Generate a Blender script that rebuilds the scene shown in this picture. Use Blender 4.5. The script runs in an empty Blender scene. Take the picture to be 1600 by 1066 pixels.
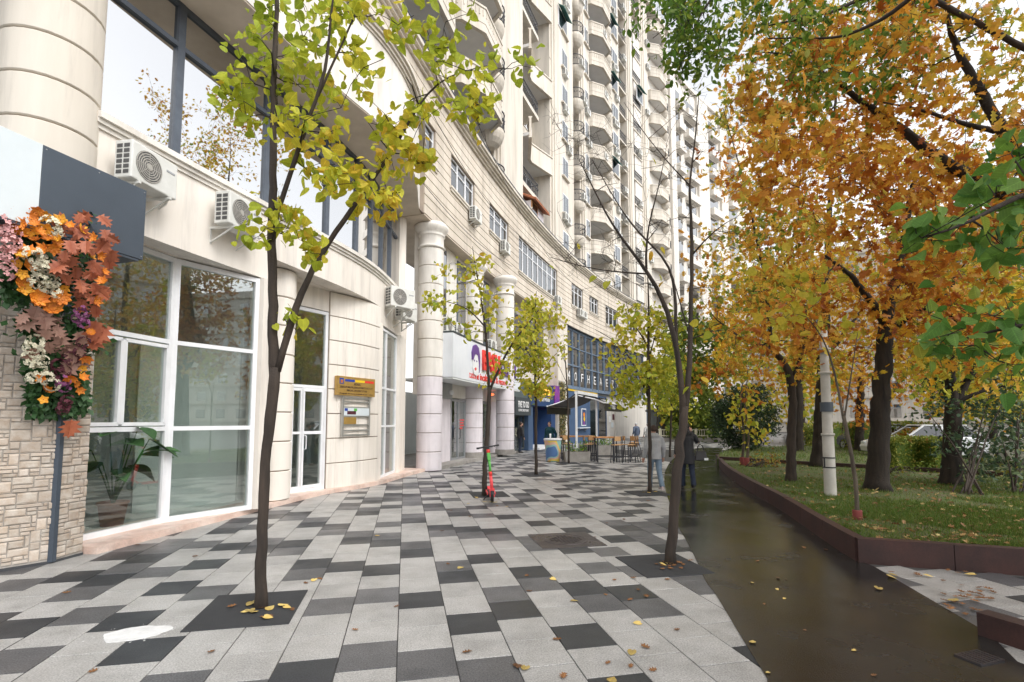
import bpy, math, random
import numpy as np
from mathutils import Vector, Matrix

# ------------------------------------------------------------------ camera, sky, sun, exposure
scn = bpy.context.scene
col = scn.collection
random.seed(11)
RNG = np.random.default_rng(5)
R = math.radians
CAM_H = 1.8
PITCH = R(4.24)
FPX = 793.0                      # focal length in photo pixels (photo 1600 wide)
PX, PY = 800.0, 598.0            # principal point (lens shifted upward)
cam_d = bpy.data.cameras.new('camera')
cam = bpy.data.objects.new('camera', cam_d)
col.objects.link(cam)
cam.location = (0, 0, CAM_H)
cam.rotation_euler = (R(90) + PITCH, 0, 0)
cam_d.sensor_width = 36
cam_d.lens = FPX / 1600 * 36
cam_d.shift_y = 65.0 / 1600
cam_d.clip_end = 2000
scn.camera = cam

SUN_EL, SUN_AZ = R(48), R(128)
world = bpy.data.worlds.new('World')
scn.world = world
world.use_nodes = True
wn = world.node_tree
wn.nodes.clear()
sky = wn.nodes.new('ShaderNodeTexSky')
sky.sky_type = 'NISHITA'
sky.sun_disc = False
sky.sun_elevation = SUN_EL
sky.sun_rotation = SUN_AZ
sky.air_density = 1.0
sky.dust_density = 1.5
sky.ozone_density = 1.0
hs = wn.nodes.new('ShaderNodeHueSaturation')
hs.inputs['Saturation'].default_value = 0.13      # cloud cover takes the blue out of the sky
bg = wn.nodes.new('ShaderNodeBackground')
bg.inputs['Strength'].default_value = 0.15
wo = wn.nodes.new('ShaderNodeOutputWorld')
wn.links.new(sky.outputs[0], hs.inputs['Color'])
wn.links.new(hs.outputs[0], bg.inputs['Color'])
wn.links.new(bg.outputs[0], wo.inputs['Surface'])

sun_d = bpy.data.lights.new('sun', 'SUN')
sun_d.energy = 0.7
sun_d.angle = R(24)
sun_d.color = (1.0, 0.97, 0.92)
sun = bpy.data.objects.new('sun', sun_d)
col.objects.link(sun)
sd = Vector((math.sin(SUN_AZ) * math.cos(SUN_EL), math.cos(SUN_AZ) * math.cos(SUN_EL), math.sin(SUN_EL)))
sun.rotation_euler = sd.to_track_quat('Z', 'Y').to_euler()
sun.location = (20, 5, 40)

scn.view_settings.view_transform = 'Standard'
scn.view_settings.look = 'None'
scn.view_settings.gamma = 1
scn.view_settings.exposure = 1.22
scn.view_settings.use_curve_mapping = False

# ------------------------------------------------------------------ photo pixel -> world helpers
CP, SP = math.cos(PITCH), math.sin(PITCH)
def ray(u, v):
    x = (u - PX) / FPX; y = -(v - PY) / FPX
    return (x, CP - SP * y, SP + CP * y)
def gnd(u, v, z=0.0):
    d = ray(u, v); t = (z - CAM_H) / d[2]
    return Vector((d[0] * t, d[1] * t, z))
def at(u, v, Y):
    d = ray(u, v); t = Y / d[1]
    return Vector((d[0] * t, Y, CAM_H + d[2] * t))
def zat(u, v, x, y):
    d = ray(u, v); t = math.hypot(x, y) / math.hypot(d[0], d[1])
    return CAM_H + d[2] * t
# curved street front: s metres along it, o metres out of it, z up
CBX, CBY, RB = 106.4, -9.5, 112.7
PH0 = math.atan2(19.7 + 9.5, -2.57 - 106.4)
def P(s, o, z):
    ph = PH0 - s / RB
    return Vector((CBX + (RB - o) * math.cos(ph), CBY + (RB - o) * math.sin(ph), z))
def face_rz(s):                      # rotation that turns local -Y to the street
    ph = PH0 - s / RB
    n = (-math.cos(ph), -math.sin(ph))
    return math.atan2(n[0], -n[1])

# ------------------------------------------------------------------ materials
MATS = {}
def nd(nt, t, **kw):
    n = nt.nodes.new(t)
    for k, v in kw.items():
        if k in n.inputs: n.inputs[k].default_value = v
        else: setattr(n, k, v)
    return n
def mat(name, c1, c2=None, rough=.6, nscale=2.0, metal=0.0, bump=0.0, bscale=40.0, detail=6.0, stretch=None,
        speck=None, rnd=0.0, spec=.5, rvar=0.0, lo=.35, hi=.65, coat=0.0, grime=None):
    """procedural Principled: noise between c1 and c2, optional fine speckle, bump and per-object variation"""
    m = bpy.data.materials.new(name); m.use_nodes = True
    nt = m.node_tree; nt.nodes.clear()
    out = nd(nt, 'ShaderNodeOutputMaterial')
    b = nd(nt, 'ShaderNodeBsdfPrincipled')
    b.inputs['Roughness'].default_value = rough
    b.inputs['Metallic'].default_value = metal
    b.inputs['Specular IOR Level'].default_value = spec
    if coat: b.inputs['Coat Weight'].default_value = coat
    nt.links.new(b.outputs[0], out.inputs[0])
    geo = nd(nt, 'ShaderNodeNewGeometry')
    pos = geo.outputs['Position']
    if stretch:
        mp = nd(nt, 'ShaderNodeMapping'); mp.inputs['Scale'].default_value = stretch
        nt.links.new(pos, mp.inputs[0]); pos = mp.outputs[0]
    nz = nd(nt, 'ShaderNodeTexNoise'); nz.inputs['Scale'].default_value = nscale; nz.inputs['Detail'].default_value = detail
    nz.inputs['Roughness'].default_value = .62
    nt.links.new(pos, nz.inputs['Vector'])
    rp = nd(nt, 'ShaderNodeMapRange')
    rp.inputs['From Min'].default_value = lo; rp.inputs['From Max'].default_value = hi
    nt.links.new(nz.outputs[0], rp.inputs[0])
    mx = nd(nt, 'ShaderNodeMix', data_type='RGBA')
    mx.inputs[6].default_value = (*c1, 1); mx.inputs[7].default_value = (*(c2 or [a * .86 for a in c1]), 1)
    nt.links.new(rp.outputs[0], mx.inputs[0])
    c = mx.outputs[2]
    if speck:
        sc, amt = speck
        n2 = nd(nt, 'ShaderNodeTexNoise'); n2.inputs['Scale'].default_value = sc; n2.inputs['Detail'].default_value = 2
        nt.links.new(geo.outputs['Position'], n2.inputs['Vector'])
        r2 = nd(nt, 'ShaderNodeMapRange')
        r2.inputs['From Min'].default_value = .3; r2.inputs['From Max'].default_value = .7
        r2.inputs['To Min'].default_value = 1 - amt; r2.inputs['To Max'].default_value = 1 + amt
        nt.links.new(n2.outputs[0], r2.inputs[0])
        m2 = nd(nt, 'ShaderNodeVectorMath', operation='SCALE')
        nt.links.new(c, m2.inputs[0]); nt.links.new(r2.outputs[0], m2.inputs['Scale']); c = m2.outputs[0]
    if rnd:
        oi = nd(nt, 'ShaderNodeObjectInfo')
        r3 = nd(nt, 'ShaderNodeMapRange'); r3.inputs['To Min'].default_value = 1 - rnd; r3.inputs['To Max'].default_value = 1 + rnd
        nt.links.new(oi.outputs['Random'], r3.inputs[0])
        m3 = nd(nt, 'ShaderNodeVectorMath', operation='SCALE')
        nt.links.new(c, m3.inputs[0]); nt.links.new(r3.outputs[0], m3.inputs['Scale']); c = m3.outputs[0]
    if grime:
        gs, ga, gst = grime
        mp2 = nd(nt, 'ShaderNodeMapping'); mp2.inputs['Scale'].default_value = gst; nt.links.new(geo.outputs['Position'], mp2.inputs[0])
        n5 = nd(nt, 'ShaderNodeTexNoise'); n5.inputs['Scale'].default_value = gs; n5.inputs['Detail'].default_value = 9; n5.inputs['Roughness'].default_value = .7
        nt.links.new(mp2.outputs[0], n5.inputs['Vector'])
        r5 = nd(nt, 'ShaderNodeMapRange'); r5.inputs['From Min'].default_value = .48; r5.inputs['From Max'].default_value = .74; r5.inputs['To Min'].default_value = 1; r5.inputs['To Max'].default_value = 1 - ga
        nt.links.new(n5.outputs[0], r5.inputs[0])
        m5 = nd(nt, 'ShaderNodeVectorMath', operation='SCALE'); nt.links.new(c, m5.inputs[0]); nt.links.new(r5.outputs[0], m5.inputs['Scale']); c = m5.outputs[0]
    nt.links.new(c, b.inputs['Base Color'])
    if rvar:
        n4 = nd(nt, 'ShaderNodeTexNoise'); n4.inputs['Scale'].default_value = 1.1; n4.inputs['Detail'].default_value = 5
        nt.links.new(geo.outputs['Position'], n4.inputs['Vector'])
        r4 = nd(nt, 'ShaderNodeMapRange'); r4.inputs['From Min'].default_value = .35; r4.inputs['From Max'].default_value = .65
        r4.inputs['To Min'].default_value = max(.03, rough - rvar); r4.inputs['To Max'].default_value = min(1, rough + rvar)
        nt.links.new(n4.outputs[0], r4.inputs[0]); nt.links.new(r4.outputs[0], b.inputs['Roughness'])
    if bump:
        n3 = nd(nt, 'ShaderNodeTexNoise'); n3.inputs['Scale'].default_value = bscale; n3.inputs['Detail'].default_value = 4
        nt.links.new(geo.outputs['Position'], n3.inputs['Vector'])
        bp = nd(nt, 'ShaderNodeBump'); bp.inputs['Strength'].default_value = bump; bp.inputs['Distance'].default_value = .01
        nt.links.new(n3.outputs[0], bp.inputs['Height']); nt.links.new(bp.outputs[0], b.inputs['Normal'])
    MATS[name] = m
    return m
def ramp_mat(name, stops, rough=.55, trans=.35, attr='v', spec=.3, veins=False):
    """foliage: colour from the per-leaf attribute through a ramp, some light passing through the blade"""
    m = bpy.data.materials.new(name); m.use_nodes = True
    nt = m.node_tree; nt.nodes.clear()
    out = nd(nt, 'ShaderNodeOutputMaterial')
    b = nd(nt, 'ShaderNodeBsdfPrincipled'); b.inputs['Roughness'].default_value = rough
    b.inputs['Specular IOR Level'].default_value = spec
    a = nd(nt, 'ShaderNodeAttribute'); a.attribute_name = attr
    cr = nd(nt, 'ShaderNodeValToRGB')
    el = cr.color_ramp.elements
    while len(el) > 1: el.remove(el[-1])
    for i, (p, c) in enumerate(stops):
        e = el[0] if i == 0 else el.new(p)
        e.position = p; e.color = (*c, 1)
    nt.links.new(a.outputs['Fac'], cr.inputs[0])
    geo = nd(nt, 'ShaderNodeNewGeometry')
    nz = nd(nt, 'ShaderNodeTexNoise'); nz.inputs['Scale'].default_value = 25
    nt.links.new(geo.outputs['Position'], nz.inputs['Vector'])
    mr = nd(nt, 'ShaderNodeMapRange'); mr.inputs['To Min'].default_value = .65; mr.inputs['To Max'].default_value = 1.3
    nt.links.new(nz.outputs[0], mr.inputs[0])
    sc = nd(nt, 'ShaderNodeVectorMath', operation='SCALE')
    # veins: pale midrib and slanting side veins from the blade's own coordinates
    ax = nd(nt, 'ShaderNodeAttribute'); ax.attribute_name = 'lx'; ay = nd(nt, 'ShaderNodeAttribute'); ay.attribute_name = 'ly'
    q1 = nd(nt, 'ShaderNodeMath', operation='MULTIPLY_ADD'); q1.inputs[1].default_value = -.7
    nt.links.new(ax.outputs['Fac'], q1.inputs[0]); nt.links.new(ay.outputs['Fac'], q1.inputs[2])
    q2 = nd(nt, 'ShaderNodeMath', operation='MULTIPLY'); q2.inputs[1].default_value = 42; nt.links.new(q1.outputs[0], q2.inputs[0])
    q3 = nd(nt, 'ShaderNodeMath', operation='SINE'); nt.links.new(q2.outputs[0], q3.inputs[0])
    q4 = nd(nt, 'ShaderNodeMapRange'); q4.inputs['From Min'].default_value = .8; q4.inputs['From Max'].default_value = 1; q4.inputs['To Min'].default_value = 1; q4.inputs['To Max'].default_value = 1.3
    nt.links.new(q3.outputs[0], q4.inputs[0])
    q5 = nd(nt, 'ShaderNodeMapRange'); q5.inputs['From Min'].default_value = 0; q5.inputs['From Max'].default_value = .035; q5.inputs['To Min'].default_value = 1.45; q5.inputs['To Max'].default_value = 1
    nt.links.new(ax.outputs['Fac'], q5.inputs[0])
    q6 = nd(nt, 'ShaderNodeMath', operation='MULTIPLY'); nt.links.new(q4.outputs[0], q6.inputs[0]); nt.links.new(q5.outputs[0], q6.inputs[1])
    q7 = nd(nt, 'ShaderNodeMath', operation='MULTIPLY'); nt.links.new(q6.outputs[0], q7.inputs[0]); nt.links.new(mr.outputs[0], q7.inputs[1])
    nt.links.new(cr.outputs[0], sc.inputs[0]); nt.links.new((q7 if veins else mr).outputs[0], sc.inputs['Scale'])
    nt.links.new(sc.outputs[0], b.inputs['Base Color'])
    if trans > 0:
        t = nd(nt, 'ShaderNodeBsdfTranslucent'); nt.links.new(sc.outputs[0], t.inputs[0])
        ms = nd(nt, 'ShaderNodeMixShader'); ms.inputs[0].default_value = trans
        nt.links.new(b.outputs[0], ms.inputs[1]); nt.links.new(t.outputs[0], ms.inputs[2])
        nt.links.new(ms.outputs[0], out.inputs[0])
    else:
        nt.links.new(b.outputs[0], out.inputs[0])
    MATS[name] = m
    return m
def glass_mat(name, tint=(.75, .82, .82), refl=.12, rough=.01, ior=1.5):
    m = bpy.data.materials.new(name); m.use_nodes = True
    nt = m.node_tree; nt.nodes.clear()
    out = nd(nt, 'ShaderNodeOutputMaterial')
    t = nd(nt, 'ShaderNodeBsdfTransparent'); t.inputs[0].default_value = (*tint, 1)
    g = nd(nt, 'ShaderNodeBsdfGlossy'); g.inputs['Roughness'].default_value = rough
    fr = nd(nt, 'ShaderNodeFresnel'); fr.inputs[0].default_value = ior
    ad = nd(nt, 'ShaderNodeMath', operation='ADD', use_clamp=True); ad.inputs[1].default_value = refl
    nt.links.new(fr.outputs[0], ad.inputs[0])
    geo = nd(nt, 'ShaderNodeNewGeometry')
    io = nd(nt, 'ShaderNodeMapRange'); io.inputs['To Min'].default_value = ior; io.inputs['To Max'].default_value = 1 / ior   # same Fresnel on both faces of the thin pane
    nt.links.new(geo.outputs['Backfacing'], io.inputs[0]); nt.links.new(io.outputs[0], fr.inputs[0])
    nz = nd(nt, 'ShaderNodeTexNoise'); nz.inputs['Scale'].default_value = .7; nz.inputs['Detail'].default_value = 1
    nt.links.new(geo.outputs['Position'], nz.inputs['Vector'])
    bp = nd(nt, 'ShaderNodeBump'); bp.inputs['Strength'].default_value = .02; bp.inputs['Distance'].default_value = .05
    nt.links.new(nz.outputs[0], bp.inputs['Height']); nt.links.new(bp.outputs[0], g.inputs['Normal'])
    ms = nd(nt, 'ShaderNodeMixShader')
    nt.links.new(ad.outputs[0], ms.inputs[0]); nt.links.new(t.outputs[0], ms.inputs[1]); nt.links.new(g.outputs[0], ms.inputs[2])
    nt.links.new(ms.outputs[0], out.inputs[0])
    MATS[name] = m
    return m
def emit_mat(name, c, strength=1.0):
    m = bpy.data.materials.new(name); m.use_nodes = True
    nt = m.node_tree; nt.nodes.clear()
    out = nd(nt, 'ShaderNodeOutputMaterial'); e = nd(nt, 'ShaderNodeEmission')
    e.inputs[0].default_value = (*c, 1); e.inputs[1].default_value = strength
    nt.links.new(e.outputs[0], out.inputs[0]); MATS[name] = m
    return m

# ------------------------------------------------------------------ mesh building
ORG = {}
class MB:
    def __init__(s): s.v = []; s.f = []; s.mi = []
    def add(s, vs, fs, mi=0):
        n = len(s.v); s.v.extend([tuple(a) for a in vs]); s.f.extend([tuple(i + n for i in f) for f in fs]); s.mi.extend([mi] * len(fs))
        return s
    def hexa(s, p, mi=0):            # 8 points: bottom 4 ccw, top 4 ccw
        return s.add(p, [(0, 3, 2, 1), (4, 5, 6, 7), (0, 1, 5, 4), (1, 2, 6, 5), (2, 3, 7, 6), (3, 0, 4, 7)], mi)
    def box(s, c, d, rz=0.0, mi=0):
        hx, hy, hz = d[0] / 2, d[1] / 2, d[2] / 2
        cr, sr = math.cos(rz), math.sin(rz)
        p = [(c[0] + x * cr - y * sr, c[1] + x * sr + y * cr, c[2] + z) for z in (-hz, hz) for x, y in ((-hx, -hy), (hx, -hy), (hx, hy), (-hx, hy))]
        return s.hexa(p, mi)
    def bar(s, a, b, w, h=None, mi=0, up=(0, 0, 1)):      # square bar from a to b
        a, b = Vector(a), Vector(b); h = h or w
        d = (b - a).normalized(); u = Vector(up)
        if abs(d.dot(u)) > .95: u = Vector((1, 0, 0))
        x = d.cross(u).normalized() * w / 2; y = x.cross(d).normalized() * h / 2
        return s.hexa([a - x - y, a + x - y, b + x - y, b - x - y, a - x + y, a + x + y, b + x + y, b - x + y], mi)
    def arc(s, s0, s1, o0, o1, z0, z1, mi=0, step=1.6):   # block following the street front; o may be a function of s
        n = max(1, int(math.ceil(abs(s1 - s0) / step)))
        f0 = o0 if callable(o0) else (lambda q: o0)
        f1 = o1 if callable(o1) else (lambda q: o1)
        vs = []
        for i in range(n + 1):
            q = s0 + (s1 - s0) * i / n
            vs += [P(q, f0(q), z0), P(q, f1(q), z0), P(q, f1(q), z1), P(q, f0(q), z1)]
        fs = [(0, 1, 2, 3), (4 * n + 3, 4 * n + 2, 4 * n + 1, 4 * n)]
        for i in range(n):
            a = 4 * i; b = a + 4
            for k in range(4): fs.append((a + k, b + k, b + (k + 1) % 4, a + (k + 1) % 4))
        return s.add(vs, fs, mi)
    def prism(s, poly, z0, z1, mi=0):
        n = len(poly)
        return s.add([(p[0], p[1], z0) for p in poly] + [(p[0], p[1], z1) for p in poly],
                     [tuple(range(n - 1, -1, -1)), tuple(range(n, 2 * n))] + [(i, (i + 1) % n, n + (i + 1) % n, n + i) for i in range(n)], mi)
    def wall(s, pts, th, z0, z1, mi=0, closed=False):     # upright wall along a plan polyline
        pts = [Vector((p[0], p[1])) for p in pts]; n = len(pts); L = []; Rr = []
        for i, p in enumerate(pts):
            a = pts[i - 1] if (i > 0 or closed) else p; b = pts[(i + 1) % n] if (i < n - 1 or closed) else p
            d = (b - a).normalized(); k = Vector((-d.y, d.x)) * th / 2
            L.append(p + k); Rr.append(p - k)
        for i in range(n if closed else n - 1):
            j = (i + 1) % n
            s.hexa([(*L[i], z0), (*Rr[i], z0), (*Rr[j], z0), (*L[j], z0), (*L[i], z1), (*Rr[i], z1), (*Rr[j], z1), (*L[j], z1)], mi)
        return s
    def tube(s, pts, rad, n=6, mi=0, cap=True):
        pts = [Vector(p) for p in pts]
        if not hasattr(rad, '__len__'): rad = [rad] * len(pts)
        base = len(s.v); up = Vector((0.013, 0.021, 1)); prev = None
        for i, p in enumerate(pts):
            d = (pts[min(i + 1, len(pts) - 1)] - pts[max(i - 1, 0)])
            d = d.normalized() if d.length > 1e-9 else Vector((0, 0, 1))
            if prev is None:
                x = d.cross(up if abs(d.dot(up)) < .97 else Vector((1, 0.1, 0))).normalized()
            else:
                x = (prev - d * prev.dot(d))
                x = x.normalized() if x.length > 1e-6 else d.cross(up).normalized()
            prev = x; y = d.cross(x)
            for k in range(n):
                a = 2 * math.pi * k / n
                s.v.append(tuple(p + (x * math.cos(a) + y * math.sin(a)) * rad[i]))
        for i in range(len(pts) - 1):
            for k in range(n):
                a = base + i * n + k; b = base + i * n + (k + 1) % n
                s.f.append((a, b, b + n, a + n)); s.mi.append(mi)
        if cap:
            s.f.append(tuple(base + k for k in range(n - 1, -1, -1))); s.mi.append(mi)
            e = base + (len(pts) - 1) * n
            s.f.append(tuple(e + k for k in range(n))); s.mi.append(mi)
        return s
    def lathe(s, prof, c=(0, 0, 0), n=24, mi=0, axis='z', a0=0.0, a1=2 * math.pi):
        base = len(s.v); full = abs(a1 - a0 - 2 * math.pi) < 1e-6
        m = n if full else n + 1
        for r, z in prof:
            for k in range(m):
                a = a0 + (a1 - a0) * k / n
                x, y = r * math.cos(a), r * math.sin(a)
                q = (x, y, z) if axis == 'z' else ((x, z, y) if axis == 'y' else (z, x, y))
                s.v.append((c[0] + q[0], c[1] + q[1], c[2] + q[2]))
        for i in range(len(prof) - 1):
            for k in range(n):
                a = base + i * m + k; b = base + i * m + (k + 1) % m
                s.f.append((a, b, b + m, a + m)); s.mi.append(mi)
        return s
    def ell(s, c, r, nu=12, nv=8, mi=0, rot=None):
        base = len(s.v); c = Vector(c)
        for i in range(nv + 1):
            t = math.pi * i / nv
            for k in range(nu):
                a = 2 * math.pi * k / nu
                q = Vector((r[0] * math.sin(t) * math.cos(a), r[1] * math.sin(t) * math.sin(a), r[2] * math.cos(t)))
                if rot: q = rot @ q
                s.v.append(tuple(c + q))
        for i in range(nv):
            for k in range(nu):
                a = base + i * nu + k; b = base + i * nu + (k + 1) % nu
                s.f.append((a, a + nu, b + nu, b)); s.mi.append(mi)
        return s
    def build(s, name, mats, parent=None, local=False, smooth=False, bevel=0.0, label=None, kind=None, loc=None, weld=False):
        me = bpy.data.meshes.new(name)
        v = s.v
        o0 = ORG.get(parent.name) if (parent is not None and not local) else None
        if o0 is not None: v = [(a[0] - o0[0], a[1] - o0[1], a[2] - o0[2]) for a in v]
        me.from_pydata(v, [], s.f)
        if not isinstance(mats, (list, tuple)): mats = [mats]
        for m in mats: me.materials.append(MATS[m] if isinstance(m, str) else m)
        if len(mats) > 1: me.polygons.foreach_set('material_index', s.mi)
        if smooth: me.polygons.foreach_set('use_smooth', [True] * len(me.polygons))
        me.update()
        ob = bpy.data.objects.new(name, me); col.objects.link(ob)
        if loc is not None: ob.location = loc
        if parent is not None:
            ob.parent = parent
            if not local: ORG[ob.name] = ORG.get(parent.name)
        if bevel:
            bm = ob.modifiers.new('bevel', 'BEVEL'); bm.width = bevel; bm.segments = 2; bm.limit_method = 'ANGLE'
        if label: ob['label'] = label
        if kind: ob['kind'] = kind
        return ob
def tag(o, label, cat, group=None, kind=None):
    if label: o['label'] = label
    if cat: o['category'] = cat
    if group: o['group'] = group
    if kind: o['kind'] = kind
    return o
def thing(name, label, cat, loc=(0, 0, 0), rz=0.0, group=None):
    o = bpy.data.objects.new(name, None); col.objects.link(o)
    o.location = loc; o.rotation_euler = (0, 0, rz); o.empty_display_size = .2
    ORG[o.name] = tuple(loc)
    return tag(o, label, cat, group)
def copy_tree(o, parent=None, loc=None, rz=None, label=None, group=None):
    c = o.copy(); col.objects.link(c)
    if parent is not None: c.parent = parent
    if loc is not None: c.location = loc
    if rz is not None: c.rotation_euler = (0, 0, rz)
    if label: c['label'] = label
    if group: c['group'] = group
    for ch in o.children: copy_tree(ch, c)
    return c
def inst(src, parent, loc, rz=0.0, scale=None, name=None):
    c = bpy.data.objects.new(name or src.name.split('.')[0], src.data); col.objects.link(c)
    c.parent = parent; c.location = loc; c.rotation_euler = (0, 0, rz)
    if scale is not None: c.scale = scale
    return c
def text(body, size, mat_, parent, name, loc, rot, extrude=.008, align='CENTER', width=None, offset=0.0):
    cu = bpy.data.curves.new(name, 'FONT'); cu.body = body; cu.size = size; cu.extrude = extrude
    cu.align_x = align; cu.align_y = 'CENTER'; cu.resolution_u = 2; cu.offset = offset
    tmp = bpy.data.objects.new('t', cu); col.objects.link(tmp)
    dg = bpy.context.evaluated_depsgraph_get()
    me = bpy.data.meshes.new_from_object(tmp.evaluated_get(dg))
    bpy.data.objects.remove(tmp)
    me.materials.clear(); me.materials.append(MATS[mat_])
    ob = bpy.data.objects.new(name, me); col.objects.link(ob)
    ob.parent = parent; ob.location = loc; ob.rotation_euler = rot
    if width:
        xs = [v.co.x for v in me.vertices]; w = max(xs) - min(xs); ob.scale = (width / w, 1, 1)
    return ob
# ------------------------------------------------------------------ material library
mat('plaster', (.81, .755, .685), (.66, .60, .53), rough=.8, nscale=1.3, detail=10, bump=.12, bscale=90, stretch=(1.5, 1.5, .3), lo=.42, hi=.9, grime=(1.0, .30, (2.2, 2.2, .22)))
mat('plaster_white', (.81, .775, .72), (.68, .64, .58), rough=.8, nscale=1.5, bump=.1, bscale=90, stretch=(1, 1, .4), grime=(1.0, .30, (2.2, 2.2, .22)))
mat('facade', (.68, .61, .52), (.50, .43, .35), rough=.85, nscale=.8, bump=.1, bscale=60, stretch=(1, 1, .25), lo=.38, hi=.78, grime=(1.0, .30, (2.2, 2.2, .22)))
mat('facade_light', (.69, .635, .555), (.52, .465, .39), rough=.85, nscale=.9, bump=.08, bscale=60, stretch=(1, 1, .15), lo=.4, hi=.8, grime=(1.0, .30, (2.2, 2.2, .22)))
mat('facade_cool', (.73, .69, .63), (.60, .56, .51), rough=.85, nscale=.7, stretch=(1, 1, .15), lo=.4, hi=.8, grime=(1.0, .30, (2.2, 2.2, .22)))
mat('joint', (.34, .28, .22), (.26, .21, .17), rough=.95)
mat('soffit', (.68, .59, .49), (.55, .47, .38), rough=.9, nscale=1.0)
mat('soffit_blue', (.76, .75, .74), (.66, .65, .64), rough=.9, nscale=.7)
mat('lilac', (.76, .71, .74), (.68, .63, .66), rough=.8, nscale=1.6, bump=.06, bscale=100, grime=(1.0, .30, (2.2, 2.2, .22)))
mat('pink_stone', (.78, .63, .55), (.66, .47, .39), rough=.55, nscale=3, speck=(90, .1), grime=(2.2, .4, (1, 1, 1)))
mat('pvc', (.84, .85, .87), (.78, .79, .81), rough=.35, nscale=3, grime=(2.0, .15, (1, 1, .4)))
mat('alu_dark', (.09, .11, .14), (.07, .085, .11), rough=.4, nscale=5)
mat('alu_blue', (.16, .22, .30), (.12, .17, .24), rough=.4)
mat('alu_grey', (.45, .46, .48), (.36, .37, .39), rough=.4, metal=.6)
mat('sign_grey', (.062, .080, .105), (.054, .070, .092), rough=.5, nscale=2, speck=(200, .06))
mat('sign_pale', (.68, .74, .77), (.63, .69, .72), rough=.45)
mat('sign_white', (.78, .80, .83), (.70, .73, .77), rough=.4, nscale=.8, grime=(1.0, .18, (2, 2, .3)))
mat('ac_white', (.72, .72, .69), (.62, .62, .58), rough=.5, nscale=4)
mat('ac_dark', (.10, .10, .10), (.06, .06, .06), rough=.6)
mat('ac_grille', (.42, .40, .36), (.36, .34, .31), rough=.5)
mat('rust', (.22, .10, .055), (.12, .05, .03), rough=.9, nscale=8)
mat('steel', (.52, .52, .50), (.42, .42, .41), rough=.4, metal=.7)
mat('black', (.02, .02, .022), (.014, .014, .016), rough=.5)
mat('iron', (.035, .037, .045), (.02, .02, .025), rough=.5)
mat('white', (.80, .80, .80), (.74, .74, .74), rough=.5)
mat('red', (.80, .06, .04), (.70, .04, .03), rough=.4)
mat('coral', (.85, .08, .09), (.78, .06, .07), rough=.35)
mat('green_paint', (.12, .48, .09), (.10, .42, .07), rough=.4)
mat('purple', (.13, .05, .24), (.10, .04, .2), rough=.5)
mat('blue', (.02, .055, .16), (.015, .045, .13), rough=.5)
mat('blue_wall', (.055, .10, .19), (.045, .085, .16), rough=.55)
mat('blue_flag', (.02, .06, .35), rough=.5)
mat('yellow', (.85, .58, .03), (.78, .5, .02), rough=.5)
mat('orange', (.85, .30, .02), (.80, .24, .02), rough=.5)
mat('magenta', (.32, .05, .25), (.10, .03, .28), rough=.5, nscale=1.1)
mat('gold', (.56, .36, .12), (.46, .29, .08), rough=.35, metal=.45, nscale=6)
mat('brass_dark', (.10, .06, .03), rough=.5)
mat('charcoal', (.05, .06, .065), (.04, .05, .055), rough=.6)
mat('slate', (.10, .125, .125), (.085, .105, .105), rough=.6)
mat('wood', (.55, .27, .10), (.38, .17, .06), rough=.5, nscale=6, stretch=(1, 8, 1))
mat('wood_light', (.60, .36, .17), (.46, .26, .11), rough=.5, nscale=8)
mat('concrete', (.36, .34, .31), (.26, .24, .22), rough=.9, nscale=3, bump=.25, bscale=60, speck=(120, .12))
mat('int_floor', (.68, .68, .65), (.62, .62, .59), rough=.35)
mat('int_wall', (.80, .81, .79), (.74, .75, .73), rough=.9)
mat('int_mid', (.34, .35, .34), (.28, .29, .28), rough=.9)
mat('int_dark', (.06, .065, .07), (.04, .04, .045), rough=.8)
mat('int_pale', (.78, .81, .80), (.72, .75, .74), rough=.6)
mat('curtain', (.72, .73, .74), (.60, .61, .63), rough=.9, nscale=6, stretch=(3, 3, .2))
mat('terracotta', (.38, .13, .07), (.30, .10, .05), rough=.8)
mat('asphalt', (.015, .0145, .0135), (.026, .025, .024), rough=.17, nscale=1.4, detail=9, speck=(110, .5), bump=.12, bscale=130, rvar=.13, spec=.55)
mat('road', (.05, .05, .052), (.04, .04, .042), rough=.5, speck=(200, .2))
mat('tile_light', (.41, .40, .385), (.29, .28, .262), rough=.42, nscale=3.2, detail=10, speck=(85, .34), bump=.12, bscale=260, rnd=.07, rvar=.12, lo=.42, hi=.82, grime=(1.1, .32, (1, 1, 1)))
mat('tile_mid', (.12, .12, .125), (.09, .09, .094), rough=.42, nscale=3, detail=10, speck=(85, .55), bump=.12, bscale=260, rnd=.12, rvar=.12, grime=(1.1, .32, (1, 1, 1)))
mat('tile_dark', (.034, .038, .044), (.026, .029, .034), rough=.42, nscale=3, detail=10, speck=(85, .45), bump=.12, bscale=260, rnd=.10, rvar=.12, grime=(1.1, .32, (1, 1, 1)))
mat('grout', (.085, .082, .078), (.05, .048, .045), rough=.9, nscale=5)
mat('rubber_mat', (.035, .037, .04), (.026, .027, .03), rough=.75, speck=(220, .5), bump=.5, bscale=150)
mat('corten', (.058, .020, .015), (.033, .013, .011), rough=.55, nscale=3.5, bump=.12, bscale=80, stretch=(1, 1, .4), speck=(60, .14), grime=(2.5, .4, (1, 1, 1)))
mat('soil', (.07, .05, .03), (.045, .05, .018), rough=.95, nscale=4, bump=.6, bscale=30, speck=(60, .3), lo=.4, hi=.6)
mat('turf', (.075, .11, .026), (.105, .088, .046), rough=.95, nscale=1.6, bump=.5, bscale=50, speck=(80, .35), lo=.40, hi=.66)
mat('far_ground', (.20, .19, .18), (.15, .145, .14), rough=.9, nscale=.4)
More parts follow.
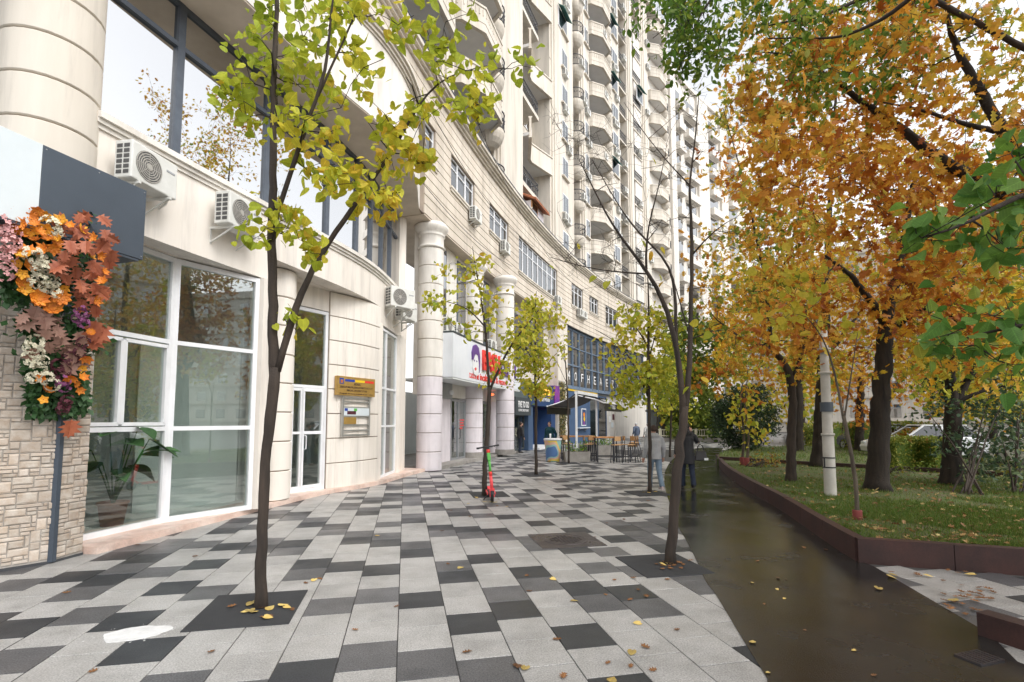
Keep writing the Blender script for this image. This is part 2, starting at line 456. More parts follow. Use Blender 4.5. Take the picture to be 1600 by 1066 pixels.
mat('bark', (.060, .043, .032), (.026, .020, .016), rough=.9, nscale=9, bump=.7, bscale=45, stretch=(1, 1, .15), detail=8)
mat('bark_dark', (.040, .030, .022), (.014, .011, .009), rough=.95, nscale=10, bump=1.0, bscale=30, stretch=(1, 1, .12), detail=8)
mat('bark_pale', (.13, .105, .075), (.055, .042, .032), rough=.9, nscale=8, bump=.5, bscale=45, stretch=(1, 1, .2))
mat('twig', (.035, .026, .02), (.02, .015, .012), rough=.9)
mat('pole_white', (.52, .50, .45), (.40, .38, .34), rough=.55, nscale=3)
mat('red_sleeve', (.26, .05, .045), (.2, .035, .03), rough=.6)
mat('paint_spill', (.70, .70, .69), (.50, .50, .49), rough=.9, nscale=9, detail=10, bump=.4, bscale=60, lo=.42, hi=.8)
mat('manhole', (.055, .042, .042), (.03, .026, .028), rough=.3, nscale=4, bump=.5, bscale=60, rvar=.15)
mat('skin', (.52, .30, .22), (.46, .26, .19), rough=.55)
mat('hair', (.05, .025, .015), (.03, .016, .01), rough=.6)
mat('hair_black', (.012, .011, .012), rough=.5)
mat('hoodie', (.40, .40, .405), (.32, .32, .325), rough=.95, nscale=9)
mat('jeans', (.20, .27, .34), (.13, .18, .24), rough=.9, nscale=6)
mat('jeans_dark', (.016, .025, .05), (.012, .018, .035), rough=.85, nscale=8)
mat('coat', (.018, .018, .021), (.012, .012, .014), rough=.7, nscale=6)
mat('jacket_blue', (.10, .13, .19), (.07, .09, .14), rough=.9, nscale=6)
mat('jacket_teal', (.012, .07, .085), (.01, .05, .06), rough=.85, nscale=6)
mat('cap', (.58, .58, .58), rough=.8)
mat('shoe', (.42, .28, .27), (.5, .45, .45), rough=.7)
mat('leather', (.015, .013, .013), rough=.35)
mat('car_white', (.72, .74, .76), (.69, .71, .73), rough=.25, coat=.6)
mat('car_silver', (.40, .42, .44), (.38, .40, .42), rough=.3, metal=.4, coat=.6)
mat('car_dark', (.035, .04, .045), rough=.25, coat=.6)
mat('tyre', (.015, .015, .015), rough=.85)
mat('roof_tile', (.40, .15, .07), (.28, .10, .05), rough=.9, nscale=5)
mat('blind_green', (.05, .16, .14), (.04, .12, .11), rough=.7)
mat('petal_orange', (.75, .26, .02), (.62, .16, .015), rough=.6, nscale=14, rnd=.15)
mat('petal_gold', (.80, .40, .03), (.70, .28, .02), rough=.6, nscale=14, rnd=.15)
mat('petal_pink', (.72, .42, .40), (.60, .30, .30), rough=.7, nscale=12, rnd=.15)
mat('petal_cream', (.74, .70, .55), (.62, .58, .42), rough=.7, nscale=12, rnd=.12)
mat('petal_purple', (.30, .09, .22), (.20, .05, .15), rough=.7, nscale=12, rnd=.2)
mat('petal_wine', (.11, .02, .035), (.07, .012, .02), rough=.7, nscale=12, rnd=.2)
mat('leaf_rust', (.42, .13, .06), (.30, .075, .035), rough=.6, nscale=10, rnd=.22)
mat('leaf_dusky', (.42, .25, .19), (.32, .17, .13), rough=.65, nscale=10, rnd=.2)
mat('leaf_green', (.045, .13, .03), (.025, .085, .018), rough=.55, nscale=10, rnd=.3)
mat('litter_brown', (.26, .12, .04), (.16, .065, .02), rough=.8, nscale=10, rnd=.35)
mat('litter_yellow', (.60, .46, .16), (.50, .34, .08), rough=.7, nscale=10, rnd=.3)
mat('stone_a', (.52, .47, .41), (.40, .32, .25), rough=.9, nscale=9, bump=.5, bscale=50, rnd=.14)
mat('stone_b', (.44, .35, .27), (.53, .47, .41), rough=.9, nscale=8, bump=.5, bscale=50, rnd=.16)
mat('mortar', (.40, .37, .34), (.32, .30, .27), rough=.95, nscale=20, bump=.3)
glass_mat('glass_front', (.84, .89, .87), refl=.17)
glass_mat('glass_sky', (.10, .12, .13), refl=.72)
glass_mat('glass_dark', (.20, .24, .26), refl=.18)
glass_mat('glass_blue', (.05, .07, .09), refl=.34)
glass_mat('glass_car', (.06, .07, .07), refl=.08)
emit_mat('neon_orange', (1.0, .42, .06), 1.6)
emit_mat('neon_warm', (1.0, .75, .42), 1.2)
emit_mat('red_led', (1.0, .15, .05), 1.3)
OAK = [(0, (.34, .09, .012)), (.25, (.54, .20, .025)), (.5, (.66, .33, .038)), (.72, (.70, .45, .06)), (.88, (.58, .48, .06)), (1, (.22, .30, .04))]
ramp_mat('leaf_oak', OAK, trans=.42)
ramp_mat('leaf_oak_gold', [(0, (.46, .18, .018)), (.3, (.68, .37, .03)), (.6, (.70, .52, .05)), (.82, (.46, .47, .06)), (1, (.20, .29, .04))], trans=.42)
ramp_mat('leaf_lime_yellow', [(0, (.20, .28, .025)), (.45, (.40, .46, .04)), (.75, (.58, .54, .05)), (1, (.66, .44, .05))], trans=.45, veins=True)
ramp_mat('leaf_sapling', [(0, (.24, .31, .03)), (.4, (.50, .50, .05)), (.75, (.66, .54, .06)), (1, (.62, .36, .04))], trans=.45)
ramp_mat('leaf_lime_green', [(0, (.045, .12, .02)), (.45, (.08, .19, .03)), (.8, (.16, .27, .04)), (1, (.36, .36, .05))], trans=.38, veins=True)
ramp_mat('leaf_top', [(0, (.06, .14, .02)), (.45, (.12, .22, .03)), (.8, (.24, .30, .04)), (1, (.45, .38, .05))], trans=.5)
ramp_mat('leaf_shrub', [(0, (.035, .07, .04)), (.5, (.075, .13, .07)), (.8, (.14, .19, .08)), (1, (.3, .27, .05))], trans=.25)
ramp_mat('leaf_hedge', [(0, (.10, .16, .022)), (.5, (.22, .27, .04)), (.8, (.38, .34, .06)), (1, (.30, .15, .04))], trans=.3)
ramp_mat('leaf_conifer', [(0, (.012, .03, .012)), (.6, (.028, .055, .02)), (1, (.05, .08, .025))], trans=.15)
ramp_mat('grass_blade', [(0, (.06, .115, .018)), (.5, (.12, .21, .03)), (.85, (.19, .23, .045)), (1, (.22, .17, .06))], trans=.25)
ramp_mat('litter', [(0, (.14, .065, .025)), (.4, (.28, .14, .05)), (.7, (.40, .25, .10)), (1, (.52, .42, .17))], trans=.1)
ramp_mat('ivy', [(0, (.05, .07, .02)), (.5, (.16, .15, .05)), (1, (.34, .25, .1))], trans=.2)
# ------------------------------------------------------------------ ground, paving, path, lawn, kerbs
def poly_sheet(name, pts, z, th, m, kind='structure', parent=None):
    b = MB(); n = len(pts)
    b.add([(p[0], p[1], z) for p in pts] + [(p[0], p[1], z - th) for p in pts],
          [tuple(range(n))] + [(i, n + i, n + (i + 1) % n, (i + 1) % n) for i in range(n)])
    # orient upward
    ar = sum(pts[i][0] * pts[(i + 1) % n][1] - pts[(i + 1) % n][0] * pts[i][1] for i in range(n))
    if ar < 0: b.f = [tuple(reversed(f)) for f in b.f]
    o = b.build(name, m, parent); 
    if kind: o['kind'] = kind
    return o
poly_sheet('ground', [(-400, -400), (400, -400), (400, 400), (-400, 400)], -.06, .5, 'far_ground')
paving = poly_sheet('pavement', [(-14, -9), (15, -9), (16, 8), (16, 30), (30, 75), (-14, 75)], -.008, .04, 'grout')
ORG[paving.name] = (0, 0, 0)

PATH_L = [(1199, 1061), (1170, 1015), (1141, 967), (1118, 929), (1103, 909), (1090, 880), (1073, 846), (1058, 820), (1047, 789), (1040, 766), (1038, 746), (1041, 733), (1050, 719), (1067, 707), (1092, 700)]
KERB_L = [(1346, 878), (1312, 857), (1278, 834), (1225, 798), (1171, 766), (1136, 741), (1121, 721)]
pl = [gnd(*p) for p in PATH_L]; kl = [gnd(*p) for p in KERB_L]
pl0 = [Vector((pl[0].x - .55, pl[0].y - 1.1, 0)), Vector((pl[0].x - 1.6, pl[0].y - 3.6, 0)), Vector((pl[0].x - 3, pl[0].y - 8, 0))]
right_edge = [Vector((4.6, -6, 0)), Vector((4.25, 1.5, 0)), gnd(1590, 1035), gnd(1547, 992), gnd(1366, 886)]
far_path = [gnd(1130, 700), gnd(1128, 708)]
path_poly = list(reversed(pl0)) + pl + [far_path[0]] + list(reversed(kl)) + list(reversed(right_edge))
path_poly = [(p.x, p.y) for p in path_poly]
def spline(pts, k=5):
    out = []
    n = len(pts)
    for i in range(n - 1):
        p0, p1, p2, p3 = pts[max(i - 1, 0)], pts[i], pts[i + 1], pts[min(i + 2, n - 1)]
        for j in range(k):
            t = j / k
            out.append(.5 * ((2 * p1) + (p2 - p0) * t + (2 * p0 - 5 * p1 + 4 * p2 - p3) * t * t + (3 * p1 - p0 - 3 * p2 + p3) * t ** 3))
    out.append(pts[-1]); return out
klS = spline(kl, 4)
plS = spline(pl, 4)
path_poly = [(p.x, p.y) for p in (list(reversed(pl0)) + plS + [far_path[0]] + list(reversed(klS)) + list(reversed(right_edge)))]
poly_sheet('asphalt_path', path_poly, .006, .03, 'asphalt')
def inside(x, y, poly):
    c = False; n = len(poly); j = n - 1
    for i in range(n):
        xi, yi = poly[i]; xj, yj = poly[j]
        if ((yi > y) != (yj > y)) and (x < (xj - xi) * (y - yi) / (yj - yi) + xi): c = not c
        j = i
    return c
# lawn outlines (inside the corten edging)
kc = kl[0]; kr = gnd(1600, 897); kdir = (kr - kc).normalized()
kr2 = kc + kdir * 12
bk0 = gnd(1121, 716, .3); bk1 = gnd(1442, 734, .3); bk2 = bk1 + (bk1 - bk0) * .9
near_lawn = [(p.x, p.y) for p in ([kr2, kc] + klS[1:] + [bk0, bk1, bk2])]
far_lawn = [(bk0.x, bk0.y + .05)] + [tuple(gnd(u, v, .27).xy) for u, v in ((1125, 709), (1135, 703.5), (1150, 699), (1250, 697))] + [(22, 30), (bk2.x, bk2.y + .05)]
lawn = poly_sheet('lawn', near_lawn, .235, .3, 'turf')
poly_sheet('far_lawn', far_lawn, .27, .33, 'turf')
# tiles
TA = R(11.9)
TF = (-math.sin(TA), math.cos(TA)); TR = (math.cos(TA), math.sin(TA))
TW, TL = .4335, .4575
def tpos(a, b): return (TF[0] * a + TR[0] * b, TF[1] * a + TR[1] * b)
PAT = {   # rows read off the photograph from the near end: (first joint, colours)
    -5: (3.75, 'LLDLLMLLLDMLLLMDLL'), -4: (3.50, 'LMLLPPLLLMDLLDMLLL'), -3: (3.28, 'MLLLLLMDLLLMDLLLMD'),
    -2: (3.50, 'LDLLMLLDLLDMLLLDML'), -1: (3.505, 'LMLLMLDLLDMLMLLLDLD'), 0: (3.282, 'LMLLDLLLDMLLLDMLLMMMD'),
    1: (3.50, 'MLDLLDMLLLMDLLLMDL'), 2: (3.28, 'LLLDMLLDLLMDLLDMLL'), 3: (3.50, 'LDLLMDLLLMDLLMLDLL'),
    4: (3.28, 'LLLMDLLLMMLLLDLLML'), 5: (3.50, 'LLMDLMLDMLLDLLLMDL'), 6: (3.28, 'DLLLLMLMLLDLLMLLLD'), 7: (3.5, 'LLLMMLLLDLLLMDLL')}
rt = random.Random(3)
tiles = []
for k in range(-22, 56):
    b = -.03 + (k + .5) * TW
    off = 3.28 if k % 2 == 0 else 3.50
    prev = 'L'; row = PAT.get(k)
    for j in range(-7, 118):
        a = off + (j + .5) * TL
        if row and 0 <= j < len(row[1]): c = row[1][j]
        else:
            q = rt.random()
            if prev == 'L': c = 'L' if q < .50 else ('D' if q < .77 else 'M')
            elif prev == 'D': c = 'L' if q < .55 else 'M'
            else: c = 'L' if q < .55 else ('D' if q < .9 else 'M')
        if c == 'P': c = 'L'
        prev = c
        x, y = tpos(a, b)
        ph = math.atan2(y - CBY, x - CBX); s_ = RB * (PH0 - ph); o_ = RB - math.hypot(x - CBX, y - CBY)
        if o_ < -1.3 or y > 62 or y < -2: continue
        if k > 25 and not (y > 31 and x < 8 + (y - 31) * .3 + 8): continue
        if s_ < -13 and o_ < -.95: continue
        if inside(x, y, near_lawn) or inside(x, y, far_lawn): continue
        tiles.append((math.hypot(x, y), x, y, c, inside(x, y, path_poly)))
tb = {}
for c, m in (('L', 'tile_light'), ('M', 'tile_mid'), ('D', 'tile_dark')):
    w, l, e = TW - .008, TL - .008, .003
    b = MB()
    b.add([(-w/2, -l/2, -.03), (w/2, -l/2, -.03), (w/2, l/2, -.03), (-w/2, l/2, -.03), (-w/2, -l/2, -e), (w/2, -l/2, -e), (w/2, l/2, -e), (-w/2, l/2, -e),
           (-w/2+e, -l/2+e, 0), (w/2-e, -l/2+e, 0), (w/2-e, l/2-e, 0), (-w/2+e, l/2-e, 0)],
          [(0, 1, 5, 4), (1, 2, 6, 5), (2, 3, 7, 6), (3, 0, 4, 7), (4, 5, 9, 8), (5, 6, 10, 9), (6, 7, 11, 10), (7, 4, 8, 11), (8, 9, 10, 11)])
    me = bpy.data.meshes.new('paving_tile'); me.from_pydata(b.v, [], b.f); me.materials.append(MATS[m]); me.update(); tb[c] = me
def seen(x, y):
    z = -CAM_H; fy = CP * y + SP * z
    if fy < .5: return False
    u = PX + FPX * x / fy; v = PY - FPX * (-SP * y + CP * z) / fy
    return -30 < u < 1630 and v < 1100
near = sorted([t for t in tiles if not t[4] and seen(t[1], t[2])])[:298]
ns = set((t[1], t[2]) for t in near)
for d, x, y, c, _ in near:
    o = bpy.data.objects.new('paving_tile', tb[c]); col.objects.link(o); o.parent = paving
    o.location = (x, y, rt.uniform(-.0015, .0012)); o.rotation_euler = (rt.gauss(0, .0012), rt.gauss(0, .0012), TA)
fb = MB()
for d, x, y, c, _ in tiles:
    if (x, y) in ns: continue
    w, l = (TW - .008) / 2, (TL - .008) / 2; z = rt.uniform(-.0015, .0)
    cs = [(x + TR[0] * p + TF[0] * q, y + TR[1] * p + TF[1] * q) for p, q in ((-w, -l), (w, -l), (w, l), (-w, l))]
    fb.add([(*p, z) for p in cs], [(0, 1, 2, 3)], 'LMD'.index(c))
fb.build('far_paving_tiles', ['tile_light', 'tile_mid', 'tile_dark'], paving, kind='stuff')

# corten edging: one thing per run, panels as parts
def edging(name, label, pts, h, w, zb=-.05, seg=1.15, base=(0, 0, 0)):
    root = thing(name, label, 'edging', (pts[0].x, pts[0].y, 0))
    L = [0]
    for i in range(1, len(pts)): L.append(L[-1] + (pts[i] - pts[i - 1]).length)
    def pt(d):
        for i in range(1, len(pts)):
            if d <= L[i] or i == len(pts) - 1:
                return pts[i - 1].lerp(pts[i], (d - L[i - 1]) / max(1e-6, L[i] - L[i - 1]))
    n = max(1, round(L[-1] / seg)); sl = L[-1] / n
    for i in range(n):
        a, e = i * sl + .004, (i + 1) * sl - .004
        k = max(1, int((e - a) / .35)); q = [pt(a + (e - a) * j / k) for j in range(k + 1)]
        b = MB(); dz = rt.uniform(-.004, .004)
        b.wall([(p.x, p.y) for p in q], w, zb, h + dz)
        b.build('edging_panel', 'corten', root)
    return root
edging('steel_edging', 'rust brown steel edging curving along the wet path beside the lawn', klS, .30, .13)
edging('steel_edging', 'straight rust brown steel edging between lawn corner and paving', [kc - kdir * .05, kr2], .30, .13, seg=1.02)
edging('steel_edging', 'low rust brown steel edging crossing the grass between the two lawns', [bk0 + Vector((.1, 0, -.3)), Vector((bk1.x, bk1.y, 0)), Vector((bk2.x, bk2.y, 0))], .36, .12, seg=2.0)
e3 = gnd(1548, 998)
edging('steel_edging', 'short rust brown steel edging block at the wet path near the drain', [e3 + Vector((.02, .09, 0)), e3 + Vector((.26, -.55, 0)), e3 + Vector((.4, -1.2, 0)), e3 + Vector((.6, -2.4, 0))], .19, .16, seg=.62)
# steel edging outline continues behind block
# rubber mats round the street trees
def rubber(name, label, c, half, rz=TA):
    b = MB()
    b.box((0, 0, -.003), (half * 2, half * 2 * TL / TW, .026), 0)
    o = b.build(name, 'rubber_mat', loc=(c[0], c[1], 0), bevel=.006); o.rotation_euler = (0, 0, rz)
    return tag(o, label, 'tree mat', 'rubber mats round the street trees')
# manhole slab and lid
mc = gnd(884, 844)
mh = thing('manhole', 'wet brown manhole cover in a dark square frame in the paving', 'manhole', (mc.x, mc.y, 0), TA)
MB().box((0, 0, -.005), (.96, .92, .024)).build('manhole_frame', 'manhole', mh, local=True, bevel=.004)
b = MB(); b.lathe([(0, .012), (.27, .012), (.275, .009), (.30, .009), (.305, .013), (.33, .013), (.335, .006)], n=36)
for i in range(-4, 5):
    for j in range(-4, 5):
        if math.hypot(i, j) < 4.2: b.box((i * .055, j * .055, .015), (.03, .03, .006), rz=.78)
b.build('manhole_lid', 'manhole', mh, local=True)
# drain near the right edging
dc = gnd(1530, 1030)
dr = MB(); dr.box((0, 0, .008), (.26, .18, .012))
for i in range(6): dr.box((-.1 + i * .04, 0, .016), (.012, .16, .006))
o = dr.build('drain_grate', 'manhole', loc=(dc.x, dc.y, .004)); o.rotation_euler = (0, 0, .3)
tag(o, 'small wet metal drain grate in the asphalt by the steel edging block', 'drain')
# white paint spill
b = MB(); n = 64; sc_ = gnd(213, 990)
ring = []
for i in range(n):
    a = 2 * math.pi * i / n
    rr = 1.12 + .07 * math.sin(3 * a + 1) + .05 * math.sin(5 * a) + .035 * math.sin(9 * a + 2) + rt.uniform(-.02, .02)
    ring.append((.215 * rr * math.cos(a), .135 * rr * math.sin(a), 0))
b.add([(0, 0, .004)] + [(x, y, .0035) for x, y, _ in ring] + [(x * 1.02, y * 1.02, -.001) for x, y, _ in ring],
      [(0, i + 1, (i + 1) % n + 1) for i in range(n)] + [(i + 1, n + i + 1, n + (i + 1) % n + 1, (i + 1) % n + 1) for i in range(n)])
for i in range(26):
    a = rt.uniform(0, 6.28); d = rt.uniform(1.05, 1.45); r_ = rt.uniform(.003, .010)
    x, y = .25 * d * math.cos(a), .155 * d * math.sin(a)
    b.add([(x + r_ * math.cos(t), y + r_ * math.sin(t), .003) for t in (0, 1.05, 2.1, 3.14, 4.2, 5.2)], [(0, 1, 2, 3, 4, 5)])
o = b.build('paint_spill', 'paint_spill', loc=(sc_.x, sc_.y, .002)); o.rotation_euler = (0, 0, .35)
tag(o, 'dried white paint spill splashed over dark paving beside the rubber mat', 'paint spill')
# road behind the lawns
poly_sheet('road', [(16.2, -9), (60, -30), (90, 60), (32, 60), (16.2, 30)], .12, .2, 'road')
# ------------------------------------------------------------------ the curved apartment building
def lerpf(pts):
    xs = [p[0] for p in pts]; ys = [p[1] for p in pts]
    def f(q): return float(np.interp(q, xs, ys))
    return f
def smoothf(pts, w=.5):
    g = lerpf(pts)
    return lambda q: sum(g(q + d * w) for d in (-1, -.5, 0, .5, 1)) / 5
def PG(s, o): return P(s, o, 0)
B = thing('apartment_building', 'tall cream curved apartment block with banded round columns and rows of balconies', 'building', P(-2, -1, 0))
o_band = smoothf([(-16, -1.1), (-13.2, -.72), (-11.5, -.52), (-10, -.33), (-7.6, -.04), (-6.2, -.02), (-5, -.18), (-3.5, -.5), (-2, -.85), (0, -1.2)])
o_bay = smoothf([(-16, -.4), (-11.2, .35), (-8.9, .72), (-7.8, 1.0), (-6.5, 1.05), (-5.2, .85), (-4.0, .45), (-3.2, .1), (-2.5, -.15)], .4)
o_ledge = smoothf([(-14, -.5), (-9.8, -.45), (-7.4, -.42), (-6.2, -.05), (-5.2, .05), (-3.5, -.1), (-1, -.2)], .3)
def arcpart(name, m, s0, s1, o0, o1, z0, z1, step=1.6, parent=B, bevel=0, smooth=False):
    return MB().arc(s0, s1, o0, o1, z0, z1, step=step).build(name, m, parent, bevel=bevel)
# ground-floor band with its string course
arcpart('spandrel_band', 'plaster', -13.25, -1.9, lambda q: o_band(q) - .45, o_band, 5.10, 5.90, .35)
for sa, sb in ((-13.25, -9.72), (-5.3, -1.9)): arcpart('spandrel_band', 'plaster', sa, sb, lambda q: o_band(q) - .45, o_band, 4.62, 5.10, .35)
arcpart('recess_ceiling', 'plaster', -9.9, -5.2, -2.2, lambda q: o_band(q) - .455, 5.09, 5.16, .35)
MB().wall([PG(-9.72, -.50), PG(-9.6, -1.12), PG(-8.2, -1.02), PG(-7.2, -.70), PG(-5.4, -.62)], .24, 4.56, 5.09).build('wall_panel', 'plaster', B)
for k, (z0, z1, e) in enumerate([(5.90, 5.965, .035), (5.965, 6.03, .075), (6.03, 6.12, .12)]):
    arcpart('string_course', 'plaster_white', -13.25, -1.9, lambda q: o_band(q) - .5, lambda q, e=e: o_band(q) + e, z0 + .002, z1, .35)
arcpart('shop_ceiling', 'plaster', -13.25, -1.9, -4.5, lambda q: min(o_band(q) - .46, -.95), 4.60, 4.72, .6)
for sa, sb in ((-13.25, -9.75), (-5.25, -1.9)): arcpart('shop_ceiling', 'plaster', sa, sb, -.949, lambda q: o_band(q) - .46, 4.60, 4.72, .6)
arcpart('entrance_step', 'pink_stone', -13.05, -1.6, -4.4, o_ledge, -.04, .1, .4)
# interior of the ground-floor office
arcpart('interior_floor', 'int_floor', -14.2, -2.4, -4.3, -1.15, .101, .112, .8)
arcpart('interior_wall', 'int_wall', -14.4, -2.2, -3.9, -3.6, 0, 4.6, .8)
MB().bar(P(-14.3, -1.2, 2.3), P(-14.3, -4.5, 2.3), .2, 4.6).build('interior_wall', 'int_wall', B)
MB().bar(P(-9.2, -1.35, 2.3), P(-9.2, -4.4, 2.3), .14, 4.6).build('interior_wall', 'int_pale', B)
ip = MB(); q0, q1 = P(-10.9, -2.2, 0), P(-9.35, -1.35, 0)
ip.bar(q0 + Vector((0, 0, 1.7)), q1 + Vector((0, 0, 1.7)), .12, 3.2); ip.build('interior_partition', 'int_pale', B)
MB().bar(P(-13.2, -2.45, 1.8), P(-10.7, -2.25, 1.8), .12, 3.4).build('interior_partition', 'int_mid', B)
MB().bar(P(-4.9, -1.5, 2.3), P(-4.9, -4.4, 2.3), .2, 4.6).build('interior_wall', 'int_pale', B)

def glazing(p0, p1, zs, cols, fr, gl, w=.07, d=.09, parent=B, skip=(), name='window', sash=None):
    """upright window between two plan points: frame mesh with panes as its children"""
    p0, p1 = Vector((p0[0], p0[1], 0)), Vector((p1[0], p1[1], 0)); L = (p1 - p0).length; t = (p1 - p0) / L
    nrm = Vector((t.y, -t.x, 0)); b = MB()
    def pt(x, z): return p0 + t * x + Vector((0, 0, z))
    for i, z in enumerate(zs):
        e = w if i in (0, len(zs) - 1) else w * .85
        b.bar(pt(0, z), pt(L, z), d, e, up=(0, 0, 1))
    xs = [0] + [c * L for c in cols] + [L]
    for i, x in enumerate(xs):
        b.bar(pt(x, zs[0] - w / 2), pt(x, zs[-1] + w / 2), w, d * 1.04, up=nrm)
    if sash:
        for x0, x1, z0, z1 in sash:
            x0 *= L; x1 *= L; k = .055
            for a, c in (((x0, z0), (x1, z0)), ((x0, z1), (x1, z1))): b.bar(pt(*a) + nrm * .02, pt(*c) + nrm * .02, d * .8, k)
            for a, c in (((x0, z0), (x0, z1)), ((x1, z0), (x1, z1))): b.bar(pt(*a) + nrm * .02, pt(*c) + nrm * .02, k, d * .8, up=nrm)
    f = b.build(name, fr, parent)
    for i in range(len(xs) - 1):
        for j in range(len(zs) - 1):
            if (i, j) in skip: continue
            g = MB(); g.bar(pt(xs[i] + w * .3, (zs[j] + zs[j + 1]) / 2), pt(xs[i + 1] - w * .3, (zs[j] + zs[j + 1]) / 2), .012, zs[j + 1] - zs[j] - w * .6)
            g.build('pane', gl, f)
    return f
glazing(PG(-12.85, -1.06), PG(-11.5, -1.0), [.14, 1.66, 3.13, 4.55], [], 'pvc', 'glass_front', w=.085, sash=[(.03, .36, 1.74, 3.04), (.40, .955, 1.74, 3.04)])
glazing(PG(-11.43, -.98), PG(-10.12, -.42), [.14, 1.66, 3.13, 4.55], [], 'pvc', 'glass_front', w=.085)
MB().wall([PG(-13.6, -1.25), PG(-12.9, -1.1)], .3, 0, 4.6).build('wall_panel', 'plaster', B)
MB().wall([PG(-10.08, -.42), PG(-9.75, -.42)], .28, 0.1, 4.62).build('wall_panel', 'plaster', B)
# round banded columns
def column(c, r, z0, z1, mats, split=None, cap=True, groove=.66, n=28, name='column'):
    """banded column: drums as parts, joints recessed, capital on top"""
    z = z0; k = 0
    rootb = MB(); rootb.lathe([(r - .03, z0), (r - .03, z1)], c=(c[0], c[1], 0), n=n)
    core = rootb.build(name, 'joint', B)
    top = z1 - (.95 if cap else 0)
    nn = max(1, round((top - z0) / groove)); g = (top - z0) / nn
    for k in range(nn):
        a, e = z0 + k * g, z0 + (k + 1) * g
        m = mats[0] if (split and a < split - .1) else mats[-1]
        b = MB(); q = .012
        for pr in ([(r - .035, a + .01), (r - .012, a + .012), (r, a + .012 + q)], [(r, a + .012 + q), (r, e - .012 - q)], [(r, e - .012 - q), (r - .012, e - .012), (r - .035, e - .01)]): b.lathe(pr, c=(c[0], c[1], 0), n=n)
        b.build('column_drum', m, core, smooth=False)
    if cap:
        b = MB(); t = top
        b.lathe([(r - .03, t), (r + .045, t + .02), (r + .055, t + .06), (r + .02, t + .09), (r + .0, t + .14), (r, t + .44), (r + .02, t + .47), (r + .05, t + .5), (r + .02, t + .54),
                 (r + .05, t + .6), (r + .12, t + .68), (r + .16, t + .78), (r + .17, t + .86), (r + .10, t + .9), (r + .10, t + .95)], c=(c[0], c[1], 0), n=n)
        b.build('capital', mats[-1], core, smooth=True)
    for o in core.children:
        for p in o.data.polygons: p.use_smooth = True
    return core
def behind(v, r):
    d = Vector((v.x, v.y, 0)).normalized(); return v + d * r
c1 = behind(gnd(670, 737), .46); c2 = behind(gnd(738, 720), .46); c3 = behind(gnd(789, 714.5), .46)
column(c1, .46, 0, 9.05, ['lilac', 'plaster_white'], split=3.4)
column(c2, .46, .12, 9.05, ['lilac', 'plaster_white'], split=4.2)
column(c3, .46, .12, 9.05, ['lilac', 'plaster_white'], split=4.2)
for c in (c2, c3):
    MB().lathe([(.0, .12), (.49, .12), (.49, .36), (.46, .37)], c=(c.x, c.y, 0), n=28).build('column_base', 'concrete', B)
column((-6.3, 6.6), .55, 4.45, 12, ['facade_light'], cap=False, groove=.6)
pil = PG(-8.95, -.85)
column((pil.x, pil.y), .44, .1, 5.09, ['plaster'], cap=False, groove=.62, name='pilaster')
# entrance door and its transom
door = glazing(PG(-8.15, -.98), PG(-7.22, -.64), [.14, 2.62, 4.5], [], 'pvc', 'glass_front', w=.08, skip=((0, 0),), name='entrance_door')
dp0, dp1 = PG(-8.15, -.98), PG(-7.22, -.64)
def lp(a, b_, t): return (a[0] + (b_[0] - a[0]) * t, a[1] + (b_[1] - a[1]) * t)
glazing(lp(dp0, dp1, .07), lp(dp0, dp1, .33), [.2, 1.5, 2.54], [], 'pvc', 'glass_front', w=.07, parent=door, name='door_leaf')
glazing(lp(dp0, dp1, .37), lp(dp0, dp1, .95), [.2, 1.5, 2.54], [], 'pvc', 'glass_front', w=.085, parent=door, name='door_leaf')
hx = lp(dp0, dp1, .43); nrm = Vector((dp1.y - dp0.y, -(dp1.x - dp0.x), 0)).normalized()
h0 = Vector((hx[0], hx[1], 0)) + nrm * .04
MB().tube([h0 + Vector((0, 0, 1.1)), h0 + nrm * .07 + Vector((0, 0, 1.12)), h0 + nrm * .07 + Vector((0, 0, 1.42)), h0 + Vector((0, 0, 1.44))], .013, 6).build('door_handle', 'pvc', door)
# rounded plaque pillar with banded courses
e0, e1 = PG(-7.15, -.66), PG(-5.35, -.22)
dv = Vector((e1.x - e0.x, e1.y - e0.y, 0)); pn = Vector((dv.y, -dv.x, 0)).normalized()
def pil_pts(bulge, off=0.0): return [(e0.x + dv.x * t + pn.x * (bulge * math.sin(math.pi * t) + off), e0.y + dv.y * t + pn.y * (bulge * math.sin(math.pi * t) + off)) for t in [i / 8 for i in range(9)]]
MB().wall(pil_pts(.12, -.03), .3, .1, 5.085).build('wall_core', 'joint', B)
for k in range(8):
    a = .1 + k * 4.98 / 8
    MB().wall(pil_pts(.12), .3, a + (.012 if k else 0), a + 4.98 / 8 - .012).build('stone_course', 'plaster', B, bevel=.008)
MB().wall([PG(-5.3, -.3), PG(-5.08, -.26)], .3, .1, 4.62).build('wall_panel', 'plaster', B)
glazing(PG(-5.02, -.26), PG(-3.25, -.62), [.14, 1.62, 2.76, 4.52], [.34], 'pvc', 'glass_front', w=.07)
MB().wall([PG(-3.2, -.62), PG(-2.3, -.85)], .3, .0, 4.62).build('wall_panel', 'plaster', B)
MB().wall([PG(-2.35, -.85), PG(-1.9, -1.9), PG(-1.2, -1.9)], .3, 0, 9.0).build('wall_panel', 'plaster', B)
